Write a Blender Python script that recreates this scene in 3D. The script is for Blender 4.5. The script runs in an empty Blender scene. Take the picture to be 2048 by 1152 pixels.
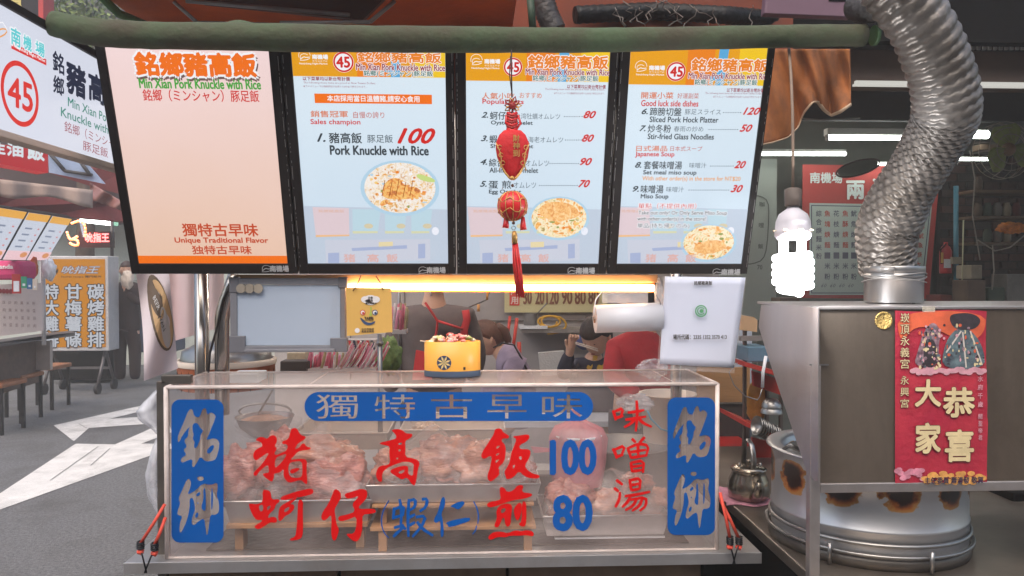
import bpy, bmesh, math, random
from mathutils import Vector, Matrix, Euler, noise
from mathutils.geometry import tessellate_polygon
R = math.radians
random.seed(7)
sc = bpy.context.scene
COL = sc.collection
# ---------------- camera, world, sun, exposure ----------------
EXPO = 1.0
CAMZ = 1.545
cam_d = bpy.data.cameras.new('camera'); cam_d.sensor_width = 36; cam_d.lens = 27.2
cam_d.clip_start = .05; cam_d.clip_end = 400
cam = bpy.data.objects.new('camera', cam_d); COL.objects.link(cam)
cam.location = (0, 0, CAMZ); cam.rotation_euler = (R(89.0), 0, R(-2.6)); sc.camera = cam
world = bpy.data.worlds.new('World'); sc.world = world; world.use_nodes = True
wn = world.node_tree
sky = wn.nodes.new('ShaderNodeTexSky'); sky.sky_type = 'NISHITA'; sky.sun_disc = False
sky.sun_elevation = R(58); sky.sun_rotation = R(200); sky.air_density = 1.3; sky.dust_density = 4
wn.links.new(sky.outputs[0], wn.nodes['Background'].inputs[0])
wn.nodes['Background'].inputs[1].default_value = 0.14
sun_d = bpy.data.lights.new('sun', 'SUN'); sun_d.energy = 1.1; sun_d.angle = R(75); sun_d.color = (1, .93, .84)
sun = bpy.data.objects.new('sun', sun_d); COL.objects.link(sun)
sun.rotation_euler = (R(32), 0, R(-20))
vs = sc.view_settings; vs.view_transform = 'Standard'; vs.look = 'None'; vs.exposure = EXPO; vs.gamma = 1; vs.use_curve_mapping = False
sc.cycles.max_bounces = 8; sc.cycles.transparent_max_bounces = 24; sc.cycles.diffuse_bounces = 3
sc.cycles.sample_clamp_indirect = 4; sc.cycles.caustics_reflective = False; sc.cycles.caustics_refractive = False
# ---------------- pixel helpers (photo pixels, 2048x1152) ----------------
F = 2048 * 27.2 / 36
CM = Euler(cam.rotation_euler).to_matrix(); CP = Vector(cam.location)
def ray(px, py): return CM @ Vector(((px - 1024) / F, (576 - py) / F, -1))
def at(px, py, Y): d = ray(px, py); return CP + d * (Y / d.y)
def atX(px, py, X): d = ray(px, py); return CP + d * (X / d.x)
def atZ(px, py, Z): d = ray(px, py); return CP + d * ((Z - CAMZ) / d.z)
def mpp(Y): return Y / F
class Surf:
    def __init__(s, O, u, v): s.O = Vector(O); s.u = Vector(u).normalized(); s.v = Vector(v).normalized(); s.n = s.u.cross(s.v)
    def hit(s, px, py):
        d = ray(px, py); t = (s.O - CP).dot(s.n) / d.dot(s.n); p = CP + d * t - s.O
        return p.dot(s.u), p.dot(s.v)
    def P(s, a, b, l=0): return s.O + s.u * a + s.v * b + s.n * l
# ---------------- colours and materials ----------------
def L(c): c /= 255; return c / 12.92 if c <= .04045 else ((c + .055) / 1.055) ** 2.4
def S(r, g, b): return (L(r), L(g), L(b), 1)
def sc_col(c, k): return (min(c[0] * k, 1), min(c[1] * k, 1), min(c[2] * k, 1), 1)
MATS = {}
def mat(name, col, rough=.5, metal=0, var=.25, scale=12, bump=0, bscale=None, stretch=(1, 1, 1), col2=None, alpha=1, trans=0, coat=0, detail=6):
    if name in MATS: return MATS[name]
    m = bpy.data.materials.new(name); m.use_nodes = True; MATS[name] = m
    nt = m.node_tree; b = nt.nodes['Principled BSDF']; N = nt.nodes.new; K = nt.links.new
    b.inputs['Roughness'].default_value = rough; b.inputs['Metallic'].default_value = metal
    b.inputs['Base Color'].default_value = col
    if coat: b.inputs['Coat Weight'].default_value = coat; b.inputs['Coat Roughness'].default_value = .15
    tc = N('ShaderNodeTexCoord'); mp = N('ShaderNodeMapping'); mp.inputs['Scale'].default_value = stretch
    K(tc.outputs['Object'], mp.inputs[0])
    if var:
        t = N('ShaderNodeTexNoise'); t.inputs['Scale'].default_value = scale; t.inputs['Detail'].default_value = detail; t.inputs['Roughness'].default_value = .65
        K(mp.outputs[0], t.inputs['Vector'])
        r = N('ShaderNodeValToRGB'); r.color_ramp.elements[0].position = .32; r.color_ramp.elements[1].position = .68
        r.color_ramp.elements[0].color = col2 or sc_col(col, 1 - var); r.color_ramp.elements[1].color = sc_col(col, 1 + var * .5)
        K(t.outputs[0], r.inputs[0]); K(r.outputs[0], b.inputs['Base Color'])
        rr = N('ShaderNodeMapRange'); rr.inputs['To Min'].default_value = max(rough - .12, .03); rr.inputs['To Max'].default_value = min(rough + .14, 1)
        K(t.outputs[0], rr.inputs[0]); K(rr.outputs[0], b.inputs['Roughness'])
    if bump:
        t2 = N('ShaderNodeTexNoise'); t2.inputs['Scale'].default_value = bscale or scale * 4; t2.inputs['Detail'].default_value = 5
        K(mp.outputs[0], t2.inputs['Vector'])
        bp = N('ShaderNodeBump'); bp.inputs['Strength'].default_value = bump; bp.inputs['Distance'].default_value = .01
        K(t2.outputs[0], bp.inputs['Height']); K(bp.outputs[0], b.inputs['Normal'])
    if alpha < 1: b.inputs['Alpha'].default_value = alpha
    return m
EK = 2 ** -EXPO
def emit(name, rgb, k=1.0, var=0, scale=5):
    if name in MATS: return MATS[name]
    m = bpy.data.materials.new(name); m.use_nodes = True; MATS[name] = m
    nt = m.node_tree; b = nt.nodes['Principled BSDF']; c = S(*rgb)
    b.inputs['Base Color'].default_value = sc_col(c, .08); b.inputs['Roughness'].default_value = .45; b.inputs['Specular IOR Level'].default_value = .2
    b.inputs['Emission Color'].default_value = c; b.inputs['Emission Strength'].default_value = k * EK
    if var:
        tc = nt.nodes.new('ShaderNodeTexCoord'); t = nt.nodes.new('ShaderNodeTexNoise'); t.inputs['Scale'].default_value = scale; t.inputs['Detail'].default_value = 2
        nt.links.new(tc.outputs['Object'], t.inputs['Vector'])
        r = nt.nodes.new('ShaderNodeValToRGB'); r.color_ramp.elements[0].position = .3; r.color_ramp.elements[1].position = .7
        r.color_ramp.elements[0].color = sc_col(c, 1 - var); r.color_ramp.elements[1].color = sc_col(c, 1 + var * .3)
        nt.links.new(t.outputs[0], r.inputs[0]); nt.links.new(r.outputs[0], b.inputs['Emission Color'])
    return m
def film(name, col, fac=.3, rough=.25, nscale=6, lo=.15, bump=.3, gloss=.5, bsc=None, em=0):
    """clear or misty plastic: transparent mixed with a whitish body, more where it is fogged or creased"""
    if name in MATS: return MATS[name]
    m = bpy.data.materials.new(name); m.use_nodes = True; MATS[name] = m
    nt = m.node_tree; N = nt.nodes.new; K = nt.links.new; b = nt.nodes['Principled BSDF']; out = nt.nodes['Material Output']
    b.inputs['Base Color'].default_value = col; b.inputs['Roughness'].default_value = rough; b.inputs['Specular IOR Level'].default_value = gloss
    tr = N('ShaderNodeBsdfTransparent'); mx = N('ShaderNodeMixShader')
    tc = N('ShaderNodeTexCoord'); t = N('ShaderNodeTexNoise'); t.inputs['Scale'].default_value = nscale; t.inputs['Detail'].default_value = 4
    K(tc.outputs['Object'], t.inputs['Vector'])
    mr = N('ShaderNodeMapRange'); mr.inputs['From Min'].default_value = .35; mr.inputs['From Max'].default_value = .68; mr.inputs['To Min'].default_value = lo; mr.inputs['To Max'].default_value = fac
    K(t.outputs[0], mr.inputs[0]); K(mr.outputs[0], mx.inputs[0]); K(tr.outputs[0], mx.inputs[1]); K(b.outputs[0], mx.inputs[2]); K(mx.outputs[0], out.inputs[0])
    if bump:
        t2 = N('ShaderNodeTexNoise'); t2.inputs['Scale'].default_value = bsc or nscale * 5; K(tc.outputs['Object'], t2.inputs['Vector'])
        bp = N('ShaderNodeBump'); bp.inputs['Strength'].default_value = bump; bp.inputs['Distance'].default_value = .01
        K(t2.outputs[0], bp.inputs['Height']); K(bp.outputs[0], b.inputs['Normal'])
    return m
# ---------------- mesh builder ----------------
class MB:
    def __init__(s): s.v = []; s.f = []; s.sm = []
    def add(s, vs, fs, smooth=False):
        o = len(s.v); s.v += [Vector(p) for p in vs]; s.f += [tuple(i + o for i in f) for f in fs]; s.sm += [smooth] * len(fs); return s
    def box(s, a, b, rot=None):
        x0, y0, z0 = a; x1, y1, z1 = b
        c = [(x0, y0, z0), (x1, y0, z0), (x1, y1, z0), (x0, y1, z0), (x0, y0, z1), (x1, y0, z1), (x1, y1, z1), (x0, y1, z1)]
        if rot is not None:
            m = (Vector(a) + Vector(b)) / 2; c = [rot @ (Vector(p) - m) + m for p in c]
        return s.add(c, [(0, 3, 2, 1), (4, 5, 6, 7), (0, 1, 5, 4), (1, 2, 6, 5), (2, 3, 7, 6), (3, 0, 4, 7)])
    def pbox(s, x0, y0, x1, y1, Y, d):      # box whose front face fills a pixel rectangle at depth Y
        a = at(x0, y1, Y); b = at(x1, y0, Y); return s.box((a.x, Y, a.z), (b.x, Y + d, b.z))
    def slab(s, pts, off):                  # planar polygon extruded by off
        n = len(pts); pts = [Vector(p) for p in pts]; off = Vector(off)
        t = tessellate_polygon([pts]); vs = pts + [p + off for p in pts]
        fs = [tuple(x) for x in t] + [tuple(i + n for i in reversed(x)) for x in t] + [(i, (i + 1) % n, (i + 1) % n + n, i + n) for i in range(n)]
        return s.add(vs, fs)
    def quad(s, *p): return s.add(p, [tuple(range(len(p)))])
    def tube(s, pts, r, n=10, cap=True, flat=1, smooth=True):
        pts = [Vector(p) for p in pts]; m = len(pts); rs = r if isinstance(r, (list, tuple)) else [r] * m
        vs = []; up = None
        for i, p in enumerate(pts):
            t = (pts[min(i + 1, m - 1)] - pts[max(i - 1, 0)]).normalized()
            if up is None: up = Vector((0, 0, 1)) if abs(t.z) < .9 else Vector((0, 1, 0))
            a = t.cross(up).normalized(); b = a.cross(t).normalized(); up = b
            for k in range(n):
                q = 2 * math.pi * k / n; vs.append(p + a * math.cos(q) * rs[i] + b * math.sin(q) * rs[i] * flat)
        fs = [(i * n + k, i * n + (k + 1) % n, (i + 1) * n + (k + 1) % n, (i + 1) * n + k) for i in range(m - 1) for k in range(n)]
        s.add(vs, fs, smooth)
        if cap:
            o = len(s.v) - len(vs); s.f += [tuple(o + k for k in reversed(range(n))), tuple(o + (m - 1) * n + k for k in range(n))]; s.sm += [False, False]
        return s
    def lathe(s, prof, c=(0, 0, 0), n=24, sx=1, sy=1, smooth=True, lean=None):
        vs = []; c = Vector(c)
        for r, z in prof:
            for k in range(n):
                q = 2 * math.pi * k / n; vs.append(c + Vector((r * sx * math.cos(q), r * sy * math.sin(q), z)))
        m = len(prof)
        fs = [(i * n + k, i * n + (k + 1) % n, (i + 1) * n + (k + 1) % n, (i + 1) * n + k) for i in range(m - 1) for k in range(n)]
        return s.add(vs, fs, smooth)
    def blob(s, c, r, seed=0, amp=.25, fq=2.0, n=16):
        c = Vector(c); vs = []; fs = []
        for i in range(n + 1):
            th = math.pi * i / n
            for k in range(2 * n):
                ph = math.pi * k / n; d = Vector((math.sin(th) * math.cos(ph), math.sin(th) * math.sin(ph), math.cos(th)))
                w = 1 + amp * noise.fractal(d * fq + Vector((seed, seed * .7, 0)), 1.0, 2.0, 4)
                vs.append(c + Vector((d.x * r[0], d.y * r[1], d.z * r[2])) * w)
        for i in range(n):
            for k in range(2 * n): fs.append((i * 2 * n + k, i * 2 * n + (k + 1) % (2 * n), (i + 1) * 2 * n + (k + 1) % (2 * n), (i + 1) * 2 * n + k))
        return s.add(vs, fs, True)
    def grid(s, fn, nu, nv, smooth=True):
        vs = [fn(i / nu, j / nv) for j in range(nv + 1) for i in range(nu + 1)]
        return s.add(vs, [(j * (nu + 1) + i, j * (nu + 1) + i + 1, (j + 1) * (nu + 1) + i + 1, (j + 1) * (nu + 1) + i) for j in range(nv) for i in range(nu)], smooth)
ROOTM = {}
def link(name, mb, m, parent=None, bevel=0, solid=0, sub=0):
    """one MB -> one mesh object; vertices are given in world space and stored relative to the thing's base"""
    me = bpy.data.meshes.new(name); inv = ROOTM[parent.name] if parent else Matrix.Identity(4)
    me.from_pydata([inv @ p for p in mb.v], [], mb.f); me.update()
    me.polygons.foreach_set('use_smooth', mb.sm)
    bm = bmesh.new(); bm.from_mesh(me)
    if bevel or sub: bmesh.ops.remove_doubles(bm, verts=bm.verts, dist=1e-6)
    bmesh.ops.recalc_face_normals(bm, faces=bm.faces)
    bm.to_mesh(me); bm.free()
    o = bpy.data.objects.new(name, me); COL.objects.link(o); me.materials.append(m)
    if parent: o.parent = parent
    ROOTM[o.name] = inv
    if solid: md = o.modifiers.new('s', 'SOLIDIFY'); md.thickness = solid; md.offset = 0
    if bevel: md = o.modifiers.new('b', 'BEVEL'); md.width = bevel; md.segments = 2; md.limit_method = 'ANGLE'
    if sub: md = o.modifiers.new('u', 'SUBSURF'); md.levels = sub; md.render_levels = sub
    return o
def thing(name, label, cat, loc=(0, 0, 0), group=None):
    o = bpy.data.objects.new(name, None); COL.objects.link(o); o.empty_display_size = .05
    o.location = loc; ROOTM[o.name] = Matrix.Translation(-Vector(loc))
    o['label'] = label; o['category'] = cat
    if group: o['group'] = group
    return o
def tag(o, label, cat, group=None, kind=None):
    o['label'] = label; o['category'] = cat
    if group: o['group'] = group
    if kind: o['kind'] = kind
    return o
def struct(name, mb, m, **k): o = link(name, mb, m, **k); o['kind'] = 'structure'; return o
def copy_thing(r, loc, label):
    c = r.copy(); COL.objects.link(c); c.location = loc; c['label'] = label
    for ch in list(r.children):
        d = ch.copy(); COL.objects.link(d); d.parent = c
        for g in list(ch.children):
            e = g.copy(); COL.objects.link(e); e.parent = d
    return c
# ---------------- flat print: lettering and shapes on a surface ----------------
TC = {}
def glyphs(s, shear=0, res=3, wide=1.0):
    key = (s, shear, res)
    if key in TC: return TC[key]
    c = bpy.data.curves.new('t', 'FONT'); c.body = s; c.shear = shear; c.resolution_u = res; c.fill_mode = 'BOTH'; c.space_line = 1
    o = bpy.data.objects.new('t', c); COL.objects.link(o); bpy.context.view_layer.update()
    me = bpy.data.meshes.new_from_object(o.evaluated_get(bpy.context.evaluated_depsgraph_get()))
    vs = [(v.co.x, v.co.y) for v in me.vertices]; fs = [tuple(p.vertices) for p in me.polygons]
    COL.objects.unlink(o); bpy.data.objects.remove(o); bpy.data.curves.remove(c); bpy.data.meshes.remove(me)
    xs = [v[0] for v in vs]; ys = [v[1] for v in vs]; r = (vs, fs, min(xs), max(xs), min(ys), max(ys)); TC[key] = r; return r
class Print:
    """collects flat print on one surface, one mesh per colour"""
    def __init__(s, surf, parent, name='lettering'): s.s = surf; s.parent = parent; s.q = {}; s.name = name; s.key = 0; s.nk = 0
    def mb(s, m):
        k = (m.name, s.key)
        if k not in s.q: s.q[k] = (MB(), m)
        return s.q[k][0]
    def text(s, st, x0, y0, x1, y1, m, bold=0, shear=0, out=None, outw=.1, lay=3, res=3, plane=False):
        if plane: a0, b0, a1, b1 = x0, y1, x1, y0
        else: a0, b0 = s.s.hit(x0, y1); a1 = s.s.hit(x1, y1)[0]; b1 = s.s.hit(x0, y0)[1]
        vs, fs, mx, Mx, my, My = glyphs(st, shear, res); h = b1 - b0
        kx = (a1 - a0) / max(Mx - mx, 1e-6); ky = h / max(My - my, 1e-6)
        uh = h / max(1, st.count('\n') + 1)
        def put(mm, w, ly):
            n = 0 if w == 0 else (8 if w > .06 else 5)
            offs = [(0, 0)] + [(math.cos(2 * math.pi * i / n) * w * uh, math.sin(2 * math.pi * i / n) * w * uh) for i in range(n)]
            for i, (dx, dy) in enumerate(offs):
                s.mb(mm).add([s.s.P(a0 + (x - mx) * kx + dx, b0 + (y - my) * ky + dy, ly * .0004 + i * .00003) for x, y in vs], fs)
        s.nk += 1; s.key = s.nk
        if out: put(out, outw, lay - .9)
        put(m, bold, lay); s.key = 0
    def rect(s, x0, y0, x1, y1, m, lay=1):
        a0, b0 = s.s.hit(x0, y1); a1 = s.s.hit(x1, y1)[0]; b1 = s.s.hit(x0, y0)[1]
        s.mb(m).quad(*[s.s.P(a, b, lay * .0004) for a, b in ((a0, b0), (a1, b0), (a1, b1), (a0, b1))])
    def poly(s, pts, m, lay=1, raw=False):
        p = [s.s.P(a, b, lay * .0004) for a, b in (pts if raw else [s.s.hit(*q) for q in pts])]
        t = tessellate_polygon([p]); s.mb(m).add(p, [tuple(x) for x in t])
    def ell(s, cx, cy, rx, ry, m, lay=1, r0=0, n=28, a0=0, a1=360):
        a, b = s.s.hit(cx, cy); ra = abs(s.s.hit(cx + rx, cy)[0] - s.s.hit(cx - rx, cy)[0]) / 2; rb = abs(s.s.hit(cx, cy + ry)[1] - s.s.hit(cx, cy - ry)[1]) / 2
        o = []; i_ = []
        for k in range(n + 1):
            q = R(a0 + (a1 - a0) * k / n); o.append(s.s.P(a + ra * math.cos(q), b + rb * math.sin(q), lay * .0004)); i_.append(s.s.P(a + ra * r0 * math.cos(q), b + rb * r0 * math.sin(q), lay * .0004))
        s.mb(m).add(o + i_, [(k, k + 1, n + 2 + k, n + 1 + k) for k in range(n)])
    def stroke(s, pts, w, m, lay=2, raw=False, taper=0):
        p = pts if raw else [s.s.hit(*q) for q in pts]
        k = w if raw else abs(s.s.hit(pts[0][0] + w, pts[0][1])[0] - s.s.hit(*pts[0])[0])
        p = [Vector(q) for q in p]
        q = [p[0]]
        for i in range(len(p) - 1): q += [p[i].lerp(p[i + 1], .25), p[i].lerp(p[i + 1], .75)]
        q.append(p[-1]); n = len(q); vs = []
        for i, c in enumerate(q):
            t = (q[min(i + 1, n - 1)] - q[max(i - 1, 0)]).normalized(); nn = Vector((-t.y, t.x)); f = 1 - taper * abs(2 * i / (n - 1) - .8)
            vs += [s.s.P(*(c + nn * k / 2 * f), lay * .0004 + random.random() * .00005), s.s.P(*(c - nn * k / 2 * f), lay * .0004 + random.random() * .00005)]
        s.mb(m).add(vs, [(2 * i, 2 * i + 1, 2 * i + 3, 2 * i + 2) for i in range(n - 1)])
    def done(s):
        for k, (mb, m) in s.q.items():
            if not mb.f: continue
            o = link(s.name if k[1] else s.name.replace('lettering', 'printed_shape'), mb, m, s.parent)
            if not k[1]: o['kind'] = 'stuff'
def smooth_poly(p, it=2):
    for _ in range(it):
        q = []
        for i in range(len(p)):
            a = p[i]; b = p[(i + 1) % len(p)]
            q += [(a[0] * .75 + b[0] * .25, a[1] * .75 + b[1] * .25), (a[0] * .25 + b[0] * .75, a[1] * .25 + b[1] * .75)]
        p = q
    return p
def fill2d(contours):
    """even-odd filled 2D shape -> verts, faces"""
    c = bpy.data.curves.new('f', 'CURVE'); c.dimensions = '2D'; c.fill_mode = 'BOTH'
    for p in contours:
        sp = c.splines.new('POLY'); sp.points.add(len(p) - 1); sp.use_cyclic_u = True
        for i, q in enumerate(p): sp.points[i].co = (q[0], q[1], 0, 1)
    o = bpy.data.objects.new('f', c); COL.objects.link(o); bpy.context.view_layer.update()
    me = bpy.data.meshes.new_from_object(o.evaluated_get(bpy.context.evaluated_depsgraph_get()))
    vs = [(v.co.x, v.co.y) for v in me.vertices]; fs = [tuple(p.vertices) for p in me.polygons]
    COL.objects.unlink(o); bpy.data.objects.remove(o); bpy.data.curves.remove(c); bpy.data.meshes.remove(me)
    return vs, fs
def text_contours(s):
    c = bpy.data.curves.new('t', 'FONT'); c.body = s; c.resolution_u = 4
    o = bpy.data.objects.new('t', c); COL.objects.link(o); bpy.context.view_layer.update()
    dg = bpy.context.evaluated_depsgraph_get(); cu = o.evaluated_get(dg).to_curve(dg); out = []
    for sp in cu.splines:
        pts = []; bp = list(sp.bezier_points); n = len(bp)
        for i in range(n):
            a = bp[i]; b = bp[(i + 1) % n]
            straight = (a.handle_right - a.co).length < 1e-5 and (b.handle_left - b.co).length < 1e-5
            st = 1 if straight else 4
            for k in range(st):
                t = k / st; p = a.co * (1 - t) ** 3 + a.handle_right * 3 * t * (1 - t) ** 2 + b.handle_left * 3 * t * t * (1 - t) + b.co * t ** 3
                pts.append((p.x, p.y))
        out.append(pts)
    o.to_curve_clear(); COL.objects.unlink(o); bpy.data.objects.remove(o); return out
# ---------------- common materials ----------------
STEEL = mat('stainless_steel', S(150, 148, 146), .32, .9, .18, 3, .06, 60, (1, 1, .15))
STEELD = mat('dull_steel', S(112, 106, 100), .45, .75, .3, 5, .1, 40)
BLACKF = mat('black_frame', S(40, 36, 35), .42, 0, .2, 8, .03)
DARK = mat('near_black', S(20, 18, 17), .8, 0, .5, 4, .2)  # near-black for black parts and for the painted shade under the roof
for m_ in (DARK, BLACKF): m_.node_tree.nodes['Principled BSDF'].inputs['Specular IOR Level'].default_value = .15
WHITEP = mat('white_plastic', S(226, 226, 230), .4, 0, .05, 6)
RED = mat('red_plastic', S(176, 34, 28), .45, 0, .2, 8)
# ================= the setting =================
ASPH = mat('asphalt', S(108, 107, 108), .85, 0, .6, 55, .8, 160, detail=10)
def stain(m, amt, scl, tint):
    nt = m.node_tree; b = nt.nodes['Principled BSDF']; src = b.inputs['Base Color'].links[0].from_socket; N = nt.nodes.new; K = nt.links.new
    tc = N('ShaderNodeTexCoord'); t = N('ShaderNodeTexNoise'); t.inputs['Scale'].default_value = scl; t.inputs['Detail'].default_value = 9; t.inputs['Roughness'].default_value = .7; t.inputs['Distortion'].default_value = .8; K(tc.outputs['Object'], t.inputs['Vector'])
    mr = N('ShaderNodeMapRange'); mr.inputs['From Min'].default_value = .48; mr.inputs['From Max'].default_value = .66; mr.inputs['To Max'].default_value = amt; K(t.outputs[0], mr.inputs[0])
    mx = N('ShaderNodeMix'); mx.data_type = 'RGBA'; K(mr.outputs[0], mx.inputs[0]); K(src, mx.inputs[6]); mx.inputs[7].default_value = tint; K(mx.outputs[2], b.inputs['Base Color'])
stain(ASPH, .55, 1.6, S(70, 66, 64))
struct('ground', MB().grid(lambda u, v: Vector((-16 + u * 30, -6 + v * 36, 0)), 2, 2, False), ASPH)
PAINT = mat('road_paint', S(206, 202, 198), .8, 0, .16, 5, .25, 150); stain(PAINT, .55, 3.5, S(150, 146, 142))
def road(pts):
    p = [atZ(x / 1.9125, y / 1.9125 + 550, .004) for x, y in pts]
    m = MB(); m.add(p, [tuple(t) for t in tessellate_polygon([p])]); struct('road_marking', m, PAINT)
road([(205, 575), (515, 505), (560, 497), (560, 516), (420, 550), (560, 541), (585, 568), (340, 585), (283, 635), (275, 630)])
road([(-90, 880), (0, 835), (290, 645), (440, 648), (570, 590), (640, 560), (660, 600), (540, 645), (660, 645), (700, 650), (590, 685), (0, 897), (-90, 935)])
# thin seams worn into the paint
m = MB()
for a, b in (((190, 785), (375, 655)), ((345, 728), (420, 662)), ((300, 568), (330, 585))):
    p, q = atZ(a[0] / 1.9125, a[1] / 1.9125 + 550, .008), atZ(b[0] / 1.9125, b[1] / 1.9125 + 550, .008)
    w = Vector((.006, 0, 0)); m.quad(p, p + w, q + w, q)
struct('paint_seam', m, ASPH)
# dark roof over the stalls, and its beams
ROOF = mat('sooty_roof', S(34, 30, 28), .85, 0, .5, 2.5, .3)
struct('market_roof', MB().box((-1.02, 2.6, 3.05), (7, 9, 3.13)), ROOF)
LILAC = mat('painted_wall', S(168, 160, 158), .7, 0, .12, 2, .1)
GREYW = mat('grey_green_wall', S(150, 154, 146), .7, 0, .14, 1.6, .1)
struct('opposite_building', MB().box((-16, -6, 0), (16, -5.4, 5.5)), mat('opposite_plaster', S(128, 118, 108), .8, 0, .35, .8))
struct('back_wall', MB().box((-1.55, 6, 0), (2.02, 6.12, 3.04)), LILAC)
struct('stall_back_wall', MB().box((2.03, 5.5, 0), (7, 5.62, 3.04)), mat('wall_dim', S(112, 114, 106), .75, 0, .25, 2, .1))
m = MB()
for x0, x1 in ((700, 701.5), (808, 810), (1204, 1206)):
    m.pbox(x0, 560, x1, 760, 5.99, .02)
m.pbox(930, 640, 1205, 643, 5.985, .02)
struct('wall_joint', m, mat('wall_joint_grey', S(110, 102, 98), .8, 0, .1))
# pale wall far down the street
struct('far_wall', MB().box((-9, 13.5, 0), (-2.2, 13.7, 4.6)), mat('far_plaster', S(188, 190, 180), .8, 0, .12, 1.2))
struct('far_building', MB().box((-16, 16, 0), (-1.6, 17, 9)), mat('far_concrete', S(96, 92, 92), .85, 0, .35, .8))
# beams above the right-hand stall
BEAM = mat('painted_beam', S(98, 78, 66), .6, 0, .25, 2.5, .08)
def beam(label, px, Y, d, m=BEAM, **k):
    a = MB().pbox(*px, Y, d); c = at((px[0] + px[2]) / 2, px[3], Y); t = thing('roof_beam', label, 'beam', tuple(c)); link('beam_body', a, m, t, bevel=.004); return t
t = beam('broad brown painted beam crossing behind the corrugated duct', (1480, 104, 2120, 165), 3.0, .12)
m = MB(); m.pbox(1712, 165.5, 2120, 169.5, 2.985, .03); link('white_strip', m, emit('strip_white', (220, 218, 210), .8), t)
beam('grey sheet metal soffit under the brown beam above the right stall', (1500, 172, 2120, 238), 4.2, .05, mat('soffit_grey', S(66, 64, 62), .6, 0, .4, 2))
beam('dark timber lintel over the fan at the right edge', (1960, 290, 2160, 300), 4.6, .08, mat('lintel_wood', S(104, 84, 66), .7, 0, .3, 6))
# steel roofing edge far right
t = thing('roof_vent', 'row of pale metal louvre slats above the brown beam at far right', 'vent', tuple(at(1990, 98, 3.4)))
for i in range(12): link('slat', MB().pbox(1934 + i * 11, 90, 1940 + i * 11, 99, 3.4, .01), mat('louvre_white', S(190, 190, 190), .5, 0, .1), t)
# ================= upper things =================
ORANGE = mat('orange_canvas', S(205, 92, 28), .75, 0, .3, 3, .15, 40)
GREEN = mat('green_paint', S(86, 132, 84), .6, 0, .3, 4, .1)
t = thing('orange_awning', 'orange canvas canopy with a green rim above the green roller tube', 'awning', (-.5, 2.3, 2.35))
def cv(u, v):
    x = -1.10 + u * 1.22; y = 2.0 + v * 1.1
    return Vector((x, y, 2.372 + .012 * math.sin(u * 9) * math.sin(v * 3)))
link('canvas', MB().grid(cv, 20, 10), ORANGE, t, solid=.006)
e = MB(); e.tube([(-1.115, 1.95, 2.4), (-1.115, 2.3, 2.38), (-1.09, 2.42, 2.34), (-1.02, 2.49, 2.32)], .013); link('green_rim', e, GREEN, t)
ALU = mat('old_aluminium', S(150, 146, 142), .45, .6, .2, 10)
fr = MB()
for a, b in (((348, 4), (395, 46)), ((395, 46), (560, 50)), ((372, 2), (700, 30)), ((560, 46), (740, 44)), ((740, 44), (790, 2))):
    fr.tube([at(a[0], a[1], 2.2), at(b[0], b[1], 2.2)], .006, 6)
link('frame_bar', fr, ALU, t)
link('frame_box', MB().slab([at(410, -5, 2.25), at(405, 6, 2.25), at(560, 22, 2.25), at(725, 40, 2.25), at(770, -5, 2.25)], (0, .02, 0)), mat('brown_metal', S(84, 58, 44), .6, 0, .3, 6), t)
link('soffit', MB().box((-1.06, 2.66, 2.1), (1.1, 2.7, 2.9)), mat('rust_brown_sheet', S(120, 52, 24), .75, 0, .35, 3), t)
# green roller tube
t = thing('roller_tube', 'long dirty green canvas-wrapped roller tube above the lit menus', 'tube', tuple(at(950, 80, 1.85)))
pts = [(105, 47), (150, 58), (200, 66), (300, 71), (450, 73), (600, 76), (750, 78), (900, 79), (1050, 80), (1150, 80.5), (1250, 79.5), (1400, 76), (1550, 73), (1650, 71), (1748, 71)]
rr = [24, 26, 26.5, 26, 26, 27, 25.5, 26, 24.5, 24, 23.5, 22.5, 22.5, 22, 21.5]
TUBE = mat('green_canvas', S(64, 80, 54), .85, 0, .3, 5, .5, 45, col2=S(64, 52, 38))
P3 = [at(x, y, 1.85) for x, y in pts]; P4 = []; R4 = []
for i in range(len(P3) - 1):
    for k in range(5): P4.append(P3[i].lerp(P3[i + 1], k / 5)); R4.append((rr[i] + (rr[i + 1] - rr[i]) * k / 5) * mpp(1.85) * (1 + .018 * math.sin(i * 5 + k * 1.7)))
link('canvas_roll', MB().tube(P4, R4, 24), TUBE, t)
fold = MB()
def fd(u, v):
    x = 395 + u * 180; h = 14 * math.exp(-((u - .42) / .22) ** 2)
    p = at(x, 48 - h * (1 - v) + v * 8, 1.85); return p + Vector((0, .03 * (1 - v) - .006, 0))
link('canvas_fold', fold.grid(fd, 18, 4), TUBE, t, solid=.003)
link('end_cap', MB().tube([at(1746, 71, 1.85), at(1753, 71, 1.85)], .024, 20), mat('cap_green', S(50, 78, 40), .6, 0, .2), t)
# purple box top right
t = thing('purple_box', 'dusty mauve plastic box hung above the green tube', 'box', tuple(at(1620, 28, 2.0)))
link('box_body', MB().slab([at(1535, -40, 2.0), at(1529, 27, 2.0), at(1706, 34, 2.0), at(1710, -40, 2.0)], (0, .03, 0)), mat('mauve_plastic', S(112, 84, 98), .6, 0, .15, 5), t, bevel=.004)
link('slot', MB().pbox(1658, -4, 1694, 2, 1.998, .01), DARK, t)
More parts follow.
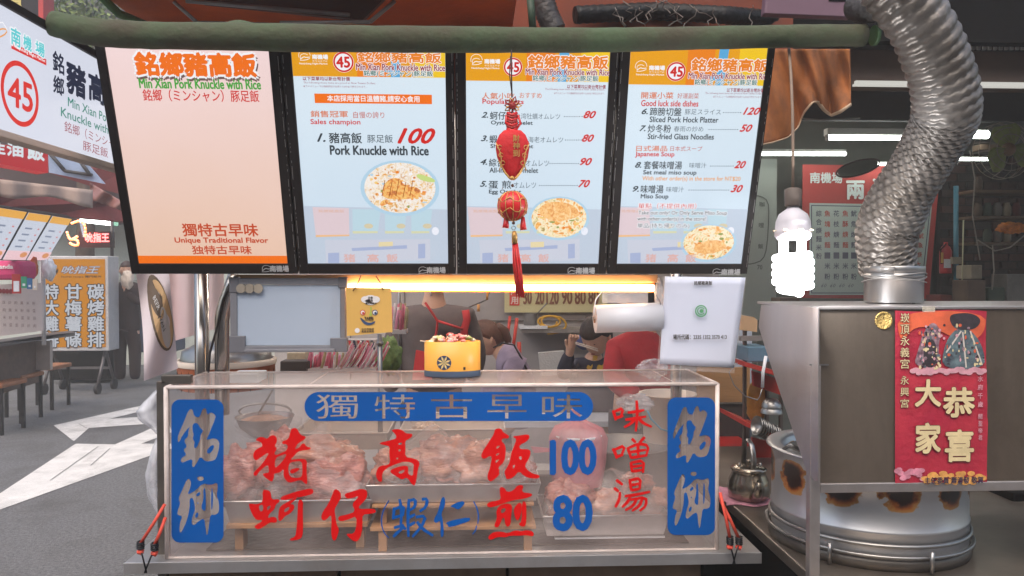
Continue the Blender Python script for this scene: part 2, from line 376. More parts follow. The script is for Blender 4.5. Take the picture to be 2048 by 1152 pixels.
# dark ducts and pipes in the roof void
m = MB()
FOILD = mat('dusty_foil', S(82, 78, 76), .5, .6, .4, 9, .6, 60)
t = thing('roof_duct', 'black dusty flexible duct in the dark roof void above the third menu', 'duct', tuple(at(1120, 30, 2.75)))
def ribs(pts, r, n, mb, seg=18, amp=.1):
    P = [Vector(p) for p in pts]; out = []; rs = []
    for i in range(n + 1):
        f = i / n * (len(P) - 1); k = min(int(f), len(P) - 2); out.append(P[k].lerp(P[k + 1], f - k)); rs.append((r if not callable(r) else r(i / n)) * (1 + amp * (i % 2)))
    mb.tube(out, rs, seg); return mb
link('duct_hose', ribs([at(1080, -20, 2.5), at(1095, 30, 2.5), at(1110, 62, 2.5)], .035, 26, MB()), FOILD, t)
link('strap', MB().tube([at(1060, -10, 2.45), at(1066, 60, 2.45)], .012, 8), mat('dark_green_pipe', S(40, 60, 40), .6, 0, .2), t)
t = thing('roof_duct', 'second dusty black duct lying crosswise in the dark roof void right of centre', 'duct', tuple(at(1300, 30, 2.6)))
link('duct_hose', ribs([at(1150, 30, 2.6), at(1300, 22, 2.65), at(1450, 30, 2.6), at(1560, 40, 2.7)], .028, 60, MB()), mat('black_foil', S(16, 15, 15), .5, .4, .4, 12, .5, 60), t)
t = thing('wire_bundle', 'tangle of thin wires and scraps hanging in the dark roof void', 'wires', tuple(at(1430, 30, 2.45)))
random.seed(5)
for i in range(16):
    x = random.uniform(1170, 1520); y = random.uniform(-5, 20); p = [at(x, y, 2.42)]
    for k in range(5): x += random.uniform(-14, 16); y += random.uniform(2, 12); p.append(at(x, y, 2.42 + random.uniform(-.03, .03)))
    link('wire', MB().tube(p, .0016, 5), mat('old_wire', S(110, 100, 92), .6, 0, .4, 30), t)
struct('roof_shade_sheet', MB().box((.14, 2.85, 2.42), (7, 2.9, 3.0)), DARK)  # dark sheet standing in for the deep shade under the roof
# dirty orange cloth by the bulb
CLOTH = mat('stained_orange_cloth', S(150, 88, 40), .85, 0, .7, 6, .35, 40, col2=S(52, 38, 30), stretch=(1, 1, .6))
t = thing('orange_curtain', 'soot-stained orange cloth flap with a pale hem right of the fourth menu', 'curtain', tuple(at(1600, 105, 2.25)))
bot = [(1478, 300), (1510, 292), (1545, 285), (1575, 275), (1595, 255), (1608, 225), (1625, 204), (1636, 204), (1648, 220), (1662, 231), (1680, 224), (1702, 209)]
def bl(u):
    f = u * (len(bot) - 1); k = min(int(f), len(bot) - 2); q = f - k
    return bot[k][0] * (1 - q) + bot[k + 1][0] * q, bot[k][1] * (1 - q) + bot[k + 1][1] * q
def ct(u, v):
    bx, by = bl(u); tx = 1500 + 200 * u
    x = tx + (bx - tx) * v; y = 98 + (by - 98) * v
    return at(x, y, 2.25 + .03 * math.sin(u * 15 + v * 2.5) * v + .012 * math.sin(u * 31 - v * 5))
link('cloth', MB().grid(ct, 60, 24), CLOTH, t, solid=.002)
link('hem', MB().tube([ct(i / 50, 1.0) for i in range(51)], .0055, 8, flat=.4), mat('pale_hem', S(196, 168, 138), .8, 0, .2, 30), t)
# ================= corrugated exhaust duct =================
FOIL = mat('aluminium_foil_duct', S(132, 126, 120), .42, .55, .4, 5, .22, 60, col2=S(82, 74, 66))
t = thing('exhaust_duct', 'big corrugated aluminium exhaust duct curving up from the cooker hood', 'duct', tuple(at(1774, 605, 1.95)))
ctr = [(1775, 545, 1.93, 55), (1774, 514, 1.92, 56), (1772, 485, 1.91, 59), (1775, 455, 1.9, 61), (1787, 426, 1.88, 62), (1800, 397, 1.86, 60), (1816, 368, 1.84, 58), (1835, 340, 1.82, 57), (1852, 310, 1.8, 58), (1866, 285, 1.78, 60), (1880, 260, 1.76, 62), (1890, 235, 1.74, 64), (1893, 208, 1.72, 65), (1886, 161, 1.7, 64), (1868, 108, 1.68, 63), (1843, 54, 1.66, 62), (1806, 0, 1.65, 63), (1775, -40, 1.65, 63)]
def cat(f, j):
    k = min(int(f), len(ctr) - 2); q = f - k
    a = ctr[max(k - 1, 0)][j]; b = ctr[k][j]; c = ctr[k + 1][j]; d = ctr[min(k + 2, len(ctr) - 1)][j]
    return .5 * (2 * b + (c - a) * q + (2 * a - 5 * b + 4 * c - d) * q * q + (3 * b - a - 3 * c + d) * q ** 3)
NR = 48; path = []; rad = []
for i in range(NR * 6 + 1):
    f = i / (NR * 6) * (len(ctr) - 1); Y = cat(f, 2); path.append(at(cat(f, 0), cat(f, 1), Y)); rad.append(cat(f, 3) * mpp(Y))
n = 72; vs = []; up = Vector((0, 1, 0))
for i, p in enumerate(path):
    tt = (path[min(i + 1, len(path) - 1)] - path[max(i - 1, 0)]).normalized(); a = tt.cross(up).normalized(); b = a.cross(tt).normalized(); up = b
    for k in range(n):
        q = 2 * math.pi * k / n; ph = i / 6 + 1.0 * q / (2 * math.pi)      # helical corrugation
        w = abs(((ph) % 1) * 2 - 1); w = 1 - w ** 1.6
        dent = noise.noise(Vector((math.cos(q) * 4, math.sin(q) * 4, i / 6 * .9))) * .035 + .022 * math.sin(q * 13 + i * .9) * (1 - w)
        tr = abs(((q * 17 / (2 * math.pi) + i / 6 * .5) % 1) * 2 - 1); r = rad[i] * (.925 + .085 * w + dent * .6 - .03 * tr * (1 - w)); vs.append(p + a * math.cos(q) * r + b * math.sin(q) * r + tt * .009 * (tr - .5) * min(1, .3 + max(0, 30 - abs(i / 6 - 10)) / 20))
link('duct_hose', MB().add(vs, [(i * n + k, i * n + (k + 1) % n, (i + 1) * n + (k + 1) % n, (i + 1) * n + k) for i in range(len(path) - 1) for k in range(n)], True), FOIL, t)
c0 = at(1774, 607, 1.95); c0.z = 1.476; c0.x = at(1774, 607, 1.93).x; c0.y = 1.9
link('collar', MB().lathe([(.0685, 0), (.0685, .062), (.0705, .064), (.0705, .068), (.0685, .07), (.068, .085)], c0, 40), STEEL, t)
link('hose_clamp', MB().lathe([(.0705, .074), (.072, .076), (.072, .088), (.0705, .09)], c0, 40), STEEL, t)
link('clamp_screw', MB().tube([c0 + Vector((-.06, -.05, .082)), c0 + Vector((-.035, -.068, .082))], .006, 8), ALU, t)
for k in range(3): link('wire_wrap', MB().tube([c0 + Vector((.0735 * math.cos(q / 12 * math.pi), .0735 * math.sin(q / 12 * math.pi), .055 + .006 * k + .006 * math.sin(q * .5 + k * 2))) for q in range(25)], .0016, 5), ALU, t)
t = thing('exhaust_duct', 'short dusty foil duct bend beside the mauve box at the top', 'duct', tuple(at(1730, 30, 1.7)))
link('duct_hose', ribs([at(1712, 12, 1.9), at(1735, 18, 1.85), at(1770, 10, 1.8)], .032, 22, MB()), FOILD, t)
# ================= lit menu boxes =================
Bp = at(890, 548, 2.10); Tp = at(890, 100, 1.91)
MP = Surf((0, Bp.y, Bp.z), (1, 0, 0), (0, Tp.y - Bp.y, Tp.z - Bp.z))
C_PINK = emit('print_pink', (232, 198, 184), .95, .05, 3); C_PRINT1 = True; C_PALE = emit('print_pale_blue', (196, 214, 228), .97, .05, 3)
C_OR = emit('print_orange', (238, 112, 22)); C_WH = emit('print_white', (240, 240, 244)); C_GRN = emit('print_green', (70, 160, 60)); C_RED = emit('print_red', (206, 40, 34))
C_BRED = emit('print_brick', (192, 74, 40)); C_BAN1 = emit('print_amber', (228, 158, 24)); C_BAN2 = emit('print_yellow', (238, 196, 36)); C_DK = emit('print_dark', (58, 66, 72)); C_DK2 = emit('print_dark_soft', (92, 104, 112))
C_MAR = emit('print_maroon', (150, 44, 62)); C_TEAL = emit('print_teal', (40, 110, 96)); C_BLUE = emit('print_sky', (92, 168, 214)); C_SH = emit('print_shadow', (110, 84, 80))
C_LOR = emit('print_light_orange', (232, 160, 82)); C_SAL = emit('print_salmon', (214, 122, 84)); C_OR2 = emit('print_orange_mid', (232, 130, 30))
C_PLATE = emit('print_plate', (176, 206, 226)); C_BLK = emit('print_black', (44, 42, 46))
def foodmat(name, cols, sc_=60):
    m = bpy.data.materials.new(name); m.use_nodes = True; nt = m.node_tree; N = nt.nodes.new; K = nt.links.new; b = nt.nodes['Principled BSDF']
    tc = N('ShaderNodeTexCoord'); t = N('ShaderNodeTexNoise'); t.inputs['Scale'].default_value = sc_; t.inputs['Detail'].default_value = 5; t.inputs['Distortion'].default_value = 1.6; K(tc.outputs['Object'], t.inputs['Vector'])
    r = N('ShaderNodeValToRGB'); r.color_ramp.interpolation = 'LINEAR'
    while len(r.color_ramp.elements) < len(cols): r.color_ramp.elements.new(.5)
    for i, c in enumerate(cols): r.color_ramp.elements[i].position = .3 + .4 * i / (len(cols) - 1); r.color_ramp.elements[i].color = S(*c)
    K(t.outputs[0], r.inputs[0]); K(r.outputs[0], b.inputs['Emission Color']); b.inputs['Emission Strength'].default_value = EK; b.inputs['Base Color'].default_value = (.1, .08, .06, 1); MATS[name] = m; return m
F_RICE = foodmat('print_rice', [(206, 146, 60), (236, 206, 160), (238, 236, 236), (232, 218, 196), (196, 120, 50)], 62)
F_PORK = foodmat('print_pork', [(168, 84, 24), (226, 140, 50), (244, 196, 110), (210, 120, 40)], 70)
F_OML = foodmat('print_omelet', [(150, 130, 60), (238, 222, 170), (240, 232, 206), (240, 170, 60), (214, 130, 40)], 60)
F_CRISP = foodmat('print_crisp', [(210, 130, 50), (240, 180, 100), (248, 214, 160)], 90)
def gradprint(m, top, bot, z0, z1):
    nt = m.node_tree; N = nt.nodes.new; K = nt.links.new; b = nt.nodes['Principled BSDF']; tc = N('ShaderNodeTexCoord'); sp = N('ShaderNodeSeparateXYZ'); K(tc.outputs['Object'], sp.inputs[0])
    r = N('ShaderNodeMapRange'); r.inputs['From Min'].default_value = z0; r.inputs['From Max'].default_value = z1; K(sp.outputs[2], r.inputs[0]); q = N('ShaderNodeValToRGB'); q.color_ramp.elements[0].color = S(*bot); q.color_ramp.elements[1].color = S(*top)
    nz = N('ShaderNodeTexNoise'); nz.inputs['Scale'].default_value = 5; K(tc.outputs['Object'], nz.inputs['Vector']); ad = N('ShaderNodeMath'); ad.operation = 'MULTIPLY_ADD'; ad.inputs[1].default_value = .25; K(nz.outputs[0], ad.inputs[0]); K(r.outputs[0], ad.inputs[2]); sb = N('ShaderNodeMath'); sb.operation = 'SUBTRACT'; sb.inputs[1].default_value = .12; K(ad.outputs[0], sb.inputs[0])
    K(sb.outputs[0], q.inputs[0]); K(q.outputs[0], b.inputs['Emission Color'])
gradprint(C_PINK, (246, 220, 220), (232, 194, 168), .0, .55)
gradprint(C_PALE, (222, 236, 246), (200, 218, 234), .0, .55)
PAN = []
specs = [(-.915, -.479, -.893, -.504, 'pink'), (-.475, -.057, -.451, -.077, 'blue'), (-.053, .351, -.027, .330, 'blue'), (.355, .742, .380, .724, 'blue')]
labs = ['pink lit menu box headed Unique Traditional Flavor, leftmost above the counter', 'lit menu box with red bar and price 100 for Pork Knuckle with Rice', 'lit menu box behind the red hanging charm, listing omelets', 'lit menu box listing Good luck side dishes and Japanese Soup, rightmost']
b_bot = MP.hit(890, 547)[1]; b_disp = MP.hit(400, 527)[1]; b_top = MP.hit(890, 84)[1]; b_dt = MP.hit(890, 92)[1]
for i, (A0, A1, D0, D1, kind) in enumerate(specs):
    c = MP.P((A0 + A1) / 2, b_bot, -.03)
    t = thing('menu_light_box', labs[i], 'menu sign', tuple(c), 'lit menu boxes over the counter'); PAN.append(t)
    def bx(a0, b0, a1, b1, l0, l1): return MB().slab([MP.P(a0, b0, l0), MP.P(a1, b0, l0), MP.P(a1, b1, l0), MP.P(a0, b1, l0)], MP.n * (l1 - l0))
    link('housing', bx(A0, b_bot, A1, b_top, -.05, -.006), BLACKF, t, bevel=.003)
    for nm, q in (('frame_side', (A0, b_bot, D0, b_top)), ('frame_side', (D1, b_bot, A1, b_top)), ('frame_bottom', (D0, b_bot, D1, b_disp))):
        link(nm, bx(*q, -.0058, .004), BLACKF, t, bevel=.0012)
    link('display_panel', bx(D0 + .0005, b_disp + .0005, D1 - .0005, b_top, -.0055, -.001), C_PINK if kind == 'pink' else C_PALE, t)
    dots = MB(); random.seed(i)
    for a in ((A0 + .004, A1 - .004) if i else (A1 - .004,)):
        b = b_bot + .02
        while b < b_top - .03:
            l = random.choice((.004, .006, .02, .035)); dots.quad(MP.P(a, b, .0042), MP.P(a + .0007, b, .0042), MP.P(a + .0007, b + l, .0042), MP.P(a, b + l, .0042)); b += l + random.choice((.005, .008, .02))
    if dots.v: link('seam_highlight', dots, mat('seam_glint', S(176, 172, 168), .4, .3, 0), t)['kind'] = 'stuff'  # pale dashes painting the highlights along the box seams
MSF = Surf(MP.P(0, 0, .0), MP.u, MP.v)
FS = Surf(MP.P(0, 0, .0045), MP.u, MP.v)
PD = MB()
def swoosh(p, x, y, k, m):
    p.stroke([(x - 9 * k, y + 3 * k), (x - 9 * k, y - 6 * k), (x, y - 9 * k), (x + 7 * k, y - 6 * k)], 1.1 * k, m); p.stroke([(x - 9 * k, y + 4 * k), (x - 2 * k, y - 2 * k), (x + 4 * k, y), (x + 12 * k, y - 1 * k)], 1.6 * k, m)
    p.stroke([(x - 10 * k, y + 6 * k), (x + 2 * k, y + 6 * k), (x + 12 * k, y + 2 * k)], 1.2 * k, m)
STEELW = mat('silver_print', S(190, 190, 190), .5, 0, 0)
for i, (x0, y0) in enumerate(((541, 531), (854, 534), (1152, 535), (1442, 538))):
    p = Print(FS, PAN[i], 'frame_logo'); swoosh(p, x0 - 8, y0 + 7, .9, STEELW); p.text('南機場', x0, y0, x0 + 37, y0 + 12, STEELW, bold=.04); p.done()
# panel 1 : the printed chef figure is left out
p = Print(MSF, PAN[0])
p.text('銘鄉豬高飯', 275, 105, 513, 150, C_OR, bold=.055, out=C_WH, outw=.15, lay=6); p.text('銘鄉豬高飯', 277, 110, 515, 155, C_SH, bold=.15, lay=2)
p.text('Min Xian Pork Knuckle with Rice', 280, 157, 522, 176, C_GRN, bold=.04)
p.text('銘鄉（ミンシャン）豚足飯', 288, 178, 519, 202, C_RED, bold=.01)
p.text('獨特古早味', 367, 447, 517, 472, C_BRED, bold=.025); p.text('Unique Traditional Flavor', 351, 475, 537, 488, C_BRED, bold=.04); p.text('独特古早味', 386, 491, 504, 508, C_BRED, bold=.025)
bo = b_disp + .0008; p.poly([(-.8925, bo), (-.5045, bo), (-.5045, bo + .021), (-.8925, bo + .021)], C_OR, 2, raw=True)
p.done()
def banner(p, D0, D1, yb, x45, y45, r45, logo, name, mn, jp, s3, ali):
    bb = MP.hit((name[0] + name[2]) / 2, yb)[1]; w = D1 - D0
    for k, (f0, f1, m) in enumerate(((0, .42, C_BAN1), (.42, .62, C_OR2), (.62, .8, C_BAN1), (.8, 1, C_BAN2))):
        p.poly([(D0 + .0006 + (w - .0012) * f0, bb), (D0 + .0006 + (w - .0012) * f1, bb), (D0 + .0006 + (w - .0012) * f1, b_top - .001), (D0 + .0006 + (w - .0012) * f0, b_top - .001)], m, 1, raw=True)
    p.poly([(D0 + w * .64, bb), (D0 + w * .70, bb), (D0 + w * .72, b_top - .001), (D0 + w * .65, b_top - .001)], C_BLUE, 1.6, raw=True)
    p.poly([(D0 + w * .60, bb + .012), (D0 + w * .67, bb + .012), (D0 + w * .67, bb + .022), (D0 + w * .60, bb + .022)], C_BLUE, 1.7, raw=True)
    p.ell(x45, y45, r45, r45, C_WH, 2); p.ell(x45, y45, r45 * .97, r45 * .97, C_RED, 3, r0=.83); p.text('45', x45 - r45 * .62, y45 - r45 * .5, x45 + r45 * .62, y45 + r45 * .5, C_RED, bold=.05, lay=4)
    swoosh(p, logo[0] - 16, logo[1] + 6, .9, C_WH); p.ell(logo[0] - 16, logo[1] + 2, 12, 12, C_WH, 2, r0=.92, a0=0, a1=200)
    p.text('南機場', logo[0], logo[1], logo[0] + 31, logo[1] + 9, C_WH, bold=.05); p.text('サウスエアポ', logo[0], logo[1] + 11, logo[0] + 30, logo[1] + 15, C_WH, res=1)
    p.text('Nanjichang Night Market', logo[0] - 26, logo[1] + 16, logo[0] + 30, logo[1] + 20.5, C_WH, bold=.02, res=1)
    p.text('銘鄉豬高飯', *name, C_OR2, bold=.04, out=C_WH, outw=.1, lay=4); p.text('Min Xian Pork Knuckle with Rice', *mn, C_MAR, bold=.03, out=C_WH, outw=.1, lay=7)
    p.text('銘鄉(ミンシャン)豚足飯', *jp, C_TEAL, bold=.015, out=C_WH, outw=.1, lay=6, res=2)
    p.text('以下菜單均以新台幣計價', *s3[0], C_MAR, bold=.02, res=2); p.text('The following menu items are priced in New Taiwan Dollars.', *s3[1], C_MAR, res=1); p.text('以下のメニューでは価格表記が台湾ドル(NT$)で表示されます。', *s3[2], C_MAR, res=1)
def dots(p, x0, x1, y, m=C_DK):
    n = int((x1 - x0) / 4.4)
    for k in range(n + 1): p.ell(x0 + (x1 - x0) * k / n, y, 1.1, 1.1, m, 2, n=6)
def plate(p, cx, cy, rx, ry, base, top, tx):
    p.ell(cx, cy, rx, ry, C_PLATE, 2); p.ell(cx, cy - 1, rx * .9, ry * .9, base, 3, n=40)
    for k in range(34):
        q = random.Random(k + int(cx)); a_ = q.uniform(0, 6.28); d_ = q.random() ** .5 * .8
        p.ell(cx + math.cos(a_) * d_ * rx, cy + math.sin(a_) * d_ * ry, q.uniform(1.5, 6), q.uniform(1, 3), [C_LOR, emit('print_egg', (240, 200, 120)), C_OR2, emit('print_greens', (150, 160, 90)), emit('print_cream', (244, 232, 206))][k % 5], 3.3 + k * .012, n=8)
    for q in tx: p.poly(smooth_poly([(cx + a * rx, cy + b * ry) for a, b in q]), top, 4)
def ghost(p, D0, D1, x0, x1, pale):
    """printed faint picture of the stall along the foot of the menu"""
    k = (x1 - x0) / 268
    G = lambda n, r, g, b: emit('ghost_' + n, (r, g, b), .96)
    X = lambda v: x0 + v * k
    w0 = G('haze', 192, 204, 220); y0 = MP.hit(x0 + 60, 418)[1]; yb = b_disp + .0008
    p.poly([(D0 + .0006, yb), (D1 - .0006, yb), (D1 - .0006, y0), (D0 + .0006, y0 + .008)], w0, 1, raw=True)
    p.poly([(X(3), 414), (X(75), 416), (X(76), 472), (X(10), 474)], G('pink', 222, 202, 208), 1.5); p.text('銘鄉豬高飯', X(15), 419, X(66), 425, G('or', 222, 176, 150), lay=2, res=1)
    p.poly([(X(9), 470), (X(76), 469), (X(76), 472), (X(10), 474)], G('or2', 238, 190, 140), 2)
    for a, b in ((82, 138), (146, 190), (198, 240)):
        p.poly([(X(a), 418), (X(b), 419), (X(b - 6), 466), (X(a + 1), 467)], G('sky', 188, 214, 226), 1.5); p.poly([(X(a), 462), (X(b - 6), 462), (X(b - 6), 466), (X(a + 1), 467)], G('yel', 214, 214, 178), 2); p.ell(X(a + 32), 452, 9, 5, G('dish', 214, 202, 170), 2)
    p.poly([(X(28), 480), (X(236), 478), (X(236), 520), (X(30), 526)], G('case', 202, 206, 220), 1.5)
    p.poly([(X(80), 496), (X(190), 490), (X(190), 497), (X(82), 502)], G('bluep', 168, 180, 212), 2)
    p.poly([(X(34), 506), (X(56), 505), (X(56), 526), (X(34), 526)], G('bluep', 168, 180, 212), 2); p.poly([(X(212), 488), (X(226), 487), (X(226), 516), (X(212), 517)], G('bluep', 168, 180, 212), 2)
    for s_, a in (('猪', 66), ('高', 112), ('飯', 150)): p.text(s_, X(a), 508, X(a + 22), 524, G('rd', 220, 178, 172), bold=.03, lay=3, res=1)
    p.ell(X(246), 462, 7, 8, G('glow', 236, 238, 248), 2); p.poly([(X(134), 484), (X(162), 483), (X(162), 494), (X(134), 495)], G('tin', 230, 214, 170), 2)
# panel 2
p = Print(MSF, PAN[1])
banner(p, -.451, -.077, 154.5, 687, 124, 21, (625, 109), (716, 104, 882, 124), (713, 127, 890, 140), (728, 140, 866, 153), ((606, 153, 700, 161), (607, 163, 752, 168), (607, 170, 733, 175)), 0)
p.rect(630, 187, 864, 206, C_OR, 2); 
p.text('本店採用當日溫體豬,請安心食用', 655, 190, 839, 203, C_WH, bold=.02)
p.text('銷售冠軍', 622, 221, 696, 234, C_SAL, bold=.02); p.text('自慢の誇り', 707, 223, 769, 236, C_BRED); p.text('Sales champion', 622, 238, 721, 251, C_RED, bold=.02)
p.text('1.', 635, 267, 651, 283, C_DK, bold=.04, shear=.35); p.text('豬高飯', 659, 265, 724, 286, C_DK, bold=.02); p.text('豚足飯', 735, 269, 786, 285, C_DK2, bold=.01)
p.text('100', 796, 257, 870, 286, C_RED, bold=.05, shear=.4); p.text('Pork Knuckle with Rice', 661, 291, 857, 309, C_DK, bold=.045)
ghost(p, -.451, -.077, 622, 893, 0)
plate(p, 800, 377, 79, 56, F_RICE, F_PORK, [[(-.45, .0), (-.3, -.35), (.0, -.4), (.1, -.1), (.5, -.05), (.55, .3), (.1, .4), (-.45, .35)], [(-.5, .45), (-.3, .35), (-.3, .55), (-.5, .65)]])
for kx in range(40):
    q = random.Random(kx); p.ell(800 + q.uniform(-58, 58), 378 + q.uniform(-36, 30), q.uniform(2, 6), q.uniform(1.2, 3), [C_LOR, C_WH, F_PORK, C_PLATE][kx % 4], 3.4 + kx * .01, n=8)
p.poly(smooth_poly([(830, 345), (868, 356), (872, 366), (838, 360)]), emit('print_leaf', (196, 214, 130)), 5)
for k in range(5): p.stroke([(770 + k * 14, 360 + k % 2 * 4), (764 + k * 14, 392 + k % 2 * 3)], 1.3, emit('print_char', (150, 82, 30)), 6)
p.done()
# panel 3
p = Print(MSF, PAN[2])
banner(p, -.027, .330, 163.5, 1026, 134, 19, (969, 118), (1056, 110, 1215, 136), (1051, 137, 1219, 149), (1065, 150, 1196, 163), ((1134, 169, 1211, 177), (1090, 176, 1209, 181), (1108, 184, 1209, 189)), 0)
p.text('人氣小吃', 964, 185, 1029, 198, C_SAL, bold=.02); p.text('おすすめ', 1039, 185, 1083, 196, C_SAL, bold=.01); p.text('Popular Eats', 965, 198, 1047, 210, C_RED, bold=.025)
for n_, z, j, e, pr, zx, jx, dx, px_, y, ex in (('2.', '蚵仔煎', '台湾牡蠣オムレツ', 'Oyster Omelet', '80', (980, 1028), (1031, 1120), (1129, 1164), (1167, 1191), 223, (982, 1065)), ('3.', '蝦仁煎', '海老オムレツ', 'Shrimp Omelet', '80', (979, 1026), (1056, 1126), (1131, 1162), (1164, 1187), 270, (981, 1066)), ('4.', '綜合煎', 'オムレツ', 'All-in-one Omelet', '90', (978, 1024), (1051, 1098), (1100, 1157), (1160, 1183), 317, (979, 1076)), ('5.', '蛋 煎', 'オムレツ', 'Egg Omelet', '70', (977, 1022), (1027, 1072), (1079, 1154), (1157, 1179), 361, (978, 1042))):
    p.text(n_, zx[0] - 17, y + 1, zx[0] - 4, y + 12, C_DK, bold=.04, shear=.35); p.text(z, zx[0], y, zx[1], y + 16, C_DK, bold=.015); p.text(j, jx[0], y + 3, jx[1], y + 15, C_DK2); dots(p, *dx, y + 10)
    p.text(pr, px_[0], y - 1, px_[1], y + 13, C_RED, bold=.05, shear=.4); p.text(e, ex[0], y + 18, ex[1], y + 28, C_DK, bold=.03)
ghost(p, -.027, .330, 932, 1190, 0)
plate(p, 1118, 437, 61, 44, F_OML, F_CRISP, [[(-.75, -.3), (-.5, -.7), (0, -.8), (.5, -.6), (.75, -.1), (.3, -.05), (.1, .15), (-.3, .1)]])
p.done()
# panel 4
p = Print(MSF, PAN[3])
banner(p, .380, .724, 171, 1352, 143, 19.5, (1298, 131), (1382, 117, 1535, 142), (1376, 145, 1537, 157), (1388, 158, 1513, 171), ((1453, 176, 1527, 184), (1410, 184, 1525, 189), (1426, 191, 1523, 196)), 0)
p.text('開運小菜', 1282, 184, 1346, 197, C_SAL, bold=.02); p.text('好運副菜', 1354, 186, 1397, 197, C_BRED); p.text('Good luck side dishes', 1282, 200, 1396, 212, C_RED, bold=.025)
p.text('日式湯品', 1272, 291, 1334, 302, C_SAL, bold=.02); p.text('日本式スープ', 1340, 292, 1404, 302, C_BRED); p.text('Japanese Soup', 1270, 303, 1348, 315, C_RED, bold=.025)
for n_, z, j, e, pr, nx, zx, jx, dx, px_, y, ex in (('6.', '蹄膀切盤', '豚足スライス', 'Sliced Pork Hock Platter', '120', 1283, (1299, 1362), (1369, 1441), (1447, 1481), (1486, 1519), 215, (1299, 1436)), ('7.', '炒冬粉', '春雨の炒め', 'Stir-fried Glass Noodles', '50', 1279, (1295, 1341), (1347, 1406), (1418, 1475), (1479, 1503), 249, (1295, 1427)), ('8.', '套餐味噌湯', '味噌汁', 'Set meal miso soup', '20', 1270, (1287, 1363), (1378, 1412), (1421, 1466), (1468, 1490), 322, (1286, 1392)), ('9.', '味噌湯', '味噌汁', 'Miso Soup', '30', 1265, (1281, 1326), (1332, 1367), (1378, 1457), (1461, 1484), 370, (1281, 1336))):
    p.text(n_, nx, y + 2, nx + 12, y + 13, C_DK, bold=.04, shear=.35); p.text(z, zx[0], y, zx[1], y + 16, C_DK, bold=.015); p.text(j, jx[0], y + 3, jx[1], y + 14, C_DK2); dots(p, *dx, y + 10)
    p.text(pr, px_[0], y, px_[1], y + 14, C_RED, bold=.05, shear=.4); p.text(e, ex[0], y + 18, ex[1], y + 29, C_DK, bold=.03)
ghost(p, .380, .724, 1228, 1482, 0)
p.text('With other order(s) in the store for NT$20', 1284, 352, 1480, 363, C_LOR, bold=.015); p.text('單點（不提供內用）', 1276, 406, 1392, 417, C_RED, out=C_WH, outw=.1, lay=5)
p.text('Take out only! Or Only Serve Miso Soup', 1276, 421, 1453, 431, C_DK, bold=.01, out=C_WH, outw=.12, lay=5); p.text('with other order(s) in the store!', 1274, 433, 1411, 443, C_DK, bold=.01, out=C_WH, outw=.12, lay=5); p.text('単品(持ち帰りのみ)', 1274, 446, 1378, 457, C_DK, out=C_WH, outw=.1, lay=5)
plate(p, 1417, 486, 56, 38, F_OML, F_CRISP, [[(-.6, .3), (-.2, -.1), (.4, -.2), (.7, .2), (.3, .5), (-.3, .6)]])
p.done()
# ================= side light box at far left =================
XS = -.99
t = thing('side_light_box', 'long white lit shop sign with red number 45, at the upper left', 'sign', (XS, 1.9, atX(240, 329, XS).z))
za = atX(0, 13, XS).z; zb = atX(0, 264, XS).z; za2 = atX(209, 124, XS).z; zb2 = atX(243, 329, XS).z
zt = (za + za2) / 2; zo = (zb + zb2) / 2
link('sign_housing', MB().box((XS - .03, 1.35, zo - .012), (XS - .001, 2.45, zt + .012)), mat('sign_back_beige', S(186, 168, 150), .6, 0, .15, 6), t, bevel=.003)
link('display_panel', MB().box((XS - .0015, 1.36, zo), (XS, 2.43, zt)), emit('side_panel_white', (218, 222, 236), .95, .04, 3), t)
link('frame_top', MB().box((XS - .04, 1.35, zt + .001), (XS + .006, 2.45, zt + .02)), BLACKF, t, bevel=.002)
link('frame_bottom', MB().box((XS - .03, 1.35, zo - .016), (XS + .008, 2.45, zo - .001)), mat('beige_trim', S(200, 182, 166), .6, 0, .12, 8), t, bevel=.002)
link('end_cap', MB().box((XS - .03, 2.43, zo - .01), (XS + .006, 2.452, zt)), mat('ochre_cap', S(190, 150, 70), .6, 0, .15), t)
SSF = Surf((XS, 0, 0), (0, 1, 0), (0, 0, 1)); p = Print(SSF, t)
yc, zc = SSF.hit(40, 188)
cr, cd = emit('side_red', (214, 52, 46)), emit('side_dark', (40, 46, 66)); ct_ = emit('side_teal', (36, 128, 112)); cc = emit('side_cyan', (90, 200, 206))
vs = []
for k in range(49):
    q = 2 * math.pi * k / 48
    vs += [SSF.P(yc + .07 * math.cos(q), zc + .07 * math.sin(q), .001), SSF.P(yc + .059 * math.cos(q), zc + .059 * math.sin(q), .001)]
p.mb(cr).add(vs, [(2 * k, 2 * k + 1, 2 * k + 3, 2 * k + 2) for k in range(48)])
p.text('45', yc - .045, zc + .03, yc + .045, zc - .032, cr, bold=.03, plane=True)
def st(s_, x0, yt, x1, yb, m, **k):
    a0, b0 = SSF.hit(x0, yb); a1 = SSF.hit(x1, yb)[0]; b1 = SSF.hit(x0, yt)[1]; p.text(s_, a0, b1, a1, b0, m, plane=True, **k)
st('南', 21, 53, 40, 87, cc, bold=.03, out=C_WH, outw=.12); st('機', 46, 68, 62, 96, cc, bold=.03, out=C_WH, outw=.12); st('場', 70, 80, 88, 107, cc, bold=.03, out=C_WH, outw=.12)
a0, b0 = SSF.hit(22, 97); a1 = SSF.hit(92, 127)[0]; b1 = SSF.hit(22, 84)[1]
p.poly([(a0, b0), (a1, b0), (a1, b1), (a0, b1)], cr, 2, raw=True); p.text('Nanjichang Night Market', a0 + .008, b1 - .002, a1 - .006, b0 + .003, C_WH, bold=.03, plane=True, lay=4, res=1)
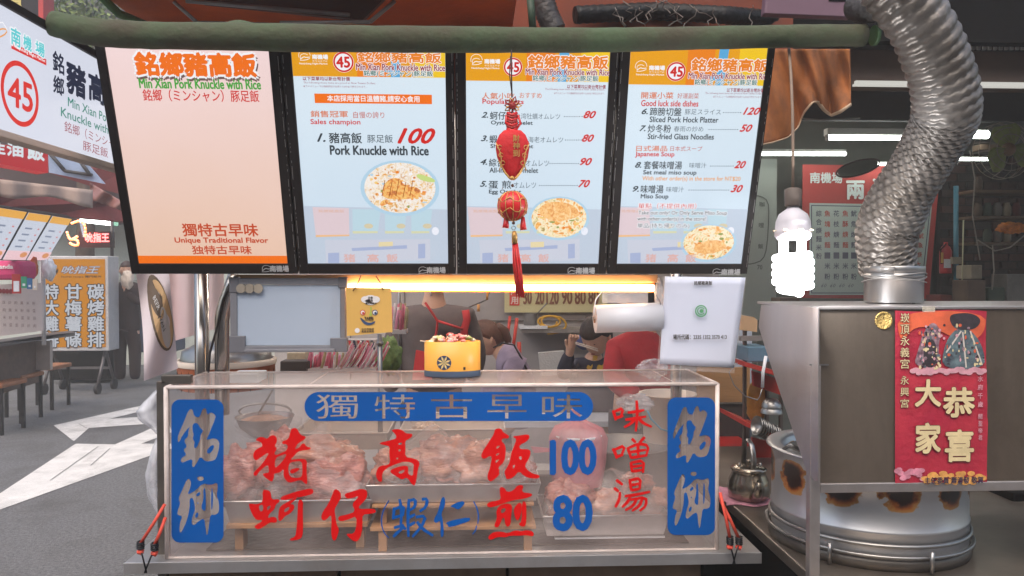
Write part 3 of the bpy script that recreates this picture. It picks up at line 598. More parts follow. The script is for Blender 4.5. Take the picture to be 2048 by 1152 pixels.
p.stroke([SSF.hit(-12, 60), SSF.hit(2, 40), SSF.hit(14, 60)], .003, C_WH, raw=True); p.stroke([SSF.hit(-12, 62), SSF.hit(10, 56), SSF.hit(14, 66), SSF.hit(-8, 78)], .003, C_LOR, raw=True)
st('銘', 105, 100, 127, 140, cd, bold=.03); st('鄉', 106, 149, 127, 184, cd, bold=.03); st('豬', 133, 121, 170, 182, cd, bold=.05); st('高', 177, 143, 208, 197, cd, bold=.05); st('飯', 213, 160, 250, 214, cd, bold=.05)
st('Min Xian Pork', 135, 194, 224, 212, ct_, bold=.02); st('Knuckle with Rice', 121, 214, 247, 232, ct_, bold=.02); st('銘鄉（ミンシャン）', 128, 241, 244, 263, C_MAR, bold=.0); st('豚足飯', 165, 280, 215, 300, C_MAR)
p.done()
# ================= the cart: counter, posts, case =================
LEDGE = mat('counter_steel', S(178, 176, 176), .36, .8, .14, 3, .05, 50, (1, 1, .3)); stain(LEDGE, .25, 4, S(140, 118, 96))
YF = 1.975; ZC = .82
xl = at(247, 1116, YF).x; xr = at(1523, 1097, YF).x
t = thing('steel_counter', 'stainless steel stall counter with a folded front lip under the acrylic case', 'counter', (0, YF, 0))
link('counter_top', MB().box((xl, YF, ZC - .028), (xr, 2.95, ZC)), LEDGE, t, bevel=.003)
link('front_lip', MB().box((xl, YF - .003, ZC - .0285), (xr, YF + .0, ZC + .0005)), LEDGE, t, bevel=.001)
CAB = mat('cabinet_steel', S(120, 100, 82), .4, .7, .35, 4, .1)
xs = [-.80, -.36, .08, .60]
for i in range(3): link('cabinet_door', MB().box((xs[i] + .004, YF + .05, .1), (xs[i + 1] - .004, YF + .07, ZC - .032)), CAB, t, bevel=.003)
link('cabinet_body', MB().box((-.81, YF + .072, .08), (.61, 2.9, ZC - .03)), DARK, t)
for x in (-.78, .58): link('leg', MB().box((x - .02, YF + .08, 0), (x + .02, YF + .12, .08)), STEELD, t)
# counter behind the case (second tier, trays)
# posts
def post(label, px, y0, y1, Y, r, m=STEEL):
    a = at(px, y1, Y); b = at(px, y0, Y); t = thing('steel_post', label, 'post', (a.x, Y, a.z)); link('tube_body', MB().tube([a, b], r, 20), m, t); return t
WARMST = mat('polished_steel', S(176, 170, 164), .22, .95, .1, 4, .03, 60, (1, 1, .1))
def z2(px, Y, z): return at(px, 700, Y).x, Y, z
t = thing('steel_post', 'thick stainless post left of the whiteboard, nearest the white curtain', 'post', (at(404, 700, 2.32).x, 2.32, ZC)); x = at(404, 700, 2.32).x
link('tube_body', MB().tube([(x, 2.32, ZC), (x, 2.32, 1.62)], .0205, 24), WARMST, t); link('base_flange', MB().tube([(x, 2.32, ZC), (x, 2.32, ZC + .006)], .034, 20), STEEL, t)
t = thing('steel_post', 'bent stainless post that leans in behind the left edge of the whiteboard', 'post', (at(445, 700, 2.32).x, 2.32, ZC))
link('tube_body', MB().tube([at(444, 795, 2.32) * 1 + Vector((0, 0, -.05)), at(444, 700, 2.32), at(444, 640, 2.32), at(446, 625, 2.32), at(452, 604, 2.32), at(462, 576, 2.32), at(472, 548, 2.32)], .021, 24), WARMST, t)
link('cable', MB().tube([at(470, 552, 2.29), at(446, 600, 2.29), at(434, 655, 2.29), at(420, 705, 2.29), at(417, 745, 2.29)], .0035, 8), mat('black_cable', S(34, 30, 30), .5, 0, .1), t)
t = thing('steel_post', 'dull square steel post at the left end of the acrylic case', 'post', (at(327, 1100, 2.04).x, 2.04, 0)); x = at(326, 900, 2.04).x
link('tube_body', MB().box((x - .012, 2.03, .0), (x + .012, 2.055, 1.27)), STEELD, t, bevel=.002); link('bracket', MB().box((x, 2.03, 1.262), (x + .075, 2.05, 1.285)), STEELD, t, bevel=.002)
x = at(1352, 800, 2.34).x
t = thing('steel_post', 'right rear steel post behind the white code sheet', 'post', (x, 2.34, ZC)); link('tube_body', MB().tube([(x, 2.34, ZC), (x, 2.34, 1.56)], .017, 20), WARMST, t)
# ---- acrylic case
ZB = ZC + .001; ZT = at(880, 769, 2.0).z; X0 = at(333, 940, 2.0).x; X1 = at(1434, 940, 2.0).x; YB = 2.29
case = thing('acrylic_case', 'fogged clear acrylic display case with red and blue hand-cut lettering on the counter', 'display case', ((X0 + X1) / 2, 2.0, ZB))
ACR = film('misty_acrylic', S(200, 182, 176), .27, .1, 3.2, .03, .12, .7, 5)
ACRT = film('acrylic_top', S(210, 196, 192), .42, .12, 3, .22, .03, .6, 8)
ACE = film('acrylic_edge', S(238, 222, 214), .9, .2, 14, .6, .1, .5)
link('front_pane', MB().box((X0, 2.0, ZB), (X1, 2.004, ZT - .006)), ACR, case)
link('top_pane', MB().box((X0, 2.0, ZT - .005), (X1, YB, ZT)), ACRT, case)
link('side_pane', MB().box((X0, 2.0045, ZB), (X0 + .004, YB, ZT - .006)), ACR, case); link('side_pane', MB().box((X1 - .004, 2.0045, ZB), (X1, YB, ZT - .006)), ACR, case)
link('edge_strip', MB().tube([(X0, 2.0, ZT - .003), (X1, 2.0, ZT - .003)], .0058, 10, flat=.9), ACE, case)
link('edge_strip', MB().tube([(X0, YB, ZT - .002), (X1, YB, ZT - .002)], .0028, 8), ACE, case)
for x in (X0, X1): link('edge_strip', MB().tube([(x, 2.0, ZB), (x, 2.0, ZT - .002)], .0058, 10), ACE, case); link('edge_strip', MB().tube([(x, 2.0, ZT - .002), (x, YB, ZT - .002)], .0035, 8), ACE, case)
link('edge_strip', MB().box((X0, 1.996, ZB), (X1, 2.0, ZB + .004)), ACE, case)
for px in (640, 1322): 
    x = at(px, 760, 2.15).x; link('lid_seam', MB().box((x, 2.005, ZT + .0003), (x + .0022, YB - .004, ZT + .0008)), ACE, case)
CS = Surf((0, 1.9992, 0), (1, 0, 0), (0, 0, 1))
V_RED = mat('red_vinyl', S(208, 4, 6), .75, 0, .06, 8); V_BLUE = mat('blue_vinyl', S(2, 82, 160), .7, 0, .07, 6)
for m_ in (V_RED, V_BLUE): m_.node_tree.nodes['Principled BSDF'].inputs['Specular IOR Level'].default_value = .15
def vinyl(name, m, contours, cropscale, ox, oy, sm=2, lay=0, remap=None):
    pts = []
    for c in contours:
        q = smooth_poly([(x / cropscale + ox, y / cropscale + oy) for x, y in c], sm) if sm else [(x / cropscale + ox, y / cropscale + oy) for x, y in c]
        if remap: q = [remap(*z) for z in q]
        pts.append([CS.hit(*z) for z in q])
    vs, fs = fill2d(pts); mb = MB().add([CS.P(a, b, lay * .0003) for a, b in vs], fs); return link(name, mb, m, case)
C1 = (4.43, 490, 840); C2 = (4.43, 740, 840)
ZHU = [[(90,180),(125,150),(165,152),(195,170),(225,138),(262,135),(280,155),(283,190),(270,215),(262,235),(280,245),(278,268),(258,290),(270,315),(320,292),(375,268),(378,215),(330,212),(328,190),(385,170),(400,110),(415,72),(462,72),(485,130),(545,150),(520,178),(465,210),(452,235),(440,262),(480,245),(500,215),(525,205),(540,235),(592,247),(560,265),(500,270),(460,285),(435,320),(400,352),(430,350),(500,342),(550,355),(545,420),(548,500),(553,575),(520,555),(500,530),(450,540),(390,560),(350,520),(340,480),(345,430),(310,465),(275,470),(258,480),(255,520),(238,550),(200,525),(160,490),(158,472),(215,468),(210,430),(205,395),(165,420),(120,465),(95,500),(75,485),(80,460),(130,415),(180,350),(215,290),(180,300),(130,340),(95,362),(70,330),(80,280),(115,250),(155,235),(150,205),(120,185)],
 [(268,335),(330,308),(372,300),(345,350),(300,400),(262,430)], [(388,385),(430,368),(505,362),(510,440),(505,505),(455,515),(400,505),(382,450)], [(394,445),(450,425),(490,428),(470,450),(410,482)]]
HE = [[(155,620),(195,618),(230,640),(232,705),(300,700),(310,722),(270,750),(262,790),(215,830),(200,872),(245,855),(278,865),(285,900),(262,912),(225,905),(180,935),(120,972),(80,950),(95,930),(150,900),(150,885),(100,888),(65,840),(32,755),(42,738),(110,748),(160,725)], [(118,762),(158,745),(163,800),(135,815)], [(195,768),(232,755),(215,790),(196,802)]]
HE2 = [[(310,685),(400,650),(500,622),(590,605),(608,630),(600,655),(520,678),(440,690),(330,715)]]
HE3 = [[(292,880),(300,800),(315,762),(370,730),(440,690),(462,690),(430,722),(400,745),(432,748),(440,782),(400,830),(355,850),(330,882),(310,898)], [(345,792),(395,765),(388,798),(350,822)]]
HE4 = [[(470,700),(515,712),(512,800),(515,950),(510,1030),(480,1060),(400,1070),(395,1052),(445,1035),(455,980),(465,850)]]
ZI1 = [[(795,605),(845,635),(852,690),(822,740),(792,790),(800,850),(812,930),(835,970),(815,1040),(800,1068),(775,1065),(762,1000),(768,880),(760,838),(720,885),(690,892),(672,862),(690,810),(740,740),(770,670)]]
ZI2 = [[(890,650),(950,635),(1040,605),(1085,630),(1080,690),(1040,735),(1005,770),(1020,790),(1100,785),(1155,790),(1160,820),(1120,830),(1040,838),(1042,900),(1035,1010),(1000,1075),(960,1075),(900,1020),(905,1005),(960,1010),(985,960),(990,850),(920,880),(850,900),(822,880),(835,850),(900,840),(980,810),(945,745),(1000,690),(1005,672),(940,695),(900,695),(882,670)]]
GAO = [[(185,90),(240,78),(290,90),(315,120),(370,120),(378,140),(350,165),(310,185),(315,240),(310,330),(380,338),(430,360),(440,390),(425,430),(415,500),(400,582),(370,570),(340,522),(320,510),(285,530),(235,500),(180,465),(185,440),(260,410),(330,405),(340,430),(335,480),(380,500),(385,440),(390,385),(330,367),(270,375),(180,410),(130,440),(105,480),(110,540),(85,550),(60,520),(52,480),(65,430),(95,405),(160,400),(180,370),(170,300),(175,235),(140,225),(90,215),(88,200),(180,180),(230,165),(235,140),(210,110)],
 [(250,205),(285,198),(282,218),(252,222)], [(250,262),(272,255),(272,278),(252,280)], [(232,335),(252,330),(250,350),(234,350)], [(245,462),(300,438),(310,455),(270,482)]]
FAN1 = [[(1105,80),(1160,72),(1180,110),(1235,140),(1225,165),(1180,160),(1160,185),(1195,215),(1205,270),(1190,370),(1130,425),(1150,440),(1140,460),(1150,482),(1075,550),(1045,530),(1040,490),(1065,420),(1080,340),(1070,312),(1010,347),(985,330),(990,290),(1050,200),(1100,120)], [(1115,237),(1160,222),(1125,262)], [(1113,300),(1155,290),(1120,322)], [(1110,357),(1155,345),(1112,387)]]
FAN2 = [[(1260,145),(1310,140),(1400,125),(1418,150),(1390,190),(1320,225),(1330,260),(1400,258),(1425,275),(1415,330),(1370,400),(1390,440),(1440,475),(1505,490),(1500,515),(1440,520),(1370,500),(1320,450),(1270,510),(1215,530),(1200,500),(1190,460),(1215,420),(1240,370),(1250,300),(1280,220),(1300,170)], [(1322,318),(1347,325),(1340,358),(1322,345)], [(1262,400),(1290,395),(1270,440)]]
JI1 = [[(1150,590),(1190,600),(1215,640),(1270,625),(1310,575),(1365,580),(1340,640),(1430,650),(1440,670),(1380,695),(1270,710),(1180,740),(1080,775),(1040,770),(1035,745),(1060,725),(1130,715),(1160,700),(1150,650)]]
JI2 = [[(1118,790),(1170,745),(1240,740),(1262,770),(1250,850),(1245,930),(1215,950),(1195,920),(1195,880),(1180,860),(1160,900),(1140,950),(1110,950),(1100,930),(1125,880)], [(1160,790),(1202,778),(1198,812),(1162,830)]]
JI3 = [[(1275,780),(1320,728),(1342,742),(1345,800),(1330,860),(1310,892),(1290,880),(1275,830)]]; JI4 = [[(1345,720),(1385,725),(1386,850),(1380,942),(1340,945),(1315,920),(1345,900)]]
JI5 = [[(1045,1050),(1055,1020),(1100,990),(1170,990),(1220,1005),(1290,975),(1340,985),(1390,975),(1440,985),(1455,1015),(1440,1032),(1390,1020),(1330,1025),(1240,1025),(1200,1040),(1130,1035),(1070,1065)]]
for C, cs in ((ZHU, C1), (HE, C1), (HE2, C1), (HE3, C1), (HE4, C1), (ZI1, C1), (ZI2, C1), (GAO, C2), (FAN1, C2), (FAN2, C2), (JI1, C2), (JI2, C2), (JI3, C2), (JI4, C2), (JI5, C2)): vinyl('lettering', V_RED, C, *cs, sm=1)
REN = [[(640,680),(665,690),(665,760),(630,830),(645,880),(655,1000),(645,1040),(625,1030),(625,920),(620,890),(590,915),(565,900),(570,870),(600,820),(620,740)]]
for C in (REN, [[(705,765),(780,725),(830,718),(840,740),(810,775),(780,795),(740,775)]], [[(665,910),(740,885),(880,860),(890,885),(860,905),(700,955),(690,930)]]): vinyl('lettering', V_BLUE, C, *C2, sm=1)
class VS(Print):
    def st(s, pts, w, m, C, tp=.35): s.stroke([(x / C[0] + C[1], y / C[0] + C[2]) for x, y in pts], w / C[0], m, lay=.5, taper=tp)
for grp, C, w, m in (
  ([[(215,775),(205,880)], [(215,790),(305,755),(290,850)], [(212,865),(300,840)], [(262,700),(280,800),(272,965)], [(212,955),(300,930)], [(205,1035),(250,990),(305,945)], [(278,930),(318,970)]], C2, 28, V_BLUE),
  ([[(345,700),(335,860),(340,1035)], [(345,715),(402,700),(400,770),(350,800)], [(345,865),(400,835)], [(345,935),(400,905)], [(458,702),(508,698),(498,770),(440,810)], [(405,860),(495,848),(460,940),(375,1035)], [(415,900),(465,965),(560,1025)]], C2, 30, V_BLUE),
  ([[(168,712),(122,790),(100,870),(105,950),(132,1010),(168,1045)]], C2, 12, V_BLUE), ([[(918,720),(952,790),(962,850),(955,920)], [(945,935),(935,980),(908,1012)]], C2, 12, V_BLUE)):
    p = VS(CS, case)
    p.key = p.nk = 1
    for q in grp: p.st(q, w, m, C, .25)
    p.done()
C3 = (3.839, 1080, 790)
for grp in ([[(560,118),(572,150),(582,195)], [(575,125),(640,100),(618,175)], [(580,178),(640,158)], [(672,135),(760,125),(800,115)], [(655,190),(740,178),(815,165)], [(742,42),(748,150),(735,280)], [(738,170),(705,215),(645,248)], [(748,170),(790,215),(858,245)]],
            [[(558,410),(580,450),(590,488)], [(570,420),(655,385),(625,465)], [(590,475),(640,455)], [(705,335),(735,365)], [(805,322),(760,370)], [(672,400),(685,440),(700,485)], [(682,405),(760,372),(835,388),(815,470)], [(698,482),(822,462)], [(752,380),(755,475)], [(688,440),(815,420)], [(698,515),(708,592)], [(700,520),(798,500),(790,598)], [(708,586),(785,575)], [(708,552),(785,540)]],
            [[(585,650),(635,690)], [(568,712),(605,742)], [(578,862),(610,800),(615,745)], [(690,645),(700,735)], [(690,655),(772,636),(765,722)], [(700,692),(762,680)], [(700,732),(765,720)], [(650,778),(740,765),(845,742)], [(695,780),(670,825),(630,862)], [(690,805),(815,782),(815,850),(765,890)], [(742,800),(715,850),(655,885)], [(785,795),(765,850),(705,890)]]):
    p = VS(CS, case); p.key = p.nk = 1
    for q in grp: p.st(q, 24, V_RED, C3, .3)
    p.done()
p = Print(CS, case)
p.text('100', 1102, 882, 1190, 948, V_BLUE, bold=.05, lay=.5); p.text('80', 1108, 993, 1182, 1060, V_BLUE, bold=.05, lay=.5); p.done()
def rrect(x0, y0, x1, y1, r, n=8):
    o = []
    for cx, cy, a in ((x1 - r, y0 + r, -90), (x1 - r, y1 - r, 0), (x0 + r, y1 - r, 90), (x0 + r, y0 + r, 180)):
        for k in range(n + 1): q = R(a + 90 * k / n); o.append((cx + r * math.cos(q), cy + r * math.sin(q)))
    return o
MING = [(175,110),(205,103),(215,155),(250,168),(262,150),(280,100),(305,98),(315,150),(340,125),(378,150),(370,185),(345,245),(330,285),(318,312),(305,335),(370,318),(405,345),(402,400),(380,475),(350,490),(300,495),(262,455),(240,500),(210,542),(200,520),(205,480),(180,480),(130,505),(115,490),(125,465),(160,445),(135,405),(165,385),(143,345),(150,325),(170,312),(175,260),(185,235),(168,250),(130,300),(100,360),(92,320),(105,280),(140,200)]
MI = [[(205,215),(240,205),(262,245),(285,262),(262,300),(262,330),(230,400),(215,385),(222,345),(205,330),(215,290),(205,270)], [(310,410),(345,372),(368,375),(350,420),(318,440)]]
XI = [(160,630),(180,620),(195,650),(185,700),(165,742),(225,712),(280,655),(340,670),(390,648),(392,700),(382,740),(402,800),(402,870),(375,892),(338,888),(328,960),(312,1060),(300,980),(292,915),(255,932),(215,970),(195,955),(205,900),(225,850),(215,790),(202,760),(182,775),(185,830),(165,930),(120,1027),(105,1010),(110,950),(130,900),(95,892),(90,870),(115,800),(98,770),(130,700)]
XII = [[(230,740),(255,718),(265,735),(238,756)], [(285,700),(300,690),(305,855),(285,860),(268,835),(288,770)], [(345,695),(352,690),(358,750),(352,850),(342,850)], [(225,885),(248,868),(245,905),(225,915)], [(238,800),(248,795),(248,812)]]
DOT = [(240,606),(285,604),(290,628),(265,640),(238,630)]
S5 = 3.715
def bluebox(remap, x0, y0, x1, y1):
    pts = [rrect(x0, y0, x1, y1, 17)]
    for c in [MING, XI, DOT] + MI + XII: pts.append([remap(*z) for z in smooth_poly([(x / S5 + 330, y / S5 + 790) for x, y in c], 1)])
    vs, fs = fill2d([[CS.hit(*z) for z in q] for q in pts]); link('name_plate', MB().add([CS.P(a, b, .0002) for a, b in vs], fs), V_BLUE, case)
bluebox(lambda x, y: (x, y), 343, 799, 447, 1085)
bluebox(lambda x, y: (1336 + (x - 343) * .90 - 1, 795 + (y - 799) * .965), 1335, 795, 1430, 1070)
pill = [rrect(609, 784, 1186, 842, 29, 12)]
cs_ = []
for s_, a, b in (('獨', 632, 716), ('特', 749, 830), ('古', 862, 944), ('早', 975, 1053), ('味', 1084, 1165)):
    g = text_contours(s_); xs_ = [q[0] for c in g for q in c]; ys_ = [q[1] for c in g for q in c]
    for c in g: cs_.append([(a + (x - min(xs_)) / (max(xs_) - min(xs_)) * (b - a), 837 - (y - min(ys_)) / (max(ys_) - min(ys_)) * 48) for x, y in c])
vs, fs = fill2d([[CS.hit(*z) for z in q] for q in pill + cs_]); link('slogan_plate', MB().add([CS.P(a, b, .0002) for a, b in vs], fs), V_BLUE, case)
# ---- contents of the case
o = link('drip_mat', MB().box((X0 + .08, 2.05, ZC + .0012), (X1 - .06, 2.275, ZC + .0035)), mat('greasy_mat', S(74, 62, 54), .35, .1, .6, 16, .3, 50, col2=S(36, 30, 28))); tag(o, 'dark greasy mat lying under the meat trays inside the case', 'mat')
o = link('dark_tub', MB().box((X0 + .30, 2.40, ZC + .001), (X1 - .35, 2.46, ZC + .10)), mat('grey_tub', S(92, 84, 80), .5, .2, .3, 8), bevel=.006); tag(o, 'long grey tub standing on the counter behind the case', 'tub')  # grey is the tub's own colour
MEAT = mat('raw_pork', S(204, 138, 124), .28, 0, .35, 22, .6, 80, col2=S(150, 76, 66), coat=.8, stretch=(1, 1, 3))
SKINP = mat('pork_skin', S(210, 152, 124), .24, 0, .35, 16, .5, 60, col2=S(158, 88, 66), coat=.9, stretch=(1, 1, 3))
MEATR = mat('red_pork', S(150, 78, 56), .3, 0, .4, 30, .5, 90, coat=.6)
WRAP = film('cling_film', S(236, 226, 224), .3, .1, 14, .0, 1.0, .9, 30)
TRAY = mat('tray_steel', S(196, 190, 188), .3, .75, .1, 4, .04); WOOD = mat('stand_wood', S(186, 136, 92), .55, 0, .3, 3, .15, 30, (.4, 3, 3))
def tray(label, x0, x1, ytop, ybot, Yf, dep, group=None, m=TRAY):
    a = at(x0, ytop, Yf); b = at(x1, ybot, Yf); X = (a.x + b.x) / 2; t = thing('food_tray', label, 'tray', (X, Yf, b.z), group); w = b.x - a.x; zt, zb = a.z, b.z
    i = .012; mb = MB()
    mb.add([(a.x + i, Yf + i, zb), (b.x - i, Yf + i, zb), (b.x - i, Yf + dep - i, zb), (a.x + i, Yf + dep - i, zb), (a.x, Yf, zt), (b.x, Yf, zt), (b.x, Yf + dep, zt), (a.x, Yf + dep, zt)], [(0, 1, 2, 3), (0, 1, 5, 4), (1, 2, 6, 5), (2, 3, 7, 6), (3, 0, 4, 7)])
    link('tray_body', mb, m, t, solid=.002); link('rolled_rim', MB().tube([(a.x, Yf, zt), (b.x, Yf, zt), (b.x, Yf + dep, zt), (a.x, Yf + dep, zt), (a.x, Yf, zt)], .0032, 8, cap=False), m, t); return t, a, b
def meat(label, px, py, w, h, Y, seed, m=SKINP, d=.05, amp=.3, n=18, grp='pork knuckles in the case'):
    c = at(px, py, Y); o = link('pork_knuckle', MB().blob(c, (w / 2 * mpp(Y) * 1.14, d, h / 2 * mpp(Y) * 1.12), seed, amp * 1.15, 2.0, 26), m); return tag(o, label, 'meat', grp)
tray('shallow steel meat tray in the left of the acrylic case', 448, 742, 1004, 1045, 2.03, .2)
t = thing('tray_stand', 'low wooden board stand under the left meat tray', 'stand', tuple(at(600, 1090, 2.03))); link('board', MB().pbox(452, 1046, 735, 1058, 2.025, .21), WOOD, t, bevel=.001)
for x in (470, 712): link('leg', MB().pbox(x, 1059, x + 16, 1106, 2.05, .04), WOOD, t)
tray('deep steel tray of pork knuckles on the wooden stand in the middle of the case', 733, 1081, 972, 1003, 2.02, .2)
t = thing('tray_stand', 'two-tier wooden stand carrying the middle meat tray', 'stand', tuple(at(905, 1098, 2.02)))
link('board', MB().pbox(744, 1006, 1068, 1016, 2.02, .2), WOOD, t, bevel=.001); link('board', MB().pbox(740, 1051, 1072, 1063, 2.015, .21), WOOD, t, bevel=.001)
for x in (757, 1048): link('leg', MB().pbox(x, 1064, x + 16, 1103, 2.02, .03), WOOD, t); link('riser', MB().pbox(x + 4, 1017, x + 16, 1050, 2.05, .03), WOOD, t)
tray('white-lit steel tray of pork in the right of the case', 1086, 1338, 1034, 1071, 2.02, .2)
t = thing('tray_stand', 'thin white board under the right meat tray', 'stand', tuple(at(1210, 1078, 2.03))); link('board', MB().pbox(1110, 1073, 1330, 1079, 2.03, .19), WHITEP, t)
ml = [('raw pork knuckle lying at the far left of the case behind the blue plate', 480, 950, 92, 100, MEAT), ('pale raw pork slab behind the first red character', 560, 935, 110, 130, MEAT), ('raw pork piece between the two left characters low in the left tray', 545, 990, 120, 60, MEAT), ('broad pale pork knuckle at the right of the left tray', 668, 965, 130, 110, MEAT), ('upper raw pork piece at the back of the left tray', 640, 915, 130, 70, SKINP), ('wrapped pork piece at the left tray\'s right end', 712, 985, 60, 60, MEAT)]
for i, (l, x, y, w, h, m) in enumerate(ml): meat(l, x, y, w, h, 2.09 + (i % 3) * .02, i * 3.1, m)
ml = [('pork knuckle lying behind the red character for high', 800, 935, 90, 70, SKINP), ('large pork knuckle in the centre of the middle tray', 890, 925, 125, 95, SKINP), ('dark red cut end of pork at the front of the middle tray', 888, 955, 88, 32, MEATR), ('pork knuckle right of centre in the middle tray', 965, 935, 100, 90, SKINP), ('small pork knuckle at the right end of the middle tray', 1032, 945, 70, 70, MEAT), ('curled pork offcut at the left of the middle tray', 785, 962, 60, 26, MEATR)]
for i, (l, x, y, w, h, m) in enumerate(ml): meat(l, x, y, w, h, 2.085 + (i % 3) * .02 - (.03 if m is MEATR else 0), 20 + i * 2.3, m)
ml = [('pork knuckle at the left of the right tray under the blue 80', 1140, 1000, 90, 80, MEAT), ('pork knuckle in the middle of the right tray', 1215, 1010, 100, 60, SKINP), ('pork knuckle at the right of the right tray', 1290, 1005, 90, 66, SKINP), ('orange-tinted pork skin piece at the back of the right tray', 1272, 968, 60, 40, MEATR)]
for i, (l, x, y, w, h, m) in enumerate(ml): meat(l, x, y, w, h, 2.10 + (i % 3) * .02, 40 + i * 2.9, m)
def wrap(label, pts, Y, dep, seed):
    x0, x1, yt, yb = pts; a = at(x0, yb, Y); b = at(x1, yt, Y)
    def fn(u, v):
        x = a.x + (b.x - a.x) * u; w = .02 * noise.fractal(Vector((u * 7, v * 5, seed)), 1, 2, 4); crest = math.sin(math.pi * min(max(u, 0), 1)) ** .45 * (.62 + .38 * (.5 + .5 * math.sin(u * 9 + seed)))
        zz = a.z + (b.z - a.z) * crest * math.sin(math.pi * min(v * 1.15, 1)) ** .6; return Vector((x + w * .4, Y + dep * v + w * .5, zz + w))
    o = link('plastic_wrap', MB().grid(fn, 46, 20), WRAP); return tag(o, label, 'plastic sheet', 'plastic sheets over the meat')
wrap('second clear sheet folded over the left pork heap', (520, 735, 880, 1000), 2.06, .12, 12); wrap('second clear sheet folded over the middle pork', (830, 1050, 880, 968), 2.05, .1, 17); wrap('crinkled clear sheet over the left meat tray', (450, 742, 862, 1003), 2.03, .2, 2); wrap('clear sheet peaked over the middle pork tray', (740, 1078, 862, 970), 2.022, .2, 5); wrap('clear sheet over the pork in the right tray', (1090, 1336, 950, 1034), 2.022, .2, 9)
# pink bag with container
PINK = film('pink_bag', S(238, 150, 160), .75, .35, 5, .4, .6, .4, 16)
t = thing('pink_bag', 'pink plastic bag knotted round a white tub, behind the blue 100', 'bag', tuple(at(1155, 968, 2.16)))
c = at(1155, 965, 2.15)
link('tub', MB().lathe([(.06, 0), (.067, .13), (.07, .132), (.07, .138), (.0, .139)], c, 30), WHITEP, t)
prof = [(.07, -.003), (.078, .06), (.08, .125), (.066, .155), (.03, .172), (.008, .185), (.006, .192), (.02, .205)]
mb = MB(); n = 48; vs = []
for r, z in prof:
    for k in range(n): q = 2 * math.pi * k / n; rr_ = r * (1 + .07 * math.sin(q * 9 + z * 20) * min(1, z * 7 + .2)); vs.append(c + Vector((rr_ * math.cos(q), rr_ * .9 * math.sin(q), z)))
mb.add(vs, [(i * n + k, i * n + (k + 1) % n, (i + 1) * n + (k + 1) % n, (i + 1) * n + k) for i in range(len(prof) - 1) for k in range(n)], True); link('bag_film', mb, PINK, t)
link('knot_ear', MB().slab([at(1100, 897, 2.12), at(1062, 893, 2.12), at(1068, 906, 2.12), at(1100, 904, 2.12)], (0, .004, 0)), PINK, t)
# bowl with ladle at left, trays behind case
t = thing('sauce_bowl', 'steel mixing bowl of minced filling with a ladle at the back left of the case', 'bowl', tuple(at(532, 868, 2.42)))
c = at(530, 872, 2.45); link('bowl_shell', MB().lathe([(.04, 0), (.075, .03), (.088, .062), (.091, .063), (.087, .06), (.072, .032), (.0, .01)], c, 36), STEEL, t)
link('filling', MB().blob(c + Vector((0, 0, .045)), (.075, .075, .018), 3, .15, 5), mat('minced_filling', S(206, 150, 112), .5, 0, .5, 60, .6, 120), t)
link('ladle_handle', MB().tube([c + Vector((-.02, 0, .07)), at(545, 780, 2.45)], .0035, 8), STEEL, t); link('cling_cover', MB().blob(c + Vector((.02, -.03, .04)), (.1, .05, .045), 6, .2, 2), WRAP, t)
t = thing('steel_ring', 'large steel strainer ring standing behind the bowl in the case', 'strainer', tuple(at(530, 842, 2.6))); link('ring', MB().tube([at(530 + 52 * math.cos(q * .2618), 822 + 15 * math.sin(q * .2618), 2.6) for q in range(25)], .004, 8), STEEL, t)
CREAM = mat('cream_tray', S(212, 196, 180), .4, 0, .08, 4)
tray('long cream tray rim behind the left meat tray', 585, 775, 868, 900, 2.36, .3, 'cream trays behind the case', CREAM); tray('cream tray rim behind the middle meat tray', 800, 1010, 861, 898, 2.40, .3, 'cream trays behind the case', CREAM)
t = thing('flour_bag', 'pale knotted bag standing in the tray behind the middle character', 'bag', tuple(at(852, 862, 2.5))); link('bag_body', MB().blob(at(852, 862, 2.5), (.045, .04, .03), 8, .3, 3), mat('pale_bag', S(214, 186, 160), .5, 0, .25, 30, .5), t)
t = thing('soup_tub', 'cream plastic tub with a blue handle at the back right of the case', 'tub', tuple(at(1330, 872, 2.45))); c = at(1335, 880, 2.45)
link('tub_body', MB().lathe([(.075, 0), (.088, .145), (.092, .147), (.092, .152), (.084, .15), (.07, .01)], c, 36), CREAM, t); link('handle', MB().tube([at(1292, 815, 2.36), at(1302, 838, 2.36), at(1322, 858, 2.36), at(1340, 864, 2.36)], .003, 8), mat('sky_handle', S(110, 184, 214), .4, 0, 0), t)
t = thing('soup_pot', 'big dull steel pot behind the red soup characters', 'pot', tuple(at(1250, 1000, 2.55))); c = at(1255, 990, 2.6); link('pot_body', MB().lathe([(.15, 0), (.155, .17), (.16, .172), (.16, .178), (.15, .176), (.14, .01)], c, 40), STEELD, t)
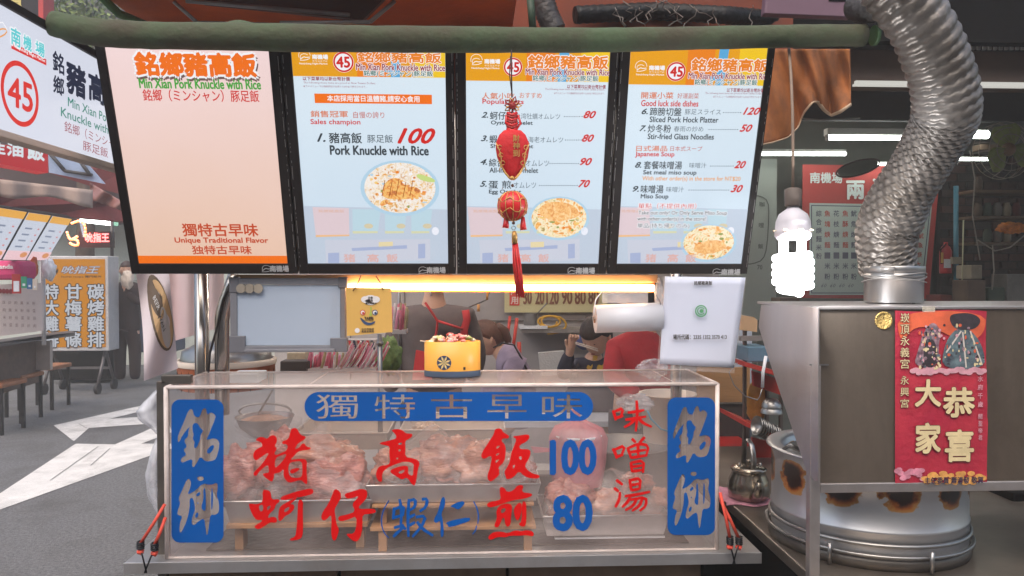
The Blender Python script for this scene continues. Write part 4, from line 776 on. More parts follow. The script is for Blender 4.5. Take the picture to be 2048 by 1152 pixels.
# translucent bag bundle and gloves
BAG = film('clear_bag', S(232, 232, 238), .7, .25, 8, .2, .8, .6, 22)
def bagblob(label, px, py, w, h, Y, seed, name='plastic_bag', d=.04):
    o = link(name, MB().blob(at(px, py, Y), (w / 2 * mpp(Y), d, h / 2 * mpp(Y)), seed, .4, 2.2, 18), BAG); return tag(o, label, 'plastic bag', 'loose clear plastic bags')
bagblob('crumpled clear bag in the top right of the acrylic case', 1270, 805, 70, 34, 2.2, 1)
bagblob('crumpled clear bag sitting behind the case beneath the plastic roll', 1305, 738, 60, 38, 2.5, 2)
t = thing('hanging_bag', 'clear plastic bag bulging beside the left post, the upper of two', 'plastic bag', tuple(at(320, 778, 2.08)), 'clear bags tied to the left post')
def hb(y0, y1, xs_, seed):
    def fn(u, v):
        f = v * (len(xs_) - 1); k = min(int(f), len(xs_) - 2); xo = xs_[k] * (1 - (f - k)) + xs_[k + 1] * (f - k)
        a = 2 * math.pi * u; cx = (xo + 322) / 2; hw = (322 - xo) / 2; w = 1 + .12 * noise.fractal(Vector((math.cos(a) * 2, v * 6, seed)), 1, 2, 3)
        return at(cx + hw * math.cos(a) * w, y0 + (y1 - y0) * v, 2.09 + .05 * math.sin(a) * w)
    return MB().grid(fn, 26, 22)
link('bag_film', hb(775, 872, [318, 300, 284, 272, 276, 300, 316], 1), BAG, t)
t = thing('hanging_bag', 'long clear plastic bag drooping down the left post, the lower of two', 'plastic bag', tuple(at(318, 872, 2.08)), 'clear bags tied to the left post')
link('bag_film', hb(870, 1035, [316, 306, 300, 294, 290, 292, 296, 306, 318], 4), BAG, t)
# bungee cords
CORD = mat('red_cord', S(214, 74, 54), .6, 0, .25, 60); HOOK = mat('black_hook', S(26, 26, 30), .35, .3, .1)
def bungee(label, a, b, a2, b2, hx, hy, Y):
    t = thing('bungee_cord', label, 'cord', tuple(at(hx, hy, Y)), 'red elastic cords hooked on the counter')
    for s_, e in ((a, b), (a2, b2)):
        link('elastic', MB().tube([at(*s_, Y + .02), at((s_[0] + e[0]) / 2 + 1, (s_[1] + e[1]) / 2, Y), at(*e, Y)], .0042, 8), CORD, t)
        q = Vector(at(*e, Y)); link('coil', MB().tube([q + Vector((.008 * math.cos(k * .8), .008 * math.sin(k * .8), .006 - k * .0006)) for k in range(34)], .0022, 6), HOOK, t); link('knot', MB().blob(q + Vector((0, 0, -.02)), (.008, .008, .008), 2, .3), CORD, t)
        link('hook', MB().tube([q + Vector((0, -.002, -.01)), at((e[0] + hx) / 2, (e[1] + hy) / 2, Y - .008), at(hx + (2 if e is b else -2), hy, Y - .008)], .0022, 6), HOOK, t)
bungee('red elastic cord with black hooks at the left end of the counter', (330, 1008), (281, 1087), (331, 1035), (309, 1090), 291, 1146, 1.96)
bungee('red elastic cord with black hooks at the right end of the counter', (1440, 985), (1460, 1078), (1441, 1000), (1478, 1078), 1468, 1128, 1.96)
# ================= things over and on the counter =================
t = thing('lamp_housing', 'tan metal batten under the menu boxes carrying the warm lit tube', 'lamp housing', tuple(at(1000, 560, 2.15)))
link('batten', MB().pbox(470, 549, 1316, 566, 2.15, .05), mat('tan_metal', S(206, 160, 116), .45, .3, .2, 6), t, bevel=.002)
WARM = bpy.data.materials.new('warm_tube'); WARM.use_nodes = True; b = WARM.node_tree.nodes['Principled BSDF']; b.inputs['Emission Color'].default_value = (1, .62, .30, 1); b.inputs['Emission Strength'].default_value = 12
b_ = at(1306, 575, 2.14)
link('tube_light', MB().tube([at(697, 573, 2.14), at(1307, 576, 2.14)], .0085, 14), WARM, t)
link('tube_shell', MB().slab([at(694, 565, 2.152), at(1310, 567, 2.152), at(1310, 585, 2.152), at(694, 583, 2.152)], (0, .004, 0)), mat('amber_shell', S(232, 136, 60), .4, 0, .1), t)
link('end_cap', MB().tube([at(1307, 576, 2.14), at(1312, 576, 2.14)], .0095, 12), WHITEP, t)
# whiteboard
t = thing('whiteboard', 'small blank whiteboard with grey plastic frame hanging under the menus', 'whiteboard', tuple(at(576, 703, 2.12)))
GF = mat('grey_frame', S(122, 122, 128), .5, 0, .12, 10)
link('board', MB().pbox(474, 570, 680, 691, 2.124, .01), mat('whiteboard_face', S(176, 188, 204), .25, 0, .05, 3), t)
for q in ((460, 556, 692, 569.5), (460, 691.5, 690, 703)): link('frame_rail', MB().pbox(*q, 2.118, .018), GF, t, bevel=.002)
for q in ((460, 570, 473.5, 691), (680.5, 570, 691, 691)): link('frame_rail', MB().pbox(*q, 2.119, .017), GF, t, bevel=.002)
for q in ((458, 554, 477, 585), (676, 554, 694, 576), (458, 672, 490, 706), (660, 676, 694, 704)): link('corner_cap', MB().pbox(*q, 2.1165, .02), mat('grey_cap', S(108, 108, 114), .5, 0, .1), t, bevel=.002)
link('pen_tray', MB().pbox(488, 698, 668, 705, 2.10, .018), GF, t, bevel=.002)
for i, x in enumerate((483, 500, 517)): q = at(x, 577, 2.118); link('magnet', MB().tube([q, q + Vector((0, -.006, 0))], .0125, 20), mat('old_magnet', S(158, 148, 134), .4, 0, .2), t)
# yellow placard
t = thing('yellow_placard', 'yellow hanging placard with a smiling emblem under the warm tube', 'placard', tuple(at(738, 672, 2.10)))
PY = 2.105
link('card', MB().slab([at(692, 575, PY), at(782, 576, PY), at(785, 664, PY), at(694, 672, PY)], (0, .003, 0)), mat('ochre_card', S(222, 176, 92), .55, 0, .08, 5), t)
for a, b in (((722, 551), (706, 582)), ((752, 552), (766, 580))): link('hanging_wire', MB().tube([at(*a, PY - .004), at((a[0] + b[0]) / 2 + 2, (a[1] + b[1]) / 2, PY - .006), at(*b, PY - .004)], .0016, 6), mat('rusty_wire', S(120, 80, 60), .6, 0, .2), t)
PS = Surf(at(738, 620, PY - .001), (1, 0, 0), (0, 0, 1)); PS.O.y = PY - .001
p = Print(PS, t); W_ = mat('ink_white', S(226, 222, 220), .6, 0, 0); I_ = mat('ink_blue', S(52, 74, 110), .6, 0, 0); R_ = mat('ink_red', S(204, 66, 48), .6, 0, 0); G_ = mat('ink_green', S(168, 190, 84), .6, 0, 0); K_ = mat('ink_dark', S(50, 44, 40), .6, 0, 0)
for x, y, rx, ry in ((741, 598, 13, 8), (732, 599, 10, 7), (750, 599, 10, 7), (741, 604, 12, 6)): p.ell(x, y, rx, ry, W_, 1 + x * .001)
p.text('北食\n館夜', 736, 593, 746, 604, K_, bold=.02, res=1); p.text('臺北市夜市', 731, 605, 753, 608.5, K_, bold=.05, res=1)
for x, m in ((725.5, R_), (750, I_)): p.ell(x, 625, 5.5, 5.5, m, 2); p.ell(x, 625, 4, 4, W_, 3); p.ell(x + 1, 626, 2.4, 2.4, m, 4)
p.poly(smooth_poly([(740, 614), (744, 613), (742, 622), (745, 632), (737, 632), (741, 624)]), G_, 2); p.text('TAIPEI', 729, 634, 747, 639, K_, bold=.08, shear=-.2); p.text('NIGHT MARKET', 729, 640, 747, 642, K_, bold=.03, res=1)
p.poly(smooth_poly([(719, 635), (724, 636), (732, 644), (742, 646), (752, 641), (748, 648), (737, 651), (727, 648)]), I_, 2)
p.ell(714.5, 661, 5, 5, W_, 2); p.text('台北市政府\n產業發展局', 723, 656, 748, 665, K_, bold=.02, res=1); p.done()
# yellow tin
t = thing('candy_tin', 'yellow oval tin of wrapped sweets with a blue wheel emblem, on the case top', 'tin', tuple(at(905, 752, 2.13))); c = at(905, 752, 2.16); c.z = ZT + .001
TIN = mat('yellow_tin', S(232, 172, 70), .35, 0, .05, 4); TINB = mat('tin_base', S(64, 84, 108), .4, 0, .1)
link('tin_wall', MB().lathe([(.078, .018), (.078, .098), (.0765, .0985), (.076, .098), (.0755, .03)], c, 48, 1, .62), TIN, t); link('tin_base', MB().lathe([(.0, .001), (.078, .001), (.0788, .004), (.0788, .0145), (.078, .0175)], c, 48, 1, .62), TINB, t)
def tinp(x, y, l=0):
    th = math.asin(max(-1, min(1, x / .0782))); return c + Vector((.0782 * math.sin(th), -.0782 * .62 * math.cos(th) - .0004 - l, y))
NAVY = mat('emblem_navy', S(52, 66, 96), .4, 0, .05); PALEY = mat('emblem_cream', S(226, 200, 130), .4, 0, .05)
mb = MB(); em = -.0215, .042
def tdisc(r, m, l, nm):
    vs = [tinp(em[0], em[1], l)] + [tinp(em[0] + r * math.cos(R(12 * k)), em[1] + r * math.sin(R(12 * k)), l) for k in range(30)]
    link(nm, MB().add(vs, [(0, 1 + k, 1 + (k + 1) % 30) for k in range(30)]), m, t)
tdisc(.0197, NAVY, .0001, 'emblem')
for k in range(8):
    q = R(45 * k + 22); a1_, a2_ = q - .22, q + .22
    link('emblem_petal', MB().quad(tinp(em[0], em[1], .0004), tinp(em[0] + .012 * math.cos(a1_), em[1] + .012 * math.sin(a1_), .0004), tinp(em[0] + .0195 * math.cos(q), em[1] + .0195 * math.sin(q), .0004), tinp(em[0] + .012 * math.cos(a2_), em[1] + .012 * math.sin(a2_), .0004)), PALEY, t)
link('print_mark', MB().quad(tinp(.031, .022, .0003), tinp(.037, .022, .0003), tinp(.037, .03, .0003), tinp(.031, .03, .0003)), K_, t)
random.seed(11)
CM_ = [mat('sweet_' + n_, S(*r_), .3, 0, .3, 60, coat=.4) for n_, r_ in (('pink', (232, 150, 150)), ('cream', (230, 214, 196)), ('green', (150, 170, 110)), ('red', (206, 70, 70)), ('silver', (180, 186, 190)))]
for i in range(46):
    q = random.uniform(0, 6.28); rr_ = random.random() ** .5 * .062; x, y = rr_ * math.cos(q), rr_ * .58 * math.sin(q); hgt = .094 + .02 * (1 - (rr_ / .065) ** 2) + random.uniform(-.003, .004)
    mi = random.choice([1, 2] if x < -.03 else [0, 0, 1, 3, 4] if x < .035 else [2, 1, 0])
    p_ = c + Vector((x, y, hgt)); o = link('wrapped_sweet', MB().blob(p_, (random.uniform(.006, .011), .006, random.uniform(.004, .006)), i, .5, 2, 6), CM_[mi]); tag(o, 'wrapped sweet heaped in the yellow tin', 'sweet', 'wrapped sweets heaped in the tin')
o = link('toothpick', MB().tube([c + Vector((-.088, -.02, .1)), c + Vector((-.05, -.005, .094))], .0018, 6), CREAM); tag(o, 'pale stick poking out of the left of the yellow tin', 'stick')
# plastic roll with holder
t = thing('plastic_roll', 'thick roll of clear plastic film hanging under the right menus', 'plastic roll', tuple(at(1257, 666, 2.06)))
RY = 2.10; A = at(1190, 638, RY); B = at(1322, 633, RY)
link('film_roll', MB().tube([A, B], .0385, 40), film('roll_film', S(214, 214, 220), .97, .3, 4, .85, .04, .5), t); core_ = link('core', MB().tube([A + Vector((-.003, 0, 0)), A + Vector((.004, 0, 0))], .011, 16), mat('cardboard', S(170, 120, 90), .8, 0, .2), t); link('core_hole', MB().tube([A + Vector((-.0035, 0, 0)), A + Vector((-.003, 0, 0))], .006, 12), DARK, core_)
link('hanging_sheet', MB().grid(lambda u, v: at(1204 + u * 92, 580 + v * 26, RY + .03 - .002 * math.sin(u * 12)), 8, 2), film('loose_film', S(220, 218, 222), .6, .2, 6, .4), t)
link('hanger_wire', MB().tube([at(1203, 584, RY - .01), at(1191, 600, RY - .02), at(1188, 625, RY - .03), at(1190, 638, RY - .01)], .0014, 6), WHITEP, t); link('hanger_wire', MB().tube([at(1312, 590, RY - .01), at(1321, 605, RY - .02), at(1325, 633, RY - .01)], .0014, 6), mat('grey_wire', S(120, 116, 116), .4, .4, 0), t)
bagblob('twisted clear bag hanging between the plastic roll and the white sheet', 1318, 592, 18, 62, 2.13, 5, d=.012)
# code sheet: QR code left out
t = thing('code_sheet', 'white paper sheet with a place code number hung right of the plastic roll', 'sheet', tuple(at(1405, 735, 2.07)))
QY = 2.075
def qs(u, v):
    x = 1330 + u * (1491 - 1330) + v * (1319 - 1330 + u * ((1468 - 1319) - (1491 - 1330))); y = 553 + u * 2 + v * ((728 + u * 8) - 553 - u * 2)
    return at(x, y, QY + .006 * math.sin(v * 3) - .004 * math.sin(u * 3 + v))
link('paper', MB().grid(qs, 12, 12), mat('sheet_paper', S(206, 210, 226), .6, 0, .03, 3), t, solid=.0006)
link('plastic_sleeve', MB().grid(lambda u, v: qs(u * 1.04 - .02, v * 1.06) + Vector((0, .004, 0)), 8, 8), film('sleeve_film', S(220, 210, 205), .4, .2, 4, .2), t)
QS = Surf(at(1405, 640, QY - .009), (1, 0, 0), (0, 0, 1)); QS.O.y = QY - .0085
p = Print(QS, t); p.text('銘鄉豬高飯', 1388, 562, 1424, 570, K_, bold=.03, res=2); p.text('場所代碼：2335 1352 3570 413', 1346, 669, 1453, 679, K_, bold=.03, res=2)
GN = mat('emblem_green', S(70, 150, 96), .5, 0, .1); p.ell(1402, 622, 12, 12, GN, 1, r0=.8); p.ell(1402, 622, 8, 8, GN, 1, r0=.75, a0=30, a1=330); p.ell(1403, 622, 4, 4, GN, 2); p.done()
# hanging charm
t = thing('lucky_charm', 'red and gold fortune charm with ball and tassel hanging before the third menu', 'charm', tuple(at(1027, 592, 1.84)))
GOLD = mat('gold_thread', S(196, 150, 84), .4, .5, .25, 60); VELV = mat('red_velvet', S(196, 22, 28), .75, 0, .15, 8, .2, 90); SATIN = mat('red_satin', S(206, 34, 36), .35, 0, .2, 20, .1); DRED = mat('dark_red_cord', S(150, 34, 30), .6, 0, .3, 60)
YC = 1.80
def cp(x, y, d=0): return at(x, y, YC + d)
link('string', MB().tube([cp(1023, 100), cp(1023, 150), cp(1024, 195)], .0016, 6), mat('dark_string', S(50, 34, 36), .7, 0, 0), t)
link('string', MB().tube([cp(1021, 112), cp(1019, 150), cp(1024, 190)], .0011, 6), mat('dark_string', S(50, 34, 36), .7, 0, 0), t)
for k in range(10):
    q = R(36 * k); c_ = cp(1025, 211); e_ = Vector((math.cos(q), 0, math.sin(q))); s_ = Vector((-math.sin(q), 0, math.cos(q))); l_ = .018 if k % 2 else .021
    link('knot_loop', MB().tube([c_, c_ + e_ * l_ * .6 + s_ * .005, c_ + e_ * l_ + Vector((0, -.002, 0)), c_ + e_ * l_ * .6 - s_ * .005, c_], .0019, 6), GOLD if k % 3 == 0 else DRED, t)
link('knot_heart', MB().blob(cp(1025, 211, -.004), (.008, .005, .008), 3, .25), DRED, t)
for k in range(7): y = 226 + k * 5.2; link('braid', MB().tube([cp(1014, y, 0), cp(1024, y + 4, -.006), cp(1034, y, 0)], .0036, 8), DRED if k % 2 else SATIN, t)
link('braid_side', MB().tube([cp(1013, 230), cp(1012, 245), cp(1020, 262)], .003, 8), SATIN, t); link('braid_side', MB().tube([cp(1036, 230), cp(1041, 247), cp(1030, 262)], .003, 8), SATIN, t)
c_ = cp(1025, 262); prof = [(.004, .0), (.018, .001), (.027, -.009), (.0335, -.026), (.034, -.042), (.031, -.062), (.024, -.082), (.016, -.098), (.007, -.11), (.001, -.114)]
prof = [(r * 1.16, z) for r, z in prof]
link('pouch', MB().lathe([(r * .98, z) for r, z in prof], c_, 36, 1.0, .5), VELV, t)
for sgn in (-1, 1):
    link('gold_trim', MB().tube([c_ + Vector((sgn * r * .93, -.004 - .006 * math.sin(z * 40), z)) for r, z in prof[3:]], .0024, 8), GOLD, t)
    link('gold_trim', MB().tube([c_ + Vector((sgn * (.0385 - .012 * math.sin((k / 10) * 3.1)), -.012 - .004 * math.sin(k / 10 * 3.14), -.03 - .008 * k)) for k in range(9)], .0013, 6), GOLD, t)
    for k in range(3): link('cloud_motif', MB().tube([c_ + Vector((sgn * (.0305 - .0035 * k) + .005 * math.cos(a_ * .8), -.0135, -.04 - .018 * k + .005 * math.sin(a_ * .8))) for a_ in range(8)], .0011, 6), GOLD, t)
CH = Surf(cp(1025, 300, -.0195), (1, 0, 0), (0, 0, 1)); p = Print(CH, t)
for k, s_ in enumerate('財神到'): p.text(s_, 1026, 270 + k * 15, 1039, 283 + k * 15, GOLD, bold=.03, res=2)
p.done()
link('bead', MB().blob(cp(1024, 356, -.008), (.006, .006, .005), 1, .05), GOLD, t); link('bead', MB().blob(cp(1025, 371), (.0035, .0035, .004), 1, .05), mat('dark_bead', S(90, 50, 30), .4, 0, 0), t)
b0 = cp(1025, 412); rb = .0345
link('ball', MB().blob(b0, (rb, rb, rb), 0, .0, 1, 18), SATIN, t)
for k in range(6):
    a_ = R(30 * k); link('gold_cord', MB().tube([b0 + Vector((rb * 1.01 * math.sin(q_ * .2618) * math.cos(a_), rb * 1.01 * math.sin(q_ * .2618) * math.sin(a_), rb * 1.01 * math.cos(q_ * .2618))) for q_ in range(25)], .0012, 6), GOLD, t)
for yy, sg in ((.012, 1), (-.012, -1)): link('gold_cord', MB().tube([b0 + Vector((rb * .96 * math.cos(k * .3), rb * .96 * math.sin(k * .3), yy + .006 * math.sin(k * 1.8))) for k in range(22)], .0012, 6), GOLD, t)
for x, y in ((1012, 448), (1046, 452)): link('short_tassel', MB().tube([cp(x, y - 18), cp(x, y), cp(x + (1 if x > 1020 else -1), y + 8)], [.004, .007, .008], 10), SATIN, t)
link('bead', MB().blob(cp(1027, 446, -.004), (.004, .004, .004), 1, .05), mat('dark_bead', S(90, 50, 30), .4, 0, 0), t); link('ring', MB().tube([cp(1027 + 4 * math.cos(k * .7), 456 + 4 * math.sin(k * .7)) for k in range(10)], .0009, 6), STEEL, t)
clasp_ = link('gold_clasp', MB().tube([cp(1028, 462), cp(1029, 470), cp(1029.5, 487)], [.004, .0068, .0068], 12), GOLD, t)
random.seed(3)
for k in range(34):
    a_ = random.uniform(-1, 1); b2 = random.uniform(-.006, .006)
    link('tassel_thread', MB().tube([cp(1030 + a_ * 5, 486, b2 * .5), cp(1034 + a_ * 8, 530, b2), cp(1041 + a_ * 8 + random.uniform(-1, 1), 592 + random.uniform(-5, 4), b2)], .0013, 5), SATIN, clasp_)
# CFL bulb
t = thing('spiral_bulb', 'large lit white spiral bulb hanging on a cord beside the menus', 'light bulb', tuple(at(1586, 592, 1.72)))
BY = 1.72; k_ = mpp(BY); c_ = at(1586, 520, BY)
def bp_(x, y, d=0): return at(1586 + x, y, BY + d)
CF = bpy.data.materials.new('lit_glass'); CF.use_nodes = True; b = CF.node_tree.nodes['Principled BSDF']; b.inputs['Emission Color'].default_value = (.94, .96, 1, 1); b.inputs['Emission Strength'].default_value = 5
pts = []
for i in range(5 * 28 + 1):
    q = i / 28 * 2 * math.pi; f = i / 140; r_ = 33 * (1 if f < .8 else 1 - (f - .8) * 3.2) * k_; pts.append(c_ + Vector((r_ * math.cos(q), r_ * math.sin(q), (-(-10 + f * 78)) * k_)))
link('spiral_tube', MB().tube(pts, 8.4 * k_, 12), CF, t)
bl_ = bpy.data.lights.new('bulb_light', 'POINT'); bl_.energy = 4.5; bl_.color = (.94, .96, 1); bl_.shadow_soft_size = .012; lo_ = bpy.data.objects.new('bulb_light', bl_); COL.objects.link(lo_); lo_.parent = t; lo_.location = (c_ + Vector((0, -.062, 0))) - Vector(t.location)
link('inner_glow_tube', MB().tube([bp_(0, 512), bp_(0, 575), bp_(0, 586)], [24 * k_, 25 * k_, 8 * k_], 20), CF, t)
for x in (-19, 17): link('riser_tube', MB().tube([bp_(x, 475), bp_(x, 518)], 9 * k_, 12), CF, t)
BB = mat('bulb_ballast', S(190, 186, 192), .4, 0, .05)
bal_ = link('ballast', MB().lathe([(0, 62 * k_), (11 * k_, 62 * k_), (12 * k_, 58 * k_), (28 * k_, 46 * k_), (34 * k_, 30 * k_), (35 * k_, 14 * k_), (36 * k_, 13 * k_), (36 * k_, 2 * k_), (30 * k_, -6 * k_), (0, -7 * k_)], bp_(0, 474), 36), BB, t)
for k in range(8): q = R(45 * k); o_ = bp_(0, 461) + Vector((35.2 * k_ * math.cos(q), 35.2 * k_ * math.sin(q), 0)); link('vent_slot', MB().box(tuple(o_ - Vector((.006, .003, .001))), tuple(o_ + Vector((.006, .003, .001)))), mat('lit_slot', S(236, 214, 180), .5, 0, 0), bal_)
link('socket', MB().lathe([(0, 0), (15 * k_, 0), (16 * k_, 4 * k_), (17 * k_, 34 * k_), (10 * k_, 38 * k_), (0, 38 * k_)], bp_(0, 413), 24), mat('socket_brown', S(88, 76, 68), .6, 0, .2), t)
link('flex', MB().tube([bp_(0, 378), bp_(0, 300), bp_(-1, 220), bp_(-4, 150, .06), bp_(-8, 100, .16), bp_(-8, 60, .24)], 3.2 * k_, 8), mat('flex_cord', S(128, 108, 92), .6, 0, .2, 20), t)
# ================= cooker hood and stove on the right =================
HX = .757; YH = 1.72
def zp(px, py, Y=YH): return at(px, py, Y)
HOOD = mat('hood_steel', S(136, 122, 108), .36, .75, .3, 2.2, .08, 70, (1, 1, .2)); stain(HOOD, .35, 2.4, S(84, 70, 58))
HSIDE = mat('hood_lit_steel', S(190, 182, 178), .34, .8, .2, 2, .05, 70, (1, 1, .2)); stain(HSIDE, .3, 3.5, S(120, 100, 84))  # lighter than the front steel: bulb highlight put into the colour
zt_ = zp(1640, 613).z; zb_ = zp(1640, 966).z; zbar = zp(1640, 986).z; XR = 1.62
t = thing('cooker_hood', 'big stainless cooker hood with plain dull front panel and slanted side', 'hood', (HX, YH, 0))
link('front_panel', MB().box((HX + .022, YH + .002, zb_), (XR, YH + .008, zt_ - .008)), HOOD, t)
link('top_panel', MB().box((HX, YH - .003, zt_ - .007), (XR, 2.06, zt_)), HSIDE, t, bevel=.0015)
sd = [(1522, 610), (1517, 653), (1543, 735), (1612, 939), (1629, 962), (1636, 962), (1636, 615)]
link('side_panel', MB().slab([atX(x, y, HX) for x, y in sd], (.003, 0, 0)), HSIDE, t)
link('corner_post', MB().box((HX - .001, YH - .003, 0), (HX + .023, YH + .02, zp(1640, 731).z)), HSIDE, t, bevel=.002)
link('corner_strip', MB().box((HX + .0, YH - .002, zp(1640, 732).z), (HX + .0035, YH + .002, zt_)), STEEL, t)
link('lower_bar', MB().box((HX + .0235, YH - .002, zbar), (XR, YH + .02, zb_ - .001)), HSIDE, t, bevel=.002)
for y in (742, 822, 914): q = zp(1630, y); link('rivet', MB().blob(q + Vector((-.003, .004, 0)), (.003, .003, .003), 1, .05, 1, 6), mat('rusty_rivet', S(96, 66, 54), .6, .2, .2), t)
link('bracket', MB().box((HX - .004, YH + .0, zp(1640, 728).z), (HX + .04, YH - .0035, zp(1640, 731).z)), STEEL, t)
link('bolt', MB().tube([at(1826, 602, YH + .15), at(1828, 610, YH + .15)], .004, 8), STEEL, t)
link('far_post', MB().box((XR - .02, YH - .003, 0), (XR, YH + .02, zbar)), HSIDE, t)
# gold coin sticker
o = link('gold_sticker', MB().lathe([(0, 0), (.0195, 0), (.0205, .0012), (.0185, .002), (.0175, .0012), (0, .0015)], (0, 0, 0), 32), mat('gold_sticker', S(196, 164, 92), .5, .25, .35, 120, .8, 200)); 
for v in o.data.vertices: v.co = Vector((v.co.x, -v.co.z, v.co.y)) + at(1768, 641, YH) + Vector((0, .0015, 0))
tag(o, 'round embossed gold sticker on the hood panel left of the red poster', 'sticker')
# poster
PSY = YH - .0012
t = thing('red_poster', 'red New Year poster with four big cream characters taped on the hood', 'poster', tuple(at(1881, 973, PSY)))
def pf(u, v):
    x = 1790 + u * 183 + (2 if v > .6 and u > .9 else 0) - 1.5 * math.sin(v * 9) * (u > .95); y = 621 + v * 352 + 2 * math.sin(u * 7); p_ = at(x, y, PSY); p_.y -= .001 * abs(math.sin(v * 31 + u * 4)) * .6; return p_
PRED = mat('poster_red', S(172, 44, 58), .5, 0, .28, 9, .2, 60, col2=S(158, 30, 56))
link('paper', MB().grid(pf, 14, 30), PRED, t)
RS = Surf(at(1881, 800, PSY - .002), (1, 0, 0), (0, 0, 1)); RS.O.y = PSY - .0022
p = Print(RS, t); CR = mat('print_cream_ink', S(216, 196, 150), .6, 0, .2, 20); DKI = mat('poster_shadow', S(92, 30, 32), .6, 0, 0); PO = mat('poster_orange', S(214, 96, 60), .6, 0, .3, 20); PB1 = mat('robe_teal', S(96, 116, 120), .6, 0, .5, 50, col2=S(50, 50, 62)); PB2 = mat('robe_dark', S(52, 44, 50), .6, 0, .5, 60); PG = mat('crown_grey', S(142, 118, 124), .6, 0, .7, 90, col2=S(70, 40, 56)); CLD = mat('cloud_pink', S(206, 150, 160), .6, 0, .3, 40)
for s_, b_ in (('大', (1830, 760, 1880, 812)), ('家', (1831, 847, 1879, 905)), ('恭', (1886, 776, 1947, 833)), ('喜', (1890, 861, 1945, 922))):
    p.text(s_, *b_, CR, bold=.035, out=DKI, outw=.06, lay=5)
for k, s_ in enumerate('崁頂永義宮'): p.text(s_, 1800, 626 + k * 23, 1818, 645 + k * 23, CR, bold=.0, out=DKI, outw=.05, lay=4)
for k, s_ in enumerate('永興宮'): p.text(s_, 1800, 752 + k * 23, 1817, 769 + k * 23, CR, out=DKI, outw=.05, lay=4)
for k, s_ in enumerate('水府千歲'): p.text(s_, 1955, 752 + k * 17, 1965, 763 + k * 17, CLD, bold=.02, res=2)
for k, s_ in enumerate('關聖帝君'): p.text(s_, 1956, 828 + k * 14, 1964, 838 + k * 14, CLD, bold=.02, res=1)
p.poly(smooth_poly([(1792, 622), (1972, 622), (1970, 668), (1930, 690), (1880, 660), (1830, 650), (1800, 690)]), PO, .5)
p.poly(smooth_poly([(1846, 665), (1866, 640), (1884, 665), (1876, 690), (1880, 732), (1826, 734), (1836, 700)]), PG, 1); p.poly(smooth_poly([(1848, 678), (1872, 678), (1874, 735), (1846, 735)]), PB2, 1.4)
p.poly(smooth_poly([(1886, 700), (1900, 668), (1925, 650), (1950, 668), (1968, 700), (1970, 738), (1884, 738)]), PB1, 1.1); p.poly(smooth_poly([(1896, 633), (1912, 626), (1945, 626), (1964, 640), (1950, 660), (1908, 660)]), PB2, 1.7)
for q in (((1922, 662), (1892, 705)), ((1925, 664), (1932, 735)), ((1940, 662), (1964, 730))): p.stroke(q, 3, mat('robe_stripe', S(196, 186, 176), .6, 0, 0), 2.2)
for k in range(16): q = random.Random(k); p.ell(1868 - 28 + q.random() * 50, 650 + q.random() * 28, 2.6, 2.6, PB2 if k % 2 else CLD, 2 + k * .02, n=10)
for k in range(150):
    q = random.Random(k + 400); lx = k % 2; x = (1838 if lx else 1888) + q.random() * (42 if lx else 82); y = (655 if lx else 650) + q.random() * 82
    if not lx and abs(x - 1928) > (y - 610) * .42: continue
    p.ell(x, y, 1 + q.random() * 2.6, 1 + q.random() * 4, [PB2, PG, PB1, CLD, PO, CR][q.randrange(6)], 2.4 + k * .004, n=7)
for k in range(26): q = random.Random(k + 50); p.ell(1826 + k * 5.6, 738 + q.random() * 8, 6 + q.random() * 4, 5, CLD, 1.2 + k * .02, n=12)
FL1 = mat('petal_pink', S(206, 132, 150), .6, 0, .5, 60); FL2 = mat('petal_gold', S(222, 160, 84), .6, 0, .4, 50)
for k in range(44): 
    q = random.Random(k + 90); x = 1794 + k * 4; p.ell(min(x, 1966), 946 + q.random() * 20 + (0 if x > 1850 else -8), 6 + q.random() * 3, 5, FL1 if x < 1850 else FL2, 1.2 + k * .015, n=12)
p.text('主任委員 蕭清發 敬賀', 1848, 954, 1965, 967, mat('ink_navy', S(40, 36, 66), .6, 0, 0), bold=.02, lay=7, res=2)
p.done()
TAPE = film('clear_tape', S(230, 220, 200), .35, .15, 20, .25)
link('tape', MB().box(tuple(at(1845, 624, PSY - .003)), tuple(at(1870, 612, PSY - .0025))), TAPE, t)
# stove table
ZS = .845
t = thing('stove_table', 'stainless stove table on the right carrying the kettle and big pot', 'table', (1.4, 1.62, 0))
link('table_top', MB().box((.775, 1.55, ZS - .03), (2.6, 3.1, ZS)), mat('worn_worktop', S(128, 118, 108), .34, .7, .35, 5, .08), t, bevel=.003)
link('table_body', MB().box((.80, 1.62, .02), (2.58, 3.05, ZS - .032)), DARK, t)
struct('stall_partition', MB().box((.63, 2.96, 0), (.66, 5.4, .7)), DARK)
